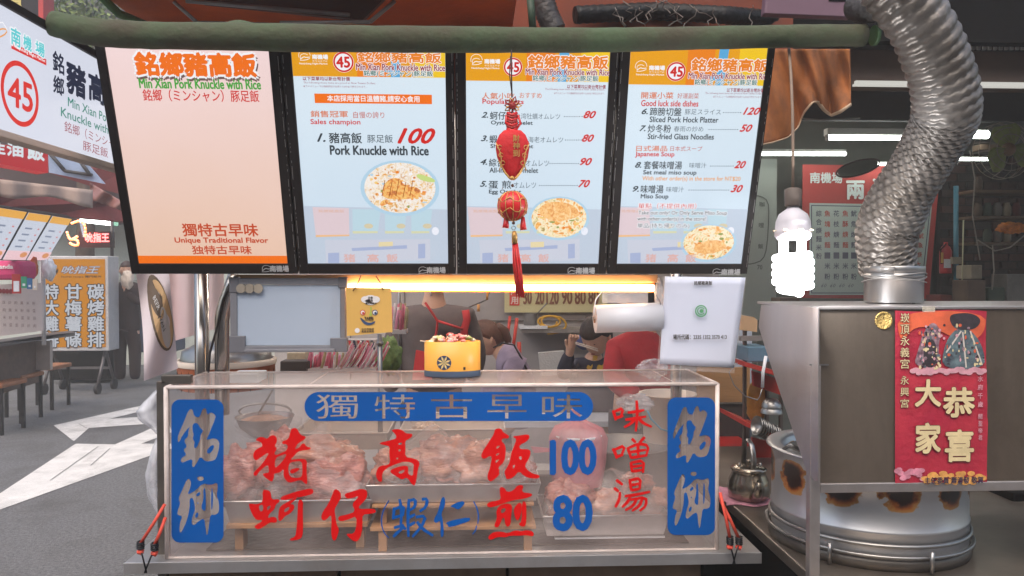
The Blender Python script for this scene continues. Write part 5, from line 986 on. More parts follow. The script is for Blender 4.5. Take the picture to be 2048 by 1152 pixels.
# big pot
t = thing('stock_pot', 'huge scorched steel stock pot with rust-brown burn marks under the hood', 'pot', tuple((at(1732, 900, 2.0).x, 2.0, ZS)))
PC = Vector((at(1732, 900, 2.0).x, 2.0, ZS + .0)); PR = .238
m = mat('pot_steel', S(168, 166, 168), .3, .8, .12, 4, .03, 60, (1, 1, .2)); nt = m.node_tree; N = nt.nodes.new; K = nt.links.new; b = nt.nodes['Principled BSDF']
def burnmat():
    m = bpy.data.materials.new('scorched_steel'); m.use_nodes = True; nt = m.node_tree; N = nt.nodes.new; K = nt.links.new; b = nt.nodes['Principled BSDF']
    tc = N('ShaderNodeTexCoord'); geo = N('ShaderNodeSeparateXYZ'); K(tc.outputs['Object'], geo.inputs[0])
    at2 = N('ShaderNodeMath'); at2.operation = 'ARCTAN2'; K(geo.outputs[1], at2.inputs[0]); K(geo.outputs[0], at2.inputs[1])
    cb = N('ShaderNodeCombineXYZ'); K(at2.outputs[0], cb.inputs[0]); sz = N('ShaderNodeMath'); sz.operation = 'MULTIPLY'; sz.inputs[1].default_value = 4.5; K(geo.outputs[2], sz.inputs[0]); K(sz.outputs[0], cb.inputs[1])
    vn = N('ShaderNodeTexNoise'); vn.inputs['Scale'].default_value = 9; vn.inputs['Detail'].default_value = 4; K(cb.outputs[0], vn.inputs['Vector'])
    # row of round burns: wave in angle times band in height
    sn = N('ShaderNodeMath'); sn.operation = 'MULTIPLY'; sn.inputs[1].default_value = 11; K(at2.outputs[0], sn.inputs[0])
    an = N('ShaderNodeMath'); an.operation = 'ADD'; n2 = N('ShaderNodeMath'); n2.operation = 'MULTIPLY'; n2.inputs[1].default_value = 3.0; K(vn.outputs[0], n2.inputs[0]); K(sn.outputs[0], an.inputs[0]); K(n2.outputs[0], an.inputs[1])
    cs = N('ShaderNodeMath'); cs.operation = 'SINE'; K(an.outputs[0], cs.inputs[0])
    zb = N('ShaderNodeMapRange'); zb.inputs['From Min'].default_value = .125; zb.inputs['From Max'].default_value = .17; K(geo.outputs[2], zb.inputs[0])
    z2_ = N('ShaderNodeMapRange'); z2_.inputs['From Min'].default_value = .235; z2_.inputs['From Max'].default_value = .205; K(geo.outputs[2], z2_.inputs[0])
    mu = N('ShaderNodeMath'); mu.operation = 'MULTIPLY'; K(zb.outputs[0], mu.inputs[0]); K(z2_.outputs[0], mu.inputs[1])
    s2 = N('ShaderNodeMath'); s2.operation = 'MULTIPLY_ADD'; s2.inputs[1].default_value = .42; s2.inputs[2].default_value = .30; K(cs.outputs[0], s2.inputs[0])
    a3 = N('ShaderNodeMath'); a3.operation = 'MULTIPLY_ADD'; K(vn.outputs[0], a3.inputs[0]); a3.inputs[1].default_value = .35; K(s2.outputs[0], a3.inputs[2])
    fi = N('ShaderNodeMath'); fi.operation = 'MULTIPLY'; K(a3.outputs[0], fi.inputs[0]); K(mu.outputs[0], fi.inputs[1])
    r = N('ShaderNodeValToRGB'); e = r.color_ramp.elements; e[0].position = .26; e[0].color = S(188, 188, 190); e[1].position = .66; e[1].color = S(40, 22, 16)
    for p_, c_ in ((.32, S(176, 130, 74)), (.46, S(150, 82, 30)), (.56, S(92, 46, 22))): q = e.new(p_); q.color = c_
    K(fi.outputs[0], r.inputs[0]); K(r.outputs[0], b.inputs['Base Color'])
    mt = N('ShaderNodeMapRange'); mt.inputs['From Min'].default_value = .25; mt.inputs['From Max'].default_value = .4; mt.inputs['To Min'].default_value = .8; mt.inputs['To Max'].default_value = .05; K(fi.outputs[0], mt.inputs[0]); K(mt.outputs[0], b.inputs['Metallic'])
    b.inputs['Roughness'].default_value = .36; return m
link('pot_wall', MB().lathe([(PR, .03), (PR, .085), (PR + .003, .088), (PR, .091), (PR, .235), (PR + .006, .238), (PR + .014, .242), (PR + .012, .246), (PR - .02, .246), (PR - .03, .238), (PR - .03, .05)], PC, 72), burnmat(), t)
link('ring', MB().lathe([(PR + .003, .055), (PR + .008, .057), (PR + .008, .063), (PR + .003, .065)], PC, 64), STEEL, t)
link('base_ring', MB().tube([PC + Vector(((PR + .010) * math.cos(k * math.pi / 32), (PR + .010) * math.sin(k * math.pi / 32), .036)) for k in range(65)], .0045, 8), STEEL, t)
link('base_plate', MB().lathe([(0, .001), (PR + .006, .001), (PR + .006, .02), (PR + .002, .029), (0, .03)], PC, 64), STEELD, t)
for q_ in (-1.47, -2.35): d_ = Vector((math.cos(q_), math.sin(q_), 0)); link('stud', MB().tube([PC + d_ * (PR + .022) + Vector((0, 0, .005)), PC + d_ * (PR + .022) + Vector((0, 0, .055))], .005, 8), STEEL, t)
link('pot_lid', MB().lathe([(PR - .035, .225), (PR - .12, .24), (0, .25)], PC, 48), STEELD, t)
link('tong', MB().tube([PC + Vector((-.20, -.1, .262)), PC + Vector((-.05, -.16, .268))], .004, 8), STEEL, t); link('rim_hook', MB().tube([PC + Vector((-.235, -.03, .245)), PC + Vector((-.225, -.05, .262)), PC + Vector((-.2, -.06, .25))], .005, 8), STEEL, t)
# kettle
KY = 2.36; kb = Vector((at(1497, 1000, KY).x, KY, ZS + .004))
t = thing('steel_kettle', 'small round steel kettle with upright loop handle on a pink cloth', 'kettle', tuple(kb)); kk = mpp(KY)
KST = mat('kettle_steel', S(156, 146, 132), .22, .95, .15, 8, .03)
link('kettle_body', MB().lathe([(0, 0), (34 * kk, 0), (40 * kk, 8 * kk), (42 * kk, 22 * kk), (40 * kk, 38 * kk), (34 * kk, 50 * kk), (33 * kk, 58 * kk), (35 * kk, 60 * kk)], kb, 40), KST, t)
kl_ = link('lid', MB().lathe([(36 * kk, 60 * kk), (36 * kk, 62 * kk), (28 * kk, 67 * kk), (8 * kk, 71 * kk), (0, 71 * kk)], kb, 40), KST, t); link('lid_knob', MB().lathe([(3 * kk, 71 * kk), (5 * kk, 75 * kk), (4 * kk, 79 * kk), (0, 80 * kk)], kb, 12), KST, kl_)
link('spout', MB().tube([kb + Vector((0, -36 * kk, 12 * kk)), kb + Vector((0, -52 * kk, 28 * kk)), kb + Vector((0, -60 * kk, 50 * kk))], [13 * kk, 10 * kk, 5 * kk], 14), KST, t)
kh_ = link('handle', MB().tube([kb + Vector((0, (-26) * kk, 64 * kk)), kb + Vector((0, -30 * kk, 85 * kk)), kb + Vector((0, -18 * kk, 112 * kk)), kb + Vector((0, 4 * kk, 120 * kk)), kb + Vector((0, 26 * kk, 108 * kk)), kb + Vector((0, 30 * kk, 62 * kk))], [5.5 * kk] * 6, 10, flat=.35), STEEL, t)
for s_ in (-1, 1): link('hinge', MB().tube([kb + Vector((-8 * kk * 0 - 22 * kk * s_, -6 * kk, 62 * kk)), kb + Vector((-22 * kk * s_, -6 * kk, 74 * kk))], .004, 8), STEEL, kh_)
o = link('pink_cloth', MB().grid(lambda u, v: Vector((at(1438, 1000, KY).x + u * .15 + .01 * math.sin(v * 9), KY - .07 + v * .2 + .012 * math.sin(u * 8), ZS + .0025 + .002 * math.sin(u * 22) * math.sin(v * 17))), 24, 24), mat('pink_towel', S(206, 142, 160), .9, 0, .2, 30, .8, 150), solid=.002); tag(o, 'pink towel spread under the steel kettle', 'cloth')
o = link('tissue_scrap', MB().blob(Vector((at(1545, 1015, 2.2).x, 2.2, ZS + .012)), (.018, .015, .012), 5, .6, 3), mat('tissue', S(214, 206, 200), .8, 0, .1)); tag(o, 'crumpled white tissue beside the big pot', 'tissue')
# rack with red shelves, bowls
RY_ = 2.95
t = thing('shelf_rack', 'metal rack with sloping red plastic shelves between the sheet and the hood', 'rack', tuple(at(1530, 960, RY_)))
REDS = mat('red_shelf', S(176, 46, 36), .45, 0, .2, 6)
def rack_shelf(x0, y0, x1, y1, h, dep): link('shelf', MB().slab([at(x0, y0, RY_ - .1), at(x1, y1, RY_ - .1 - .2), at(x1, y1 + h, RY_ - .3), at(x0, y0 + h, RY_ - .1)], (0, dep, 0)), REDS, t)
rack_shelf(1490, 724, 1610, 760, 9, .3); rack_shelf(1490, 843, 1600, 890, 9, .3)
link('bin_panel', MB().slab([at(1506, 742, RY_ - .05), at(1590, 768, RY_ - .05), at(1590, 800, RY_ - .05), at(1508, 772, RY_ - .05)], (0, .02, 0)), REDS, t); link('bin_panel', MB().slab([at(1505, 875, RY_ - .05), at(1600, 900, RY_ - .05), at(1600, 940, RY_ - .05), at(1506, 915, RY_ - .05)], (0, .02, 0)), REDS, t)
for x in (1487, 1532, 1560): link('upright', MB().pbox(x, 660, x + 7, 1000, RY_ + .02, .02), STEELD, t)
link('rail', MB().pbox(1481, 672, 1530, 682, RY_ - .02, .02), mat('rail_grey', S(128, 122, 118), .5, .2, .1), t)
REDP = mat('dark_red_sheet', S(168, 32, 26), .5, 0, .2, 4)
o = link('red_crate', MB().pbox(1440, 895, 1515, 985, 3.1, .3), REDP, bevel=.006); tag(o, 'red plastic crate behind the kettle on the stove side', 'crate')
bt = thing('steel_bowls', 'stack of upturned steel bowls on the middle red shelf', 'bowl', tuple(at(1543, 845, 2.85)))
bc = at(1543, 826, 2.84)
for k, (dx, dy, r_) in enumerate(((0, 0, 22), (0, 12, 20))): link('bowl_shell', MB().lathe([(r_ * mpp(2.84), 0), (r_ * .95 * mpp(2.84), .012), (r_ * .6 * mpp(2.84), .03), (0, .034)], bc + Vector((0, 0, dy * mpp(2.84))), 28), STEEL, bt)
random.seed(2)
for i in range(9):
    q = at(1524 + i * 4.6, 852 + i * 2.4 - (i % 2), 2.78 + .0 * i); d_ = link('steel_bowl', MB().lathe([(.001, 0), (.02, .004), (.03, .014), (.034, .024), (.035, .0245), (.029, .012), (0, .003)], (0, 0, 0), 22), STEEL)
    mm = Matrix.Translation(q) @ Euler((R(80), 0, R(-76))).to_matrix().to_4x4()
    for v in d_.data.vertices: v.co = mm @ v.co
    tag(d_, 'small steel dish standing on edge in the row on the red shelf', 'dish', 'row of steel dishes on the red shelf')
YW = mat('yellow_bag', S(196, 142, 62), .7, 0, .35, 12, .6, 40)
o = link('yellow_sack', MB().blob(at(1512, 800, 3.0), (.038, .03, .085), 3, .2, 2), YW); tag(o, 'crumpled ochre paper sack hanging on the rack upright', 'sack')
o = link('yellow_sack', MB().blob(at(1524, 935, 3.05), (.02, .02, .1), 4, .2, 2), YW); tag(o, 'narrow ochre sack behind the kettle handle', 'sack')
o = link('blue_box', MB().pbox(1496, 694, 1541, 724, 2.9, .15), mat('blue_grey_box', S(84, 118, 138), .6, 0, .2), bevel=.004); tag(o, 'blue-grey box standing on the top red shelf', 'box')
o = link('tan_box', MB().slab([at(1480, 630, 2.95), at(1508, 634, 2.95), at(1515, 641, 2.95), at(1514, 664, 2.95), at(1480, 660, 2.95)], (0, .1, 0)), mat('kraft_box', S(182, 148, 112), .8, 0, .1)); tag(o, 'tan cardboard box on the rail beside the white sheet', 'box')
o = link('white_scoop', MB().tube([at(1532, 712, 2.7), at(1526, 745, 2.7), at(1525, 775, 2.7)], .006, 8), WHITEP); tag(o, 'white plastic ladle handle hanging before the red shelves', 'ladle handle')
o = link('wire_hook', MB().tube([at(1525, 775, 2.7), at(1520, 792, 2.7), at(1515, 800, 2.7), at(1490, 792, 2.7), at(1468, 770, 2.7), at(1458, 745, 2.7), at(1475, 725, 2.7)], .002, 6), STEEL); tag(o, 'looped steel wire hanging from the white ladle handle', 'wire')
WOODP = mat('plywood', S(158, 118, 76), .7, 0, .3, 4, .2, 30, (.5, 1, 3))
o = link('plywood_board', MB().pbox(1395, 735, 1500, 805, 3.3, .02), WOODP); tag(o, 'worn plywood board below the white code sheet', 'board')
o = link('dark_cupboard', MB().pbox(1395, 808, 1500, 900, 3.32, .3), mat('dark_cupboard', S(64, 56, 52), .6, 0, .3)); tag(o, 'dark cupboard under the plywood board', 'cupboard')
# things beyond the pot at far right
o = link('grey_machine', MB().pbox(1925, 985, 2060, 1090, 2.6, .4), mat('grey_green_metal', S(96, 108, 104), .5, .3, .3, 6), bevel=.006); tag(o, 'grey-green metal cabinet behind the stock pot at the right edge', 'cabinet')
o = link('dark_bin', MB().pbox(2025, 985, 2110, 1120, 2.3, .3), DARK, bevel=.006); tag(o, 'black bin at the lower right edge of the picture', 'bin')
# ================= right-hand background stall =================
PALEP = mat('pale_panel', S(158, 164, 156), .6, 0, .1, 2)
t = thing('wall_panel', 'pale grey-green panel with a rounded column of dim characters, behind the fourth menu', 'panel', tuple(at(1515, 600, 5.2)))
link('board', MB().pbox(1440, 318, 1554, 640, 5.2, .03), PALEP, t)
BS = Surf(at(1500, 450, 5.195), (1, 0, 0), (0, 0, 1)); BS.O.y = 5.195; p = Print(BS, t); INK = mat('dim_ink', S(94, 98, 94), .7, 0, 0)
p.stroke([(1500, 391), (1522, 392), (1536, 402), (1538, 430), (1534, 495), (1526, 520), (1505, 528), (1490, 528)], 2.2, INK, 1)
for k, s_ in enumerate(('咖', '哩', '飯', '70')): p.text(s_, 1519 - k * 1.5, 404 + k * 42, 1529 - k * 1.5, 413 + k * 42, INK, bold=.03, res=2)
p.done()
# red banner menu
t = thing('red_banner', 'red banner headed with white characters and an inset list of soups, behind the bulb', 'banner', tuple(at(1740, 600, 5.1)))
link('banner_cloth', MB().slab([at(1606, 329, 5.1), at(1770, 331, 5.1), at(1880, 345, 5.1), at(1858, 598, 5.1), at(1605, 596, 5.1)], (0, .01, 0)), mat('banner_red', S(180, 62, 56), .6, 0, .15, 2), t)
BN = Surf(at(1740, 450, 5.095), (1, 0, 0), (0, 0, 1)); BN.O.y = 5.095; p = Print(BN, t)
WB = mat('banner_white', S(186, 196, 188), .6, 0, .05, 3); IR = mat('banner_red_ink', S(182, 78, 66), .6, 0, 0); IB = mat('banner_ink', S(92, 92, 108), .6, 0, 0); WW = mat('banner_title', S(220, 224, 220), .6, 0, 0)
p.poly([(1619, 406), (1864, 410), (1846, 590), (1619, 590)], WB, 1); p.poly([(1622, 410), (1861, 414), (1843, 587), (1622, 587)], IB, 1.5); p.poly([(1624, 412), (1859, 416), (1841, 585), (1624, 585)], WB, 2)
p.text('南機場', 1620, 345, 1684, 366, WW, bold=.03); p.text('兩', 1693, 362, 1728, 398, WW, bold=.04); p.text('洪', 1744, 358, 1778, 396, WW, bold=.04)
for c_, x, m, l_ in (('綜合焿麵米粉', 1632, IB, 17), ('魚塊焿麵一米粉', 1649, IR, 21), ('花枝焿麵一米粉', 1667, IB, 21), ('魚酥焿麵一米粉', 1685, IR, 21), ('魷魚焿麵一米粉', 1702, IB, 21)):
    for k, s_ in enumerate(c_):
        p.text(s_, x, 421 + k * l_, x + 11, 433 + k * l_, IR if m is IR and k < 4 else IB, bold=.02, res=1)
for k, s_ in enumerate('招牌魷魚焿大50小'): p.text(s_, 1840 - k * 1.9, 428 + k * 19, 1851 - k * 1.9, 439 + k * 19, IR, bold=.02, res=1)
for x in (1642, 1660, 1678, 1696): p.text('60', x, 567, x + 11, 575, IB, shear=.3, res=1)
p.done()
# fluorescent tubes
FT = bpy.data.materials.new('fluorescent'); FT.use_nodes = True; b = FT.node_tree.nodes['Principled BSDF']; b.inputs['Emission Color'].default_value = (.92, 1, .95, 1); b.inputs['Emission Strength'].default_value = 7
FX = emit('fixture_lit', (214, 216, 206), .9)
FXM = mat('white_fixture', S(216, 216, 208), .4, 0, .05)
def fluo(label, x0, x1, y, Y, r, h=8, z=2):
    t = thing('tube_lamp', label, 'tube light', tuple(at((x0 + x1) / 2, y, Y)), 'lit fluorescent tubes in the right stall')
    link('tube_light', MB().tube([at(x0, y, Y), at(x1, y + .5, Y)], r * mpp(Y), 10), FT, t); link('fixture_body', MB().pbox(x0 - 2, y - r - h, x1 + 2, y - r - .5, Y - .01, .05), FXM, t)
    for x in (x0 - 3, x1 + 1): link('tube_end', MB().pbox(x, y - r - 1, x + 3, y + r, Y - .01, .03), STEELD, t)
fluo('upper lit tube with white fixture left of the duct', 1657, 1880, 275, 4.5, 5, 12)
fluo('lit tube just right of the fourth menu under the orange cloth', 1440, 1691, 307, 4.9, 4, 4)
fluo('short lit tube showing right of the duct before the fan', 1885, 2005, 318, 4.9, 3.2, 1.5)
fluo('lit tube stub above the red banner', 1721, 1800, 328, 5.0, 3, 2)
fluo('bright tube end beside the fan cage', 1925, 1975, 269, 4.55, 8, 2)
# fan
t = thing('wall_fan', 'green-bladed wall fan with a wire cage at the upper right', 'fan', tuple(at(2012, 305, 4.0))); fc = at(2012, 300, 4.0); fk = mpp(4.0)
FB = mat('fan_green', S(140, 152, 90), .6, 0, .3, 20); FW = mat('fan_wire', S(160, 150, 136), .5, .4, .2)
for k in range(3):
    q = R(120 * k + 100); e_ = Vector((math.cos(q), 0, math.sin(q))); s_ = Vector((-math.sin(q), 0, math.cos(q)))
    link('fan_blade', MB().grid(lambda u, v: fc + e_ * (8 + 42 * u) * fk + s_ * ((v - .5) * (18 + 34 * math.sin(u * 2.6))) * fk + Vector((0, (v - .5) * .04 - .02, 0)), 8, 6), FB, t, solid=.003)
link('fan_hub', MB().blob(fc + Vector((0, -.02, 0)), (14 * fk, .03, 14 * fk), 0, 0), mat('fan_hub', S(128, 100, 74), .6, 0, .2), t)
for r_, d_ in ((58, 0), (58, .05), (44, -.03), (30, -.04)): link('cage_ring', MB().tube([fc + Vector((r_ * fk * math.cos(k * .2618), d_, r_ * fk * math.sin(k * .2618))) for k in range(25)], .0022, 6), FW, t)
for k in range(16): q = R(360 / 16 * k); link('cage_wire', MB().tube([fc + Vector((16 * fk * math.cos(q), -.05, 16 * fk * math.sin(q))), fc + Vector((44 * fk * math.cos(q + .08), -.03, 44 * fk * math.sin(q + .08))), fc + Vector((58 * fk * math.cos(q + .1), .05, 58 * fk * math.sin(q + .1)))], .0011, 5), FW, t)
# second ghostly fan / oval sign left of duct
t = thing('wire_tray', 'oval grey mesh fan guard hanging left of the duct before the banner', 'fan guard', tuple(at(1710, 348, 3.6)))
oc = lambda q, k=1: at(1716 + 42 * k * math.cos(q) + 10 * k * math.sin(q), 336 + 12 * k * math.sin(q) - 14 * k * math.cos(q), 3.6)
link('guard_rim', MB().tube([oc(k * .2618) for k in range(25)], .004, 6), mat('guard_dark', S(84, 72, 66), .6, 0, .2), t); link('guard_disc', MB().add([oc(0, 0)] + [oc(k * .2618, .94) for k in range(24)], [(0, 1 + k, 1 + (k + 1) % 24) for k in range(24)]), mat('guard_green', S(104, 110, 96), .6, 0, .3, 6), t)
# blue pipe, extinguisher, orange net, shelves
t = thing('blue_pipe', 'vertical blue plastic drain pipe on the back wall right of the duct', 'pipe', tuple(at(1912, 610, 4.8))); link('pipe_run', MB().tube([at(1912, 372, 4.8), at(1912, 640, 4.8)], 4.6 * mpp(4.8), 14), mat('pipe_blue', S(74, 128, 148), .5, 0, .15), t); link('clip_box', MB().pbox(1905, 514, 1923, 528, 4.74, .05), mat('clip_beige', S(150, 138, 118), .6, 0, .1), t)
t = thing('fire_extinguisher', 'small red fire extinguisher with white label on the back wall', 'extinguisher', tuple(at(1890, 548, 4.8))); q = at(1891, 547, 4.8); link('cylinder_body', MB().lathe([(0, 0), (.034, 0), (.036, .01), (.036, .14), (.024, .17), (.012, .18), (.012, .2), (0, .2)], q, 24), mat('extinguisher_red', S(176, 44, 46), .4, 0, .1), t)
link('label_patch', MB().pbox(1888, 518, 1902, 536, 4.76, .002), WHITEP, t); link('side_label', MB().pbox(1882, 505, 1887, 526, 4.765, .002), mat('label_ochre', S(196, 150, 70), .6, 0, 0), t); link('hose', MB().tube([q + Vector((-.01, -.02, .19)), q + Vector((-.045, -.02, .15)), q + Vector((-.04, -.02, .06))], .005, 8), DARK, t)
o = link('orange_net', MB().blob(at(2025, 456, 4.2), (.085, .04, .03), 6, .4, 3), mat('orange_net', S(202, 118, 40), .8, 0, .4, 60, .9, 80)); tag(o, 'bundle of orange netting hung on the dark brick wall at right', 'net')
o = link('white_rod', MB().tube([at(1927, 440, 4.6), at(1923, 612, 4.6)], .004, 8), mat('ivory_rod', S(190, 184, 150), .5, 0, 0)); tag(o, 'thin ivory rod standing beside the blue pipe', 'rod')
# dark brick wall behind on the far right
bt = thing('brick_wall', 'dark sooty brick wall behind the fan at far right', 'wall', tuple(at(1990, 600, 5.35))); random.seed(9)
BR = [mat('sooty_brick' + n_, S(*c_), .9, 0, .3, 20, .4) for n_, c_ in (('', (66, 52, 46)), ('_grey', (60, 56, 52)), ('_red', (78, 52, 45)))]
link('mortar_bed', MB().pbox(1880, 310, 2140, 640, 5.34, .05), mat('soot_mortar', S(50, 44, 40), .9, 0, .3), bt); bme = {}
for r_ in range(20):
    for k in range(8):
        x = 1884 + k * 34 + (r_ % 2) * 17; y = 316 + r_ * 16
        q = at(x, y, 5.32); w, h = 31 * mpp(5.32), 13.5 * mpp(5.32); mi = random.randrange(3)
        if mi not in bme: o = link('brick', MB().box((q.x, 5.32, q.z - h), (q.x + w, 5.345, q.z)), BR[mi], bt); bme[mi] = (o, q.copy())
        else: s0, q0 = bme[mi]; o = s0.copy(); COL.objects.link(o); o.parent = bt; o.location = s0.location + (q - q0) + Vector((0, random.uniform(-.004, .004), 0))

# clutter along the far right wall
CLT = [mat('clutter_' + n_, S(*c_), .6, .1, .3, 10) for n_, c_ in (('brown', (92, 74, 60)), ('green', (60, 72, 58)), ('grey', (110, 106, 100)), ('cream', (150, 138, 118)), ('red', (110, 48, 42)))]
for i, (q, l_, nm) in enumerate((((1935, 560, 1972, 604), 'brown box stacked low against the dark brick wall', 'carton'), ((1976, 575, 2010, 605), 'green plastic basket beside the brown box at right', 'basket'), ((2014, 548, 2060, 606), 'grey tin at the right edge above the hood', 'tin_can'), ((1942, 530, 1965, 558), 'cream packet standing on the brown box', 'packet'), ((1880, 590, 1905, 606), 'small red packet below the fire extinguisher', 'packet'), ((1560, 596, 1600, 612), 'grey tray behind the top of the hood, below the bulb', 'tray'))):
    o = link(nm, MB().pbox(*q, 4.4 + i * .05, .15), CLT[i % 5], bevel=.006); tag(o, l_, nm.replace('_', ' '))
for i, (pl, l_) in enumerate((([(1955, 480), (1990, 502), (2020, 495), (2050, 470)], 'drooping grey cable under the orange netting'), ([(1940, 300), (1950, 360), (1945, 430), (1960, 520)], 'dangling thin cord right of the blue pipe'), ([(1985, 490), (1988, 540), (1984, 580)], 'short hanging cord below the drooping cable'), ([(1500, 236), (1560, 232), (1640, 240), (1720, 236)], 'thin cable run under the grey soffit'))):
    o = link('cable', MB().tube([at(x, y, 4.35 if i < 3 else 4.1) for x, y in pl], .004, 6), mat('cable_grey', S(140, 132, 122), .6, 0, .1)); tag(o, l_, 'cable')
t = thing('wall_shelving', 'dark wooden shelving with jars in front of the brick wall', 'shelving', tuple(at(2000, 560, 4.7)))
for k in range(3): link('shelf', MB().pbox(1948, 380 + k * 52, 2110, 385 + k * 52, 4.75, .2), mat('lintel_wood', S(104, 84, 66), .7, 0, .3, 6), t)
for k in range(9): x = 1956 + k % 5 * 19; y = 380 + k // 5 * 52 + (52 if k % 5 else 0); link('jar', MB().lathe([(.02, 0), (.026, .01), (.026, .06), (.018, .075), (.018, .085), (0, .086)], at(x, y, 4.82), 14), CLT[k % 5], t)
# ================= things behind the counter =================
t = thing('price_banner', 'cream price banner with brown numbers under the warm tube', 'banner', tuple(at(1105, 624, 5.95)))
link('banner_cloth', MB().pbox(1009, 560, 1215, 625, 5.95, .01), mat('cream_banner', S(206, 196, 150), .7, 0, .08, 3), t)
NS = Surf((0, 5.945, 1.4), (1, 0, 0), (0, 0, 1)); p = Print(NS, t); BI = mat('brown_ink', S(120, 76, 56), .6, 0, 0)
p.rect(1019, 572, 1039, 611, mat('banner_red_patch', S(206, 66, 56), .6, 0, 0), 1); p.text('內', 1022, 578, 1036, 590, mat('patch_white', S(224, 214, 206), .6, 0, 0), bold=.02); p.text('用', 1022, 594, 1036, 608, mat('patch_white', S(224, 214, 206), .6, 0, 0), bold=.02)
for s_, a, b_ in (('30', 1047, 1063), ('20', 1071, 1088), ('120', 1093, 1117), ('90', 1124, 1144), ('80', 1150, 1171), ('80', 1177, 1197)): p.text(s_, a, 580, b_, 608, BI, bold=.03)
for s_, a in (('滷味', 1050), ('湯', 1075), ('飯', 1100), ('煎', 1128), ('麵', 1155)): p.text(s_, a, 566, a + 12, 576, BI, res=2)
p.done()
t = thing('wall_shelf', 'grey steel wall shelf carrying a small pot and a yellow hose', 'shelf', tuple(at(1120, 665, 5.7))); link('shelf_plate', MB().pbox(1043, 658, 1200, 666, 5.7, .28), mat('shelf_grey', S(150, 142, 136), .5, .2, .15), t); link('shelf_cloth', MB().pbox(1040, 652, 1095, 658, 5.68, .2), WHITEP, t)
t = thing('steel_pot', 'small steel pot with a spoon on the wall shelf', 'pot', tuple(at(1060, 652, 5.75))); link('pot_wall', MB().lathe([(0, 0), (.05, 0), (.052, .09), (.056, .092), (.05, .09), (.046, .01)], at(1061, 651, 5.78), 28), STEEL, t); link('spoon_handle', MB().tube([at(1070, 632, 5.78), at(1094, 606, 5.7)], .005, 8), STEEL, t)
o = link('yellow_hose', MB().tube([at(1100 + (14 + k * .45) * math.cos(k * .42) + (k > 26) * (k - 26) * 1.2, 643 + 11 * math.sin(k * .42) + (k > 28) * (k - 28) * 2.2, 5.72) for k in range(36)], .008, 8), mat('yellow_hose', S(214, 162, 50), .45, 0, .1)); tag(o, 'coiled yellow hose hanging on the wall shelf', 'hose')
for l_, a, b_, w_ in (('thin red pole leaning on the back wall, the left one', (1020, 632), (1012, 700), 3), ('red pole with rounded top leaning right of the woman, the taller one', (1034, 636), (1024, 715), 3.4), ('short red pole stub beside the ponytailed woman', (1038, 684), (1040, 735), 4)):
    o = link('red_pole', MB().tube([at(*a, 5.4), at(*b_, 5.4)], w_ * mpp(5.4), 10), mat('red_pole', S(196, 58, 44), .5, 0, .1)); tag(o, l_, 'pole')
o = link('towel_bag', MB().slab([at(1077, 706, 5.3), at(1128, 702, 5.3), at(1120, 750, 5.3), at(1082, 752, 5.3)], (0, .05, 0)), mat('white_sack', S(206, 202, 198), .6, 0, .1, 20, .5)); tag(o, 'white printed plastic sack hanging below the wall shelf', 'sack')
t = thing('wall_hooks', 'thin wall hook rail with an orange handle hung on it', 'hook rail', tuple(at(950, 612, 5.9))); link('rail', MB().tube([at(935, 616, 5.9), at(972, 600, 5.9), at(990, 560, 5.9)], .006, 6), STEELD, t); link('handle', MB().tube([at(957, 609, 5.85), at(957, 623, 5.85)], .011, 8), mat('tan_handle', S(206, 140, 66), .5, 0, .1), t); link('handle', MB().tube([at(975, 583, 5.85), at(974, 600, 5.85)], .009, 8), mat('tan_handle', S(206, 140, 66), .5, 0, .1), t)
t = thing('steel_post', 'thin steel post left of the vendor in the kitchen', 'post', tuple(at(799, 700, 3.6))); link('tube_body', MB().tube([at(799, 560, 3.6), at(799, 760, 3.6)], 3.5 * mpp(3.6), 12), STEEL, t)
t = thing('steel_post', 'short bright steel post with a collar right of the whiteboard', 'post', tuple(at(760, 745, 2.5))); link('tube_body', MB().tube([(at(760, 700, 2.5).x, 2.5, ZC), at(760, 668, 2.5)], 5 * mpp(2.5), 14), STEEL, t); link('collar', MB().tube([at(760, 683, 2.5), at(760, 690, 2.5)], 7 * mpp(2.5), 14), STEEL, t)
# rice barrel
BWOOD = mat('barrel_wood', S(176, 98, 62), .5, 0, .3, 5, .15, 20, (6, 6, .4))
t = thing('rice_barrel', 'round wooden rice barrel with cream rim behind the whiteboard', 'barrel', (at(452, 760, 2.75).x, 2.75, ZC)); c = Vector((at(454, 760, 2.75).x, 2.75, at(454, 745, 2.75).z - .02)); r_ = 92 * mpp(2.75)
link('barrel_wall', MB().lathe([(r_ * .94, -.03), (r_, .05)], c, 48), BWOOD, t); link('rim', MB().lathe([(r_ * 1.02, .05), (r_ * 1.03, .068), (r_ * .95, .07), (r_ * .95, .05)], c, 48), CREAM, t); link('inner_lid', MB().lathe([(r_ * .93, .068), (r_ * .9, .1), (r_ * .6, .125), (0, .13)], c, 48), STEEL, t)
for k in range(24): q = math.pi * 2 * k / 24; link('stave_joint', MB().box(tuple(c + Vector((r_ * .985 * math.cos(q) - .001, r_ * .985 * math.sin(q) - .001, -.03))), tuple(c + Vector((r_ * .985 * math.cos(q) + .001, r_ * .985 * math.sin(q) + .001, .05)))), DARK, t)
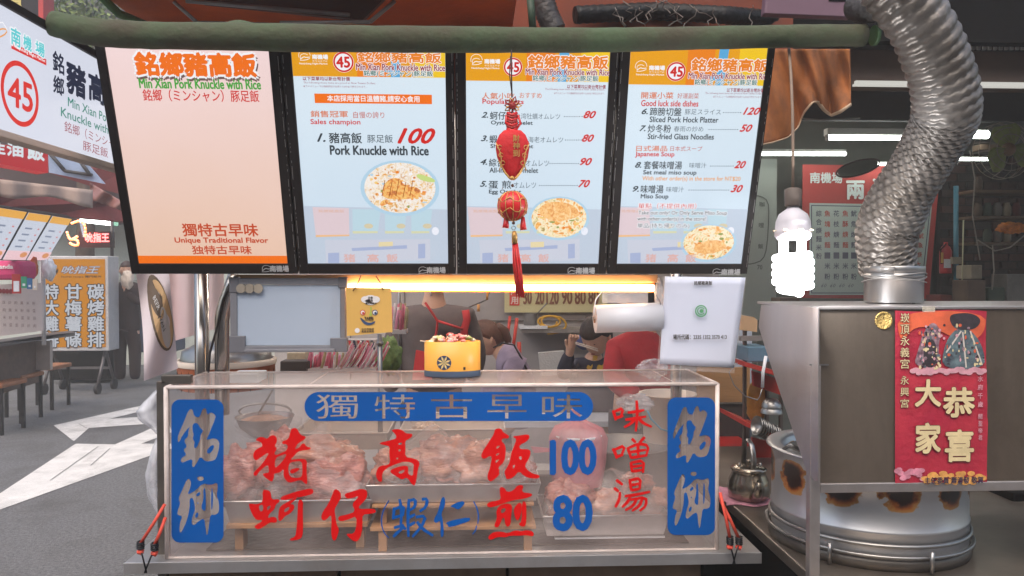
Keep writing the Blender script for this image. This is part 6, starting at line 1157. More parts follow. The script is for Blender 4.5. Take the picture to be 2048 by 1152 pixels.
# boxes of wrapped chopsticks
CHP = [mat('wrapper_' + n_, S(*c_), .4, 0, .25, 40, coat=.3) for n_, c_ in (('pink', (226, 142, 164)), ('pale', (222, 206, 202)), ('olive', (170, 150, 110)), ('rose', (204, 100, 120)))]
def chops(label, x0, y0, x1, y1, Y, n, lean, seed, grp):
    random.seed(seed); t = thing('chopstick_box', label, 'chopstick box', tuple(at((x0 + x1) / 2, y1, Y)))
    link('box_body', MB().pbox(x0, y1 - 8, x1, y1, Y, .1), mat('clear_box', S(200, 190, 186), .3, 0, .1), t)
    for i in range(n):
        f = (i + .5) / n; x = x0 + (x1 - x0) * f + random.uniform(-2, 2); L_ = (y1 - y0) * random.uniform(.75, 1.05); dx = lean * L_ + random.uniform(-5, 5); dY = random.uniform(0, .09)
        o = link('wrapped_chopsticks', MB().tube([at(x, y1 - 2, Y + dY), at(x + dx * .55, y1 - L_ * .5, Y + dY), at(x + dx, y1 - L_, Y + dY - .01)], [2.2 * mpp(Y), 3.2 * mpp(Y), 2.4 * mpp(Y)], 6, flat=.5), random.choice(CHP))
        tag(o, 'paper-wrapped chopsticks standing in the bunch: ' + grp, 'chopsticks', grp)
chops('box of wrapped chopsticks under the whiteboard', 612, 702, 690, 745, 2.6, 22, .15, 1, 'upright pink wrapped chopsticks under the whiteboard')
chops('box of wrapped chopsticks fanned out left of the short post', 668, 684, 752, 745, 2.55, 30, .6, 2, 'leaning pink wrapped chopsticks under the yellow placard')
chops('bunch of wrapped chopsticks hung behind the yellow placard', 784, 608, 812, 668, 3.4, 14, .05, 3, 'pink wrapped chopsticks behind the placard')
t = thing('striped_box', 'red and dark striped paper box under the yellow placard', 'box', tuple(at(722, 690, 2.7))); link('box_body', MB().pbox(692, 680, 752, 700, 2.72, .08), mat('box_pale', S(196, 186, 180), .6, 0, .1), t)
for k in range(6): link('stripe', MB().slab([at(696 + k * 9, 681, 2.715), at(701 + k * 9, 681, 2.715), at(705 + k * 9, 699, 2.715), at(700 + k * 9, 699, 2.715)], (0, .003, 0)), mat(('stripe_red', 'stripe_navy')[k % 2], S(*((200, 60, 56), (66, 70, 84))[k % 2]), .6, 0, 0), t)
o = link('green_bag', MB().blob(at(776, 712, 3.0), (.05, .04, .07), 4, .3, 3), mat('green_veg', S(120, 144, 78), .7, 0, .5, 30, .6)); tag(o, 'bag of green leaves left of the vendor', 'bag')
o = link('toothpick_box', MB().pbox(574, 706, 610, 728, 2.7, .06), mat('cream_box', S(206, 188, 158), .6, 0, .2, 60)); tag(o, 'cream box of toothpicks under the whiteboard', 'box')
o = link('black_stapler', MB().pbox(560, 722, 618, 745, 2.6, .06), mat('dark_tool', S(70, 62, 58), .6, .2, .2), bevel=.004); tag(o, 'dark metal dispenser under the whiteboard', 'dispenser')
# things lying on/behind the case top: white box
o = link('white_box', MB().pbox(458, 748, 516, 766, 2.4, .1), WHITEP, bevel=.002); tag(o, 'white box seen through the left of the case top', 'box')
# white cloth curtain with printed mug at left
PC_ = film('pale_pvc_sheet', S(236, 206, 206), .92, .5, 5, .8, .1, .4)
t = thing('plastic_curtain', 'pale pink plastic curtain behind the left post below the first menu', 'curtain', tuple(at(360, 690, 2.5)))
link('sheet', MB().grid(lambda u, v: at(338 + u * 110, 540 + v * (145 - 32 * u), 2.5 + .012 * math.sin(u * 14)), 30, 8), PC_, t)
t = thing('beer_flag', 'white plastic flag printed with an oval emblem, hanging at the left end', 'flag', tuple(at(320, 750, 2.2)))
def fl(u, v):
    xl_ = 270 + v * 17 + 6 * math.sin(v * 3); xr_ = 338 + v * 18; yt_ = 533 + u * 12; yb_ = 762 - u * 25
    return at(xl_ + (xr_ - xl_) * u, yt_ + (yb_ - yt_) * v, 2.30 + .05 * u + .022 * math.sin(v * 5 + u * 4))
link('flag_cloth', MB().grid(fl, 16, 30), mat('flag_white', S(228, 214, 218), .5, 0, .06, 4), t)
def flb(cx, cy, rx, ry, m, l_, nm, n=28):
    link(nm, MB().add([fl(cx, cy) + Vector((.0006, -.002 - l_, 0))] + [fl(cx + rx * math.cos(k * 2 * math.pi / n), cy + ry * math.sin(k * 2 * math.pi / n) + rx * .35 * math.cos(k * 2 * math.pi / n)) + Vector((.0006, -.002 - l_, 0)) for k in range(n)], [(0, 1 + k, 1 + (k + 1) % n) for k in range(n)]), m, t)
flb(.62, .42, .36, .35, mat('emblem_brown', S(110, 92, 76), .6, 0, .2), .001, 'emblem_oval'); flb(.66, .43, .31, .32, mat('emblem_tan', S(216, 178, 130), .6, 0, .1), .002, 'emblem_oval'); flb(.52, .30, .2, .14, mat('emblem_brown', S(110, 92, 76), .6, 0, .2), .003, 'emblem_mug'); flb(.74, .56, .14, .2, mat('emblem_grey', S(196, 190, 188), .6, 0, .1), .0035, 'emblem_mug')
vs_, fs_, mx, Mx, my, My = glyphs('TAIWAN', 0, 1)
def flt(st_, cu, cv, du, dv, wv, nm='lettering'):
    vs_, fs_, mx, Mx, my, My = glyphs(st_, 0, 1); link(nm, MB().add([fl(cu + (x - mx) / (Mx - mx) * du + (1 - (y - my) / (My - my)) * .0 - (y - my) / (My - my) * .0 + (y - my) / (My - my) * wv, cv + (x - mx) / (Mx - mx) * dv - (y - my) / (My - my) * .03) + Vector((.0006, -.0075, 0)) for x, y in vs_], fs_), K_ if 'T' in st_ else W_, t)
flt('TAIWAN', .46, .34, .22, .26, .07); flt('BEER', .44, .27, .12, .12, .09)
# added kitchen lamps, unseen behind the menu boxes, to brighten the interior
def added_klamp(label, x, y, z):
    t = thing('tube_lamp', label, 'tube light', (x, y, z), 'added kitchen lamps hidden behind the menu boxes'); link('tube_light', MB().tube([(x - .6, y, z), (x + .6, y, z)], .016, 10), KT, t); link('fixture_body', MB().box((x - .62, y - .04, z + .025), (x + .62, y + .04, z + .07)), WHITEP, t)
KT = bpy.data.materials.new('added_kitchen_tube'); KT.use_nodes = True; b = KT.node_tree.nodes['Principled BSDF']; b.inputs['Emission Color'].default_value = (1, .86, .74, 1); b.inputs['Emission Strength'].default_value = 40
added_klamp('added kitchen light tube over the vendor, hidden by the menu boxes', -.3, 3.5, 2.5); added_klamp('added kitchen light tube over the diners, hidden by the menu boxes', .6, 5.0, 2.5)
# ---------------- people ----------------
SKIN = mat('skin', S(206, 160, 134), .5, 0, .08, 8); HAIR = mat('dark_hair', S(46, 32, 26), .5, 0, .3, 40, .5, 200, (1, 1, .2)); HAIRB = mat('brown_hair', S(92, 54, 38), .5, 0, .3, 40, .5, 200, (1, 1, .2))
def skin(name, joints, edges, m, parent, root=0, sub=2):
    """joints: (x, y, z, rx, ry); one continuous Skin surface"""
    inv = ROOTM[parent.name]; me = bpy.data.meshes.new(name); me.from_pydata([inv @ Vector(j[:3]) for j in joints], edges, []); me.materials.append(m)
    o = bpy.data.objects.new(name, me); COL.objects.link(o); o.parent = parent; ROOTM[o.name] = inv
    md = o.modifiers.new('skin', 'SKIN'); md.use_smooth_shade = True
    for i, j in enumerate(joints): sv = me.skin_vertices[0].data[i]; sv.radius = (j[3], j[4] if len(j) > 4 else j[3]); sv.use_root = (i == root)
    s_ = o.modifiers.new('sub', 'SUBSURF'); s_.levels = s_.render_levels = sub
    return o
def head(parent, c, r=.085, look=(0, 1, 0), hair=HAIR, name='head_hair', bald=False, part=None, hs=1.0):
    """face and hair as one head; look = facing direction"""
    f = Vector(look).normalized(); up = Vector((0, 0, 1)); up = (up - f * up.dot(f)).normalized(); rt = f.cross(up); c = Vector(c)
    mb = MB(); n = 20; vs = []
    for i in range(n + 1):
        th = math.pi * i / n
        for k in range(2 * n):
            ph = math.pi * k / n; d = Vector((math.sin(th) * math.cos(ph), math.sin(th) * math.sin(ph), math.cos(th)))   # x=right y=front z=up
            w = 1.0; x, y, z = d
            if y > 0: w -= .08 * y
            if z < 0: w += .16 * -z * max(y, 0) - .10 * (-z) * max(-y, 0)
            px_ = x * r * .88 * (1 - .18 * max(-z, 0)); py_ = y * r * 1.08 * w; pz_ = z * r * 1.28 * (1 + .05 * max(y, 0))
            nose = math.exp(-((x / .16) ** 2 + ((z + .08) / .2) ** 2)) * max(y, 0) * r * .22; eye = -math.exp(-(((abs(x) - .36) / .16) ** 2 + ((z - .12) / .12) ** 2)) * max(y, 0) * r * .09; lip = math.exp(-((x / .26) ** 2 + ((z + .5) / .07) ** 2)) * max(y, 0) * r * .07
            py_ += nose + eye + lip; vs.append(c + rt * px_ + f * py_ + up * pz_)
    fs = [(i * 2 * n + k, i * 2 * n + (k + 1) % (2 * n), (i + 1) * 2 * n + (k + 1) % (2 * n), (i + 1) * 2 * n + k) for i in range(n) for k in range(2 * n)]
    link('head', mb.add(vs, fs, True), SKIN, parent)
    hd_ = parent.children[-1] if False else [c_ for c_ in parent.children if c_.name.startswith('head')][-1]
    for s_ in (-1, 1): link('ear', MB().blob(c + rt * s_ * r * .9 - up * r * .1, (.012, .016, .024), 1, .1), SKIN, hd_)
    for s_ in (-1, 1): link('eye', MB().blob(c + rt * s_ * r * .33 + f * r * .93 + up * r * .14, (.005, .005, .0025), 0, 0, 1, 6), DARK, hd_)
    link('mouth', MB().blob(c + f * r * 1.02 - up * r * .62, (.014, .006, .004), 0, 0, 1, 6), mat('lips', S(160, 90, 80), .5, 0, 0), hd_)
    hb_ = MB(); vs = []; 
    for i in range(n + 1):
        th = math.pi * i / n
        for k in range(2 * n):
            ph = math.pi * k / n; d = Vector((math.sin(th) * math.cos(ph), math.sin(th) * math.sin(ph), math.cos(th))); x, y, z = d
            cover = z > (.35 if y > .3 else -.05 + .5 * y if y > -.2 else -.62)
            k_ = (1.10 if cover else .90) * hs + .03 * noise.noise(d * 6)
            vs.append(c + rt * x * r * .9 * k_ + f * (y * r * 1.06 * k_ - r * .03) + up * (z * r * 1.28 * k_))
    link('hair', hb_.add(vs, fs, True), hair, parent)
def arm_hand(parent, sh, el, wr, ti, m, r=.045, grip=True):
    sh, el, wr, ti = map(Vector, (sh, el, wr, ti))
    skin('sleeve', [(*sh, r), (*sh.lerp(el, .5), r * .92), (*el, r * .85), (*el.lerp(wr, .85), r * .7)], [(0, 1), (1, 2), (2, 3)], m, parent)
    d = (ti - wr).normalized(); s_ = d.cross(Vector((0, 1, 0))).normalized()
    js = [(*el.lerp(wr, .6), .026), (*wr, .022), (*(wr + d * .04), .028, .016)]; es = [(0, 1), (1, 2)]
    for k, o_ in enumerate((-.022, -.008, .007, .021)):
        a = wr + d * .075 + s_ * o_; b_ = a + d * (.022 if grip else .03) + Vector((0, -.016, -.004)); c_ = b_ + d * -.008 + Vector((0, -.016, -.012)) if grip else b_ + d * .022
        i = len(js); js += [(*a, .0095), (*b_, .008), (*c_, .0068)]; es += [(2, i), (i, i + 1), (i + 1, i + 2)]
    i = len(js); a = wr + d * .03 + s_ * .032; js += [(*a, .011), (*(a + d * .03 + s_ * .008 + Vector((0, -.015, 0))), .0085)]; es += [(1, i), (i, i + 1)]
    skin('hand', js, es, SKIN, parent, root=1)
# vendor, seen from behind
VY = 4.2; vx = at(868, 600, VY).x; zs = at(868, 618, VY).z
t = thing('person', 'vendor seen from behind in a grey-brown shirt and red apron straps', 'person', (vx, VY, 0)); VSH = mat('taupe_shirt', S(100, 88, 86), .85, 0, .25, 9, .9, 7)
skin('body', [(vx, VY, .95, .13, .10), (vx, VY, 1.15, .13, .1), (vx, VY, zs - .03, .1, .08), (vx, VY, zs + .06, .055), (vx, VY, zs + .13, .055), (vx - .09, VY, .9, .08), (vx - .1, VY, .5, .06), (vx - .1, VY, .08, .045), (vx + .09, VY, .9, .08), (vx + .1, VY, .5, .06), (vx + .1, VY, .08, .045), (vx - .1, VY - .08, .03, .035), (vx + .1, VY - .08, .03, .035)], [(0, 1), (1, 2), (2, 3), (3, 4), (0, 5), (5, 6), (6, 7), (0, 8), (8, 9), (9, 10), (7, 11), (10, 12)], SKIN, t)
skin('shirt', [(vx, VY, .86, .20, .13), (vx, VY, 1.08, .19, .13), (vx, VY, zs - .12, .205, .13), (vx, VY, zs - .03, .15, .11), (vx - .17, VY, zs - .05, .075), (vx + .17, VY, zs - .05, .075), (vx, VY, zs + .035, .075), (vx - .235, VY - .02, zs - .25, .062), (vx - .225, VY - .06, zs - .45, .05), (vx + .235, VY + .02, zs - .26, .06), (vx + .2, VY + .14, zs - .4, .05)], [(0, 1), (1, 2), (2, 3), (3, 4), (3, 5), (3, 6), (4, 7), (7, 8), (5, 9), (9, 10)], VSH, t)
skin('trousers', [(vx, VY, .86, .17, .12), (vx - .1, VY, .75, .1), (vx - .1, VY, .15, .07), (vx + .1, VY, .75, .1), (vx + .1, VY, .15, .07)], [(0, 1), (1, 2), (0, 3), (3, 4)], mat('dark_trousers', S(50, 48, 52), .8, 0, .1), t)
head(t, (vx + .01, VY - .01, zs + .205), .088, (0, 1, -.1), mat('shaved_hair', S(176, 128, 100), .6, 0, .15, 60), hs=.965)
APR = mat('red_apron', S(196, 44, 46), .7, 0, .12, 10)
def strap(pts, w=.022): link('apron_strap', MB().tube([at(x, y, VY - .150) for x, y in pts], w, 10, flat=.3), APR, t)
strap([(850, 605), (862, 622), (875, 642), (874, 658), (868, 690), (866, 745)]); strap([(876, 642), (900, 650), (926, 658)]); strap([(931, 620), (934, 640), (928, 660), (932, 700)], .02)
link('apron_side', MB().slab([at(832, 700, VY - .16), at(862, 706, VY - .175), at(864, 760, VY - .18), at(824, 760, VY - .16)], (0, .01, 0)), APR, t)
link('mask_strap', MB().tube([at(855, 575, VY - .05), at(860, 582, VY - .09), at(862, 592, VY - .08)], .004, 6), WHITEP, t)
# seated woman with ponytail
WY = 4.9; wh = at(974, 676, WY); LAV = mat('lavender_jacket', S(156, 138, 158), .8, 0, .2, 14, 1, 11)
t = thing('person', 'seated woman with a ponytail bending over in a lavender jacket', 'person', (wh.x + .08, WY, 0))
head(t, wh, .088, (-.8, -.25, -.55), HAIRB)
link('ponytail', MB().tube([at(986, 655, WY), at(996, 655, WY), at(1008, 664, WY), at(1016, 680, WY), at(1018, 694, WY)], [.02, .034, .036, .026, .008], 14), HAIRB, t); link('scrunchie', MB().blob(at(991, 656, WY), (.014, .02, .024), 2, .2), mat('scrunchie', S(176, 150, 130), .7, 0, .1), t)
bx_ = at(1022, 720, WY).x; bz_ = at(1022, 720, WY).z
skin('body', [(bx_ + .04, WY, .5, .12), (bx_ + .02, WY, bz_ - .1, .11), (bx_ - .04, WY, bz_ + .06, .08), (wh.x + .03, WY, wh.z - .07, .045), (bx_ - .25, WY - .1, .52, .08), (bx_ - .3, WY - .1, .1, .05), (bx_ - .25, WY + .1, .52, .08), (bx_ - .3, WY + .1, .1, .05)], [(0, 1), (1, 2), (2, 3), (0, 4), (4, 5), (0, 6), (6, 7)], SKIN, t)
skin('jacket', [(bx_ + .05, WY, .55, .17, .14), (bx_ + .04, WY, bz_ - .12, .165, .13), (bx_ - .0, WY, bz_ + .03, .13, .11), (bx_ - .06, WY, bz_ + .1, .07), (bx_ + .02, WY - .17, bz_ + .0, .07), (bx_ - .05, WY - .2, bz_ - .18, .06), (bx_ - .2, WY - .18, bz_ - .16, .05)], [(0, 1), (1, 2), (2, 3), (2, 4), (4, 5), (5, 6)], LAV, t)
link('bag_strap', MB().tube([at(988, 695, WY - .17), at(1005, 686, WY - .22), at(1028, 690, WY - .22), at(1042, 715, WY - .22), at(1056, 745, WY - .2)], .012, 8, flat=.4), mat('black_strap', S(36, 32, 34), .6, 0, .1), t)
link('trouser_legs', MB().tube([(bx_, WY, .52), (bx_ - .28, WY, .5), (bx_ - .3, WY, .1)], .1, 12), mat('dark_trousers', S(50, 48, 52), .8, 0, .1), t)
# man eating with chopsticks
MY_ = 4.5; mh = at(1192, 672, MY_); NV = mat('navy_sweater', S(44, 42, 58), .85, 0, .2, 10, .9, 9)
t = thing('person', 'man bending over his bowl with chopsticks in a navy jumper', 'person', (mh.x, MY_, 0))
head(t, mh, .092, (-.45, -.6, -.6), HAIR)
mx_ = mh.x - .01; mz_ = mh.z - .24
skin('body', [(mx_, MY_ + .1, .5, .12), (mx_, MY_ + .08, mz_ - .1, .11), (mx_, MY_ + .05, mz_ + .08, .07), (mh.x, MY_ + .03, mh.z - .09, .045), (mx_ - .1, MY_ - .25, .5, .08), (mx_ - .1, MY_ - .3, .1, .05), (mx_ + .1, MY_ - .25, .5, .08), (mx_ + .1, MY_ - .3, .1, .05)], [(0, 1), (1, 2), (2, 3), (0, 4), (4, 5), (0, 6), (6, 7)], SKIN, t)
skin('jumper', [(mx_, MY_ + .1, .5, .19, .14), (mx_ - .01, MY_ + .08, mz_ - .1, .18, .13), (mx_, MY_ + .05, mz_ + .06, .12, .1), (mx_, MY_ + .03, mz_ + .12, .07), (mx_ - .17, MY_ + .02, mz_ + .02, .065), (mx_ + .17, MY_ + .02, mz_ + .02, .065)], [(0, 1), (1, 2), (2, 3), (2, 4), (2, 5)], NV, t)
skin('hood_collar', [(mh.x - .09, MY_ + .06, mh.z - .07, .06), (mh.x - .05, MY_ + .1, mh.z - .02, .055), (mh.x + .03, MY_ + .1, mh.z - .04, .05)], [(0, 1), (1, 2)], mat('blue_collar', S(84, 92, 134), .8, 0, .1), t)
hw_ = at(1142, 700, MY_ - .12); arm_hand(t, (mx_ - .17, MY_, mz_ + .02), tuple(at(1128, 738, MY_ - .05)), tuple(hw_), tuple(at(1147, 672, MY_ - .14)), NV, .055)
link('chopstick', MB().tube([at(1150, 684, MY_ - .15), at(1195, 698, MY_ - .22)], .0035, 6), CREAM, t); link('chopstick', MB().tube([at(1150, 687, MY_ - .15), at(1196, 702, MY_ - .22)], .0035, 6), CREAM, t)
JS = Surf(at(1195, 730, MY_ - .15), (1, 0, 0), (0, 0, 1)); JS.O.y = MY_ - .1
p = Print(JS, t); YG = mat('gold_print', S(190, 150, 40), .6, 0, 0); p.text('慶', 1185, 711, 1195, 721, YG, bold=.03); p.poly(smooth_poly([(1172, 738), (1176, 728), (1181, 734), (1186, 726), (1184, 740)]), YG); p.poly(smooth_poly([(1192, 740), (1196, 728), (1204, 732), (1208, 725), (1208, 740)]), YG); p.done()
# person in red shirt
RYY = 3.9; rx_ = at(1285, 700, RYY).x; rz_ = at(1285, 668, RYY).z; RSH = mat('red_shirt', S(178, 42, 48), .8, 0, .2, 8, 1, 8)
t = thing('person', 'person in a red sweatshirt half hidden by the plastic roll', 'person', (rx_, RYY, 0))
skin('body', [(rx_, RYY, .9, .13), (rx_, RYY, rz_ - .15, .12), (rx_, RYY, rz_, .08), (rx_, RYY, rz_ + .1, .05), (rx_ - .09, RYY, .85, .08), (rx_ - .1, RYY, .1, .05), (rx_ + .09, RYY, .85, .08), (rx_ + .1, RYY, .1, .05)], [(0, 1), (1, 2), (2, 3), (0, 4), (4, 5), (0, 6), (6, 7)], SKIN, t)
skin('sweatshirt', [(rx_ + .02, RYY, .9, .18, .14), (rx_ + .02, RYY, rz_ - .18, .18, .14), (rx_ + .02, RYY, rz_ - .04, .14, .11), (rx_, RYY, rz_ + .05, .07), (rx_ - .14, RYY - .04, rz_ - .07, .065), (rx_ - .17, RYY - .1, rz_ - .22, .06), (rx_ - .06, RYY - .2, rz_ - .3, .05)], [(0, 1), (1, 2), (2, 3), (2, 4), (4, 5), (5, 6)], RSH, t)
link('trouser_legs', MB().tube([(rx_ - .09, RYY, .1), (rx_ - .09, RYY, .85)], .085, 12), mat('dark_trousers', S(50, 48, 52), .8, 0, .1), t); link('trouser_legs', MB().tube([(rx_ + .09, RYY, .1), (rx_ + .09, RYY, .85)], .085, 12), mat('dark_trousers', S(50, 48, 52), .8, 0, .1), t)
head(t, (rx_ + .0, RYY + .02, rz_ + .19), .088, (-.3, 1, -.2), HAIR)
t = thing('dining_table', 'dining table hidden behind the case where the two diners sit', 'table', (.35, 4.4, 0)); link('table_top', MB().box((-.1, 4.15, .72), (.95, 4.42, .75)), WHITEP, t)
for x in (-.06, .9): link('leg', MB().box((x, 4.2, 0), (x + .03, 4.23, .72)), STEELD, t)
# ================= left street =================
STW = mat('stool_seat', S(156, 98, 62), .5, 0, .25, 8, .1); STL = mat('stool_leg', S(34, 30, 30), .5, .3, .1)
def stool(label, px, pytop, pyleg, Y, w):
    x = at(px, 700, Y).x; t = thing('stool', label, 'stool', (x, Y, 0), 'brown-seated square stools'); z = .5; h = w / 2
    link('seat', MB().box((x - h, Y - h, z - .045), (x + h, Y + h, z)), STW, t, bevel=.012)
    for sx in (-1, 1):
        for sy in (-1, 1): link('leg', MB().box((x + sx * (h - .03) - .015, Y + sy * (h - .03) - .015, 0), (x + sx * (h - .03) + .015, Y + sy * (h - .03) + .015, z - .046)), STL, t)
    return t, x
s0, x0_ = stool('brown-seated stool standing furthest right by the yellow sign', 88, 730, 820, 9.2, .42)
for l_, px, Y in (('brown-seated stool in the middle of the three, half behind another', 26, 8.4), ('brown-seated stool cut by the left picture edge', -14, 7.8)): copy_thing(s0, (at(px, 700, Y).x, Y, 0), l_)
# yellow wheeled sign
SY = 10.3; sx0 = at(95, 600, SY).x; sx1 = at(217, 600, SY).x; sz1 = at(150, 512, SY).z; sz0 = at(150, 702, SY).z
t = thing('wheeled_sign', 'tall yellow light box sign on castors listing chicken and fries', 'sign', ((sx0 + sx1) / 2, SY, 0))
link('sign_box', MB().box((sx0 - .1, SY + .002, sz0), (sx1, SY + .3, sz1)), mat('pale_alu', S(190, 186, 186), .5, .1, .1), t, bevel=.01)
link('face_panel', MB().box((sx0 - .06, SY - .004, sz0 + .05), (sx1 - .04, SY + .0, sz1 - .04)), emit('sign_amber', (204, 132, 14), .82, .05, 2), t)
GS = Surf((0, SY - .006, 1), (1, 0, 0), (0, 0, 1)); p = Print(GS, t); GW = emit('sign_grey_white', (196, 200, 208), .8); GK = emit('sign_black', (46, 38, 40), .8)
for c_, a, b_ in (('特大雞排', 90, 117), ('甘梅薯條', 131, 163), ('碳烤雞排', 176, 208)):
    for k, s_ in enumerate(c_): p.text(s_, a, 569 + k * 32, b_, 598 + k * 32, GW, bold=.03, out=GK, outw=.09, lay=5)
p.text('吮指王', 123, 532, 200, 547, GW, bold=.02, shear=.3, out=mat('sign_maroon', S(90, 50, 70), .6, 0, 0), outw=.08, lay=5); p.text('Secret recipe 獨門秘方', 122, 551, 203, 556, GK, res=1, bold=.03); p.poly(smooth_poly([(104, 545), (108, 536), (112, 542), (117, 536), (116, 546), (108, 549)]), GK, 3)
p.done()
FRM = mat('cart_frame', S(104, 98, 98), .5, .5, .2)
for x, y in ((sx1 - .1, SY - .1), (sx1 - .1, SY + .35), (sx0, SY - .1), (sx0, SY + .35)):
    link('leg', MB().tube([(x, SY + .12, sz0), (x, y, .12)], .02, 8), FRM, t); link('wheel', MB().tube([(x - .02, y, .07), (x + .02, y, .07)], .07, 20), mat('castor', S(52, 48, 48), .7, 0, .2), t)
link('cross_bar', MB().box((sx0, SY + .1, .3), (sx1 - .05, SY + .13, .33)), FRM, t)
# standing masked person far left
FY = 10.8; px_ = at(254, 600, FY).x; hz = at(254, 541, FY).z
t = thing('person', 'masked stallholder in dark clothes standing by the yellow sign', 'person', (px_, FY, 0)); DKC = mat('dark_coat', S(56, 40, 38), .85, 0, .2)
skin('body', [(px_, FY, .92, .12), (px_, FY, 1.2, .12), (px_, FY, hz - .2, .08), (px_, FY, hz - .08, .05), (px_ - .09, FY, .88, .08), (px_ - .1, FY, .1, .05), (px_ + .09, FY, .88, .08), (px_ + .1, FY, .1, .05)], [(0, 1), (1, 2), (2, 3), (0, 4), (4, 5), (0, 6), (6, 7)], SKIN, t)
skin('coat', [(px_, FY, .7, .2, .14), (px_, FY, 1.1, .18, .13), (px_, FY, hz - .27, .18, .12), (px_, FY, hz - .13, .07), (px_ - .18, FY, hz - .25, .06), (px_ - .2, FY - .1, hz - .5, .05), (px_ + .19, FY, hz - .25, .065), (px_ + .22, FY - .14, hz - .45, .06), (px_ + .1, FY - .22, hz - .3, .05)], [(0, 1), (1, 2), (2, 3), (2, 4), (4, 5), (2, 6), (6, 7), (7, 8)], DKC, t)
skin('trousers', [(px_, FY, .95, .17, .12), (px_ - .1, FY, .6, .09), (px_ - .1, FY, .1, .07), (px_ + .1, FY, .6, .09), (px_ + .1, FY, .1, .07)], [(0, 1), (1, 2), (0, 3), (3, 4)], DKC, t)
head(t, (px_, FY, hz), .095, (.3, -1, 0), mat('dark_cap', S(60, 44, 40), .7, 0, .1)); link('face_mask', MB().blob((px_ + .03, FY - .08, hz - .05), (.05, .03, .035), 2, .05), WHITEP, t); link('cloth_in_hand', MB().blob((px_ + .12, FY - .25, hz - .12), (.08, .04, .12), 2, .3), CREAM, t)
# other stall: lit menus, board, red sign, awnings
LM = [emit('far_menu', (206, 212, 226), .92), emit('far_menu_head', (232, 170, 70), .95), emit('far_menu_foot', (238, 200, 206), .95), emit('far_menu_ink', (136, 146, 168), .9)]
def farmenu(label, tl, tr, br, bl_, Y0, Y1):
    q = [at(*tl, Y0), at(*tr, Y1), at(*br, Y1), at(*bl_, Y0)]; t = thing('menu_light_box', label, 'menu sign', tuple(q[2]), 'lit menu boxes of the far left stall')
    nn = (q[1] - q[0]).cross(q[3] - q[0]).normalized(); nn = nn if nn.dot(CP - q[0]) > 0 else -nn
    bil = lambda u, v: (q[0] * (1 - u) + q[1] * u) * (1 - v) + (q[3] * (1 - u) + q[2] * u) * v
    link('housing', MB().slab([bil(-.05, -.02) - nn * .003, bil(1.05, -.02) - nn * .003, bil(1.05, 1.02) - nn * .003, bil(-.05, 1.02) - nn * .003], -nn * .06), BLACKF, t)
    R_ = lambda nm, u0, v0, u1, v1, m, l_: link(nm, MB().quad(bil(u0, v0) + nn * l_, bil(u1, v0) + nn * l_, bil(u1, v1) + nn * l_, bil(u0, v1) + nn * l_), m, t)
    R_('display_panel', 0, 0, 1, 1, LM[0], 0); R_('printed_band', 0, 0, 1, .15, LM[1], .004); R_('printed_band', 0, .8, 1, 1, LM[2], .004)
    for k in range(4): R_('printed_line', .18, .30 + k * .13, .5, .335 + k * .13, LM[3], .006); R_('printed_line', .74, .30 + k * .13, .82, .33 + k * .13, emit('far_menu_red', (220, 130, 130), .9), .006)
    link('dish_picture', MB().add([bil(.75, .88) + nn * .008] + [bil(.75 + .16 * math.cos(k * .5236), .88 + .06 * math.sin(k * .5236)) + nn * .008 for k in range(12)], [(0, 1 + k, 1 + (k + 1) % 12) for k in range(12)]), emit('far_dish', (222, 150, 96), .9), t)
farmenu('lit far menu cut by the left edge', (-4, 415), (53, 424), (1, 518), (-50, 519), 6.6, 7.0); farmenu('lit far menu in the middle of the left stall row', (57, 425), (101, 431), (50, 520), (5, 519), 7.1, 7.5); farmenu('lit far menu with a small dish picture, nearest the red neon', (105, 432), (143, 438), (93, 521), (53, 520), 7.6, 8.0)
t = thing('red_light_sign', 'red lit sign with white rice characters at the left edge', 'sign', tuple(at(40, 345, 6.6)))
q = [at(-20, 285, 6.2), at(96, 302, 7.0), at(96, 346, 7.0), at(-20, 324, 6.2)]; link('sign_box', MB().slab(q, (-.15, .1, 0)), emit('red_sign', (186, 26, 34), .85), t)
U = (q[1] - q[0]); RSF = Surf(q[3] + Vector((.004, -.008, 0)), U, (0, 0, 1)); p = Print(RSF, t); RW = emit('red_sign_white', (216, 226, 230), .95)
p.text('生', -14, 284, 9, 306, RW, bold=.06); p.text('油', 13, 289, 45, 314, RW, bold=.06); p.text('飯', 54, 293, 88, 326, RW, bold=.06); p.done()
AW = mat('awning_maroon', S(120, 52, 50), .8, 0, .3, 2); AWG = mat('awning_cloth', S(168, 146, 134), .8, 0, .25, 2, .2)
t = thing('stall_awning', 'sagging maroon and dusty grey awning over the far left stall', 'awning', tuple(at(90, 440, 7.5)))
link('maroon_roof', MB().slab([at(-20, 352, 7.6), at(100, 378, 8.2), at(262, 402, 9.0), at(285, 446, 9.0), at(100, 430, 8.2), at(-20, 415, 7.6)], (0, .5, .0)), AW, t); link('grey_valance', MB().grid(lambda u, v: at(-20 + 205 * u, 356 + u * 24 + v * (30 + 6 * math.sin(u * 8)), 7.5 + u * .7 + .03 * math.sin(u * 20)), 30, 4), AWG, t, solid=.01)
link('plastic_fold', MB().grid(lambda u, v: at(180 + 85 * u, 365 + 50 * u * (1 - .4 * v) + v * 34, 8.6 + .06 * math.sin(u * 14 + v * 3)), 20, 6), mat('brown_plastic', S(136, 92, 84), .4, 0, .3, 5), t, solid=.006)
t = thing('stall_awning', 'red striped awning edge above the grey board behind the side sign', 'awning', tuple(at(200, 360, 9.2))); link('canvas', MB().slab([at(60, 300, 9.2), at(290, 330, 9.6), at(290, 402, 9.6), at(180, 372, 9.4), at(95, 345, 9.2)], (0, .3, 0)), AW, t)
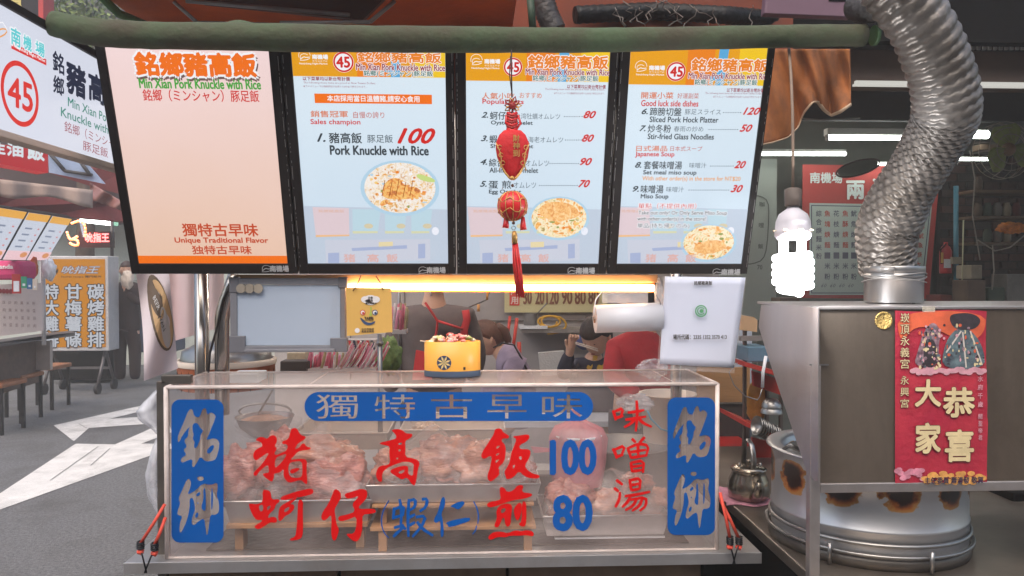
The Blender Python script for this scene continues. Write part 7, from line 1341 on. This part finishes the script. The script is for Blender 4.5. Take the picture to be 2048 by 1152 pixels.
t = thing('roof_board', 'blue-grey roof sheet seen through a black frame behind the side sign', 'board', tuple(at(150, 340, 9.0))); link('sheet', MB().slab([at(96, 305, 8.9), at(170, 322, 8.9), at(210, 368, 8.9), at(98, 345, 8.9)], (0, .02, 0)), mat('sky_sheet', S(150, 164, 190), .4, 0, .1), t)
for a, b_ in (((98, 305), (130, 342)), ((130, 342), (184, 350)), ((162, 325), (180, 350))): link('frame_bar', MB().tube([at(*a, 8.86), at(*b_, 8.86)], .02, 6), mat('frame_dark', S(58, 52, 50), .6, 0, .2), t)
struct('street_roof', MB().slab([at(-60, 446, 12.5), at(300, 446, 12.5), at(300, 250, 12.5), at(-60, 210, 12.5)], (0, .4, 0)), mat('dark_brick_shade', S(70, 52, 50), .9, 0, .3, 1))
t = thing('tube_lamp', 'lit white tube over the far left stall beside the neon rooster', 'tube light', tuple(at(200, 445, 9.5))); link('tube_light', MB().tube([at(160, 440, 9.5), at(222, 447, 9.7)], .025, 10), FT, t); link('tube_end', MB().tube([at(222, 447, 9.7), at(236, 448.5, 9.72)], .024, 10), emit('tube_end_green', (170, 230, 200), .9), t)
# neon
NR_ = bpy.data.materials.new('neon_red'); NR_.use_nodes = True; b = NR_.node_tree.nodes['Principled BSDF']; b.inputs['Emission Color'].default_value = (1, .03, .03, 1); b.inputs['Emission Strength'].default_value = 2.2
NO_ = bpy.data.materials.new('neon_orange'); NO_.use_nodes = True; b = NO_.node_tree.nodes['Principled BSDF']; b.inputs['Emission Color'].default_value = (1, .22, .03, 1); b.inputs['Emission Strength'].default_value = 2.2
t = thing('led_sign', 'red LED sign with glowing characters and an orange bird outline', 'sign', tuple(at(195, 497, 9.3)))
link('sign_box', MB().pbox(158, 463, 220, 495, 9.35, .12), mat('led_box', S(66, 30, 32), .6, 0, .1), t); LS = Surf((0, 9.34, 1.8), (1, 0, 0), (0, 0, 1)); p = Print(LS, t); p.text('吮指王', 171, 466, 218, 484, NR_, bold=.04); p.done()
link('support_post', MB().tube([at(224, 440, 9.4), at(224, 512, 9.4)], .02, 8), FRM, t)
for pl, m in (([(146, 432), (143, 428), (150, 422), (158, 424), (161, 436)], NR_), ([(140, 448), (150, 444), (162, 440), (170, 450), (171, 465), (168, 478)], NO_), ([(133, 460), (136, 472), (141, 480), (150, 476), (158, 470)], NO_), ([(138, 484), (145, 490), (157, 491), (156, 480), (144, 478)], NO_), ([(150, 430), (156, 432), (154, 438)], NR_)):
    q = smooth_poly(pl, 1)[:-2]
    for i in range(len(q) - 1): link('led_segment', MB().tube([at(*q[i], 9.2), at((q[i][0] * .25 + q[i + 1][0] * .75), (q[i][1] * .25 + q[i + 1][1] * .75), 9.2)], .014, 6), m, t)
for k in range(8): link('led_segment', MB().tube([at(160 + k * .8, 447 + k * 3.6, 9.2), at(165 + k * .6, 449 + k * 3.6, 9.2)], .008, 6), LM[0], t)
# left stall counter: board with text, bags, box
t = thing('menu_board', 'white printed board on the far left stall counter with payment cards', 'board', tuple(at(40, 665, 7.4))); link('board', MB().slab([at(-30, 570, 7.2), at(84, 566, 7.6), at(84, 662, 7.6), at(-30, 676, 7.2)], (0, .03, 0)), mat('board_paper', S(206, 190, 184), .6, 0, .05), t)
LB = Surf(at(-30, 620, 7.18), at(84, 620, 7.58) - at(-30, 620, 7.18), (0, 0, 1)); p = Print(LB, t); BR_ = mat('board_ink', S(120, 84, 76), .7, 0, 0)
for k, s_ in enumerate('油雞腿飯湯麵'): 
    for j in range(4): p.text('蒜炒肉羹米粉絲蛋菜'[(k + j * 2) % 9], 5 + k * 12, 600 + j * 15, 11 + k * 12, 607 + j * 15, BR_, res=1)
for k in range(4): p.ell(2 + k * 7, 581, 4, 5, mat('board_maroon', S(140, 40, 44), .7, 0, 0), 2)
p.done()
for nm, q, m in (('pay_card', (24, 548, 41, 587), RED), ('pay_card', (42, 553, 53, 576), mat('card_green', S(50, 150, 110), .5, 0, 0)), ('pay_card', (54, 556, 64, 578), mat('card_blue', S(50, 104, 150), .5, 0, 0)), ('pay_card', (65, 558, 74, 580), CREAM)):
    link(nm, MB().pbox(*q, 7.12, .01), m, t); link('card_patch', MB().pbox(q[0] + 3, q[1] + 14, q[2] - 3, q[3] - 4, 7.115, .004), WHITEP, t)
t = thing('delivery_bag', 'magenta insulated delivery bag lettered in white at the far left', 'bag', tuple(at(15, 560, 7.3))); link('bag_body', MB().pbox(-25, 521, 40, 560, 7.3, .3), mat('magenta_bag', S(196, 44, 104), .6, 0, .1), t, bevel=.05); DS = Surf((0, 7.29, 1.5), (1, 0, 0), (0, 0, 1)); p = Print(DS, t); p.text('panda', -8, 529, 26, 540, W_, bold=.03); p.done()
o = link('stall_bags', MB().blob(at(98, 540, 7.6), (.06, .04, .10), 4, .3, 3), WHITEP); tag(o, 'bunch of white printed bags hung on the left stall post', 'bags')
o = link('orange_bag', MB().blob(at(57, 538, 7.7), (.09, .05, .12), 7, .3, 2), mat('orange_pack', S(214, 104, 50), .5, 0, .3)); tag(o, 'orange snack packs on the far left counter', 'bag')
t = thing('stall_counter', 'low dusty stall counter behind the brown stools', 'counter', tuple(at(50, 740, 8.2))); link('counter_top', MB().slab([at(-40, 690, 7.3), at(100, 670, 8.4), at(150, 665, 9.2), at(150, 672, 9.2), at(100, 678, 8.4), at(-40, 700, 7.3)], (-.2, .3, 0)), FRM, t); link('counter_front', MB().slab([at(-40, 700, 7.5), at(60, 682, 8.4), at(60, 768, 8.4), at(-40, 800, 7.5)], (0, .2, 0)), mat('stall_brown', S(104, 86, 76), .8, 0, .3), t); link('panel', MB().pbox(70, 682, 100, 740, 8.5, .05), mat('pale_board', S(172, 160, 152), .7, 0, .1), t)
t = thing('stall_post', 'pale post of the far left stall beside the printed board', 'post', tuple(at(88, 700, 7.7))); link('post_body', MB().tube([at(86, 520, 7.7), at(88, 690, 7.7)], .02, 8), mat('pale_alu', S(190, 186, 186), .5, .1, .1), t)
o = link('dark_crates', MB().pbox(105, 700, 215, 760, 11.2, .5), DARK); tag(o, 'dark crates behind the yellow wheeled sign', 'crates')
o = link('dark_boxes', MB().pbox(272, 600, 345, 705, 11.5, .5), mat('navy_crate', S(60, 70, 92), .6, 0, .4, 2), bevel=.02); tag(o, 'blue and brown boxes stacked behind the white flag', 'boxes')
o = link('stall_shelf', MB().pbox(150, 560, 350, 640, 13.2, .2), mat('stall_grey', S(150, 150, 142), .8, 0, .2)); tag(o, 'grey counter at the end of the street', 'counter')
# top-left street sign, pole, tree
t = thing('shop_sign', 'dark vertical shop sign with gold characters in the top left corner', 'sign', tuple(at(40, 36, 8.0))); link('sign_box', MB().pbox(-60, -30, 84, 35, 8.0, .2), mat('sign_black', S(34, 34, 40), .5, 0, .1), t); link('red_edge', MB().pbox(77, -30, 86, 36, 7.98, .2), RED, t)
TS = Surf((0, 7.99, 4), (1, 0, 0), (0, 0, 1)); p = Print(TS, t); p.text('浪', 12, -8, 44, 22, mat('sign_gold', S(196, 176, 96), .5, 0, 0), bold=.05); p.done()
o = link('street_pole', MB().tube([at(102, -60, 15), at(102, 60, 15), (at(102, 60, 15).x, 15, 0)], .13, 16), mat('pole_grey', S(170, 170, 168), .6, 0, .1)); tag(o, 'pale grey street pole in the top left corner', 'pole')
t = thing('street_tree', 'leafy street tree showing between the pole and the canopy, top left', 'tree', (at(155, 0, 12).x, 12, 0)); tx = at(155, 0, 12).x
link('trunk', MB().tube([(tx, 12, 0), (tx + .1, 12, 2.5), (tx - .05, 12.1, 4.6)], [.16, .12, .06], 12), mat('bark', S(86, 70, 58), .9, 0, .3), t)
for k in range(4): q_ = k * 1.6; link('limb', MB().tube([(tx, 12, 3.3 + k * .3), (tx + .6 * math.cos(q_), 12 + .5 * math.sin(q_), 4.3 + k * .3)], [.05, .02], 8), mat('bark', S(86, 70, 58), .9, 0, .3), t)
random.seed(21)
for cm, (nm, col) in enumerate((('leaf_light', S(108, 122, 50)), ('leaf_dark', S(56, 74, 34)))):
    mb = MB()
    for i in range(2600):
        d_ = Vector((random.gauss(0, .42), random.gauss(0, .4), random.gauss(0, .5))); cc_ = Vector((tx, 12, 5.0)) + d_ * (1 + .3 * noise.noise(d_ * 2)); a_ = Vector((random.uniform(-1, 1), random.uniform(-1, 1), random.uniform(-1, 1))).normalized() * .045; b2 = a_.orthogonal().normalized() * .025; mb.quad(cc_ - a_, cc_ + b2, cc_ + a_, cc_ - b2)
    o = link('crown', mb, mat(nm, col, .6, 0, .2), t); o['kind'] = 'stuff'
# facade across the street behind the photographer, seen only in reflections
# thin cooking haze in the market air
hz_ = bpy.data.materials.new('cooking_haze'); hz_.use_nodes = True; nt = hz_.node_tree; nt.nodes.remove(nt.nodes['Principled BSDF'])
pv = nt.nodes.new('ShaderNodeVolumePrincipled'); pv.inputs['Density'].default_value = .011; pv.inputs['Anisotropy'].default_value = .45; pv.inputs['Color'].default_value = (.86, .85, .83, 1); nt.links.new(pv.outputs[0], nt.nodes['Material Output'].inputs['Volume'])
o = link('haze', MB().box((-18, -7, -1), (17, 40, 14)), hz_); o['kind'] = 'stuff'
sc.cycles.volume_bounces = 1
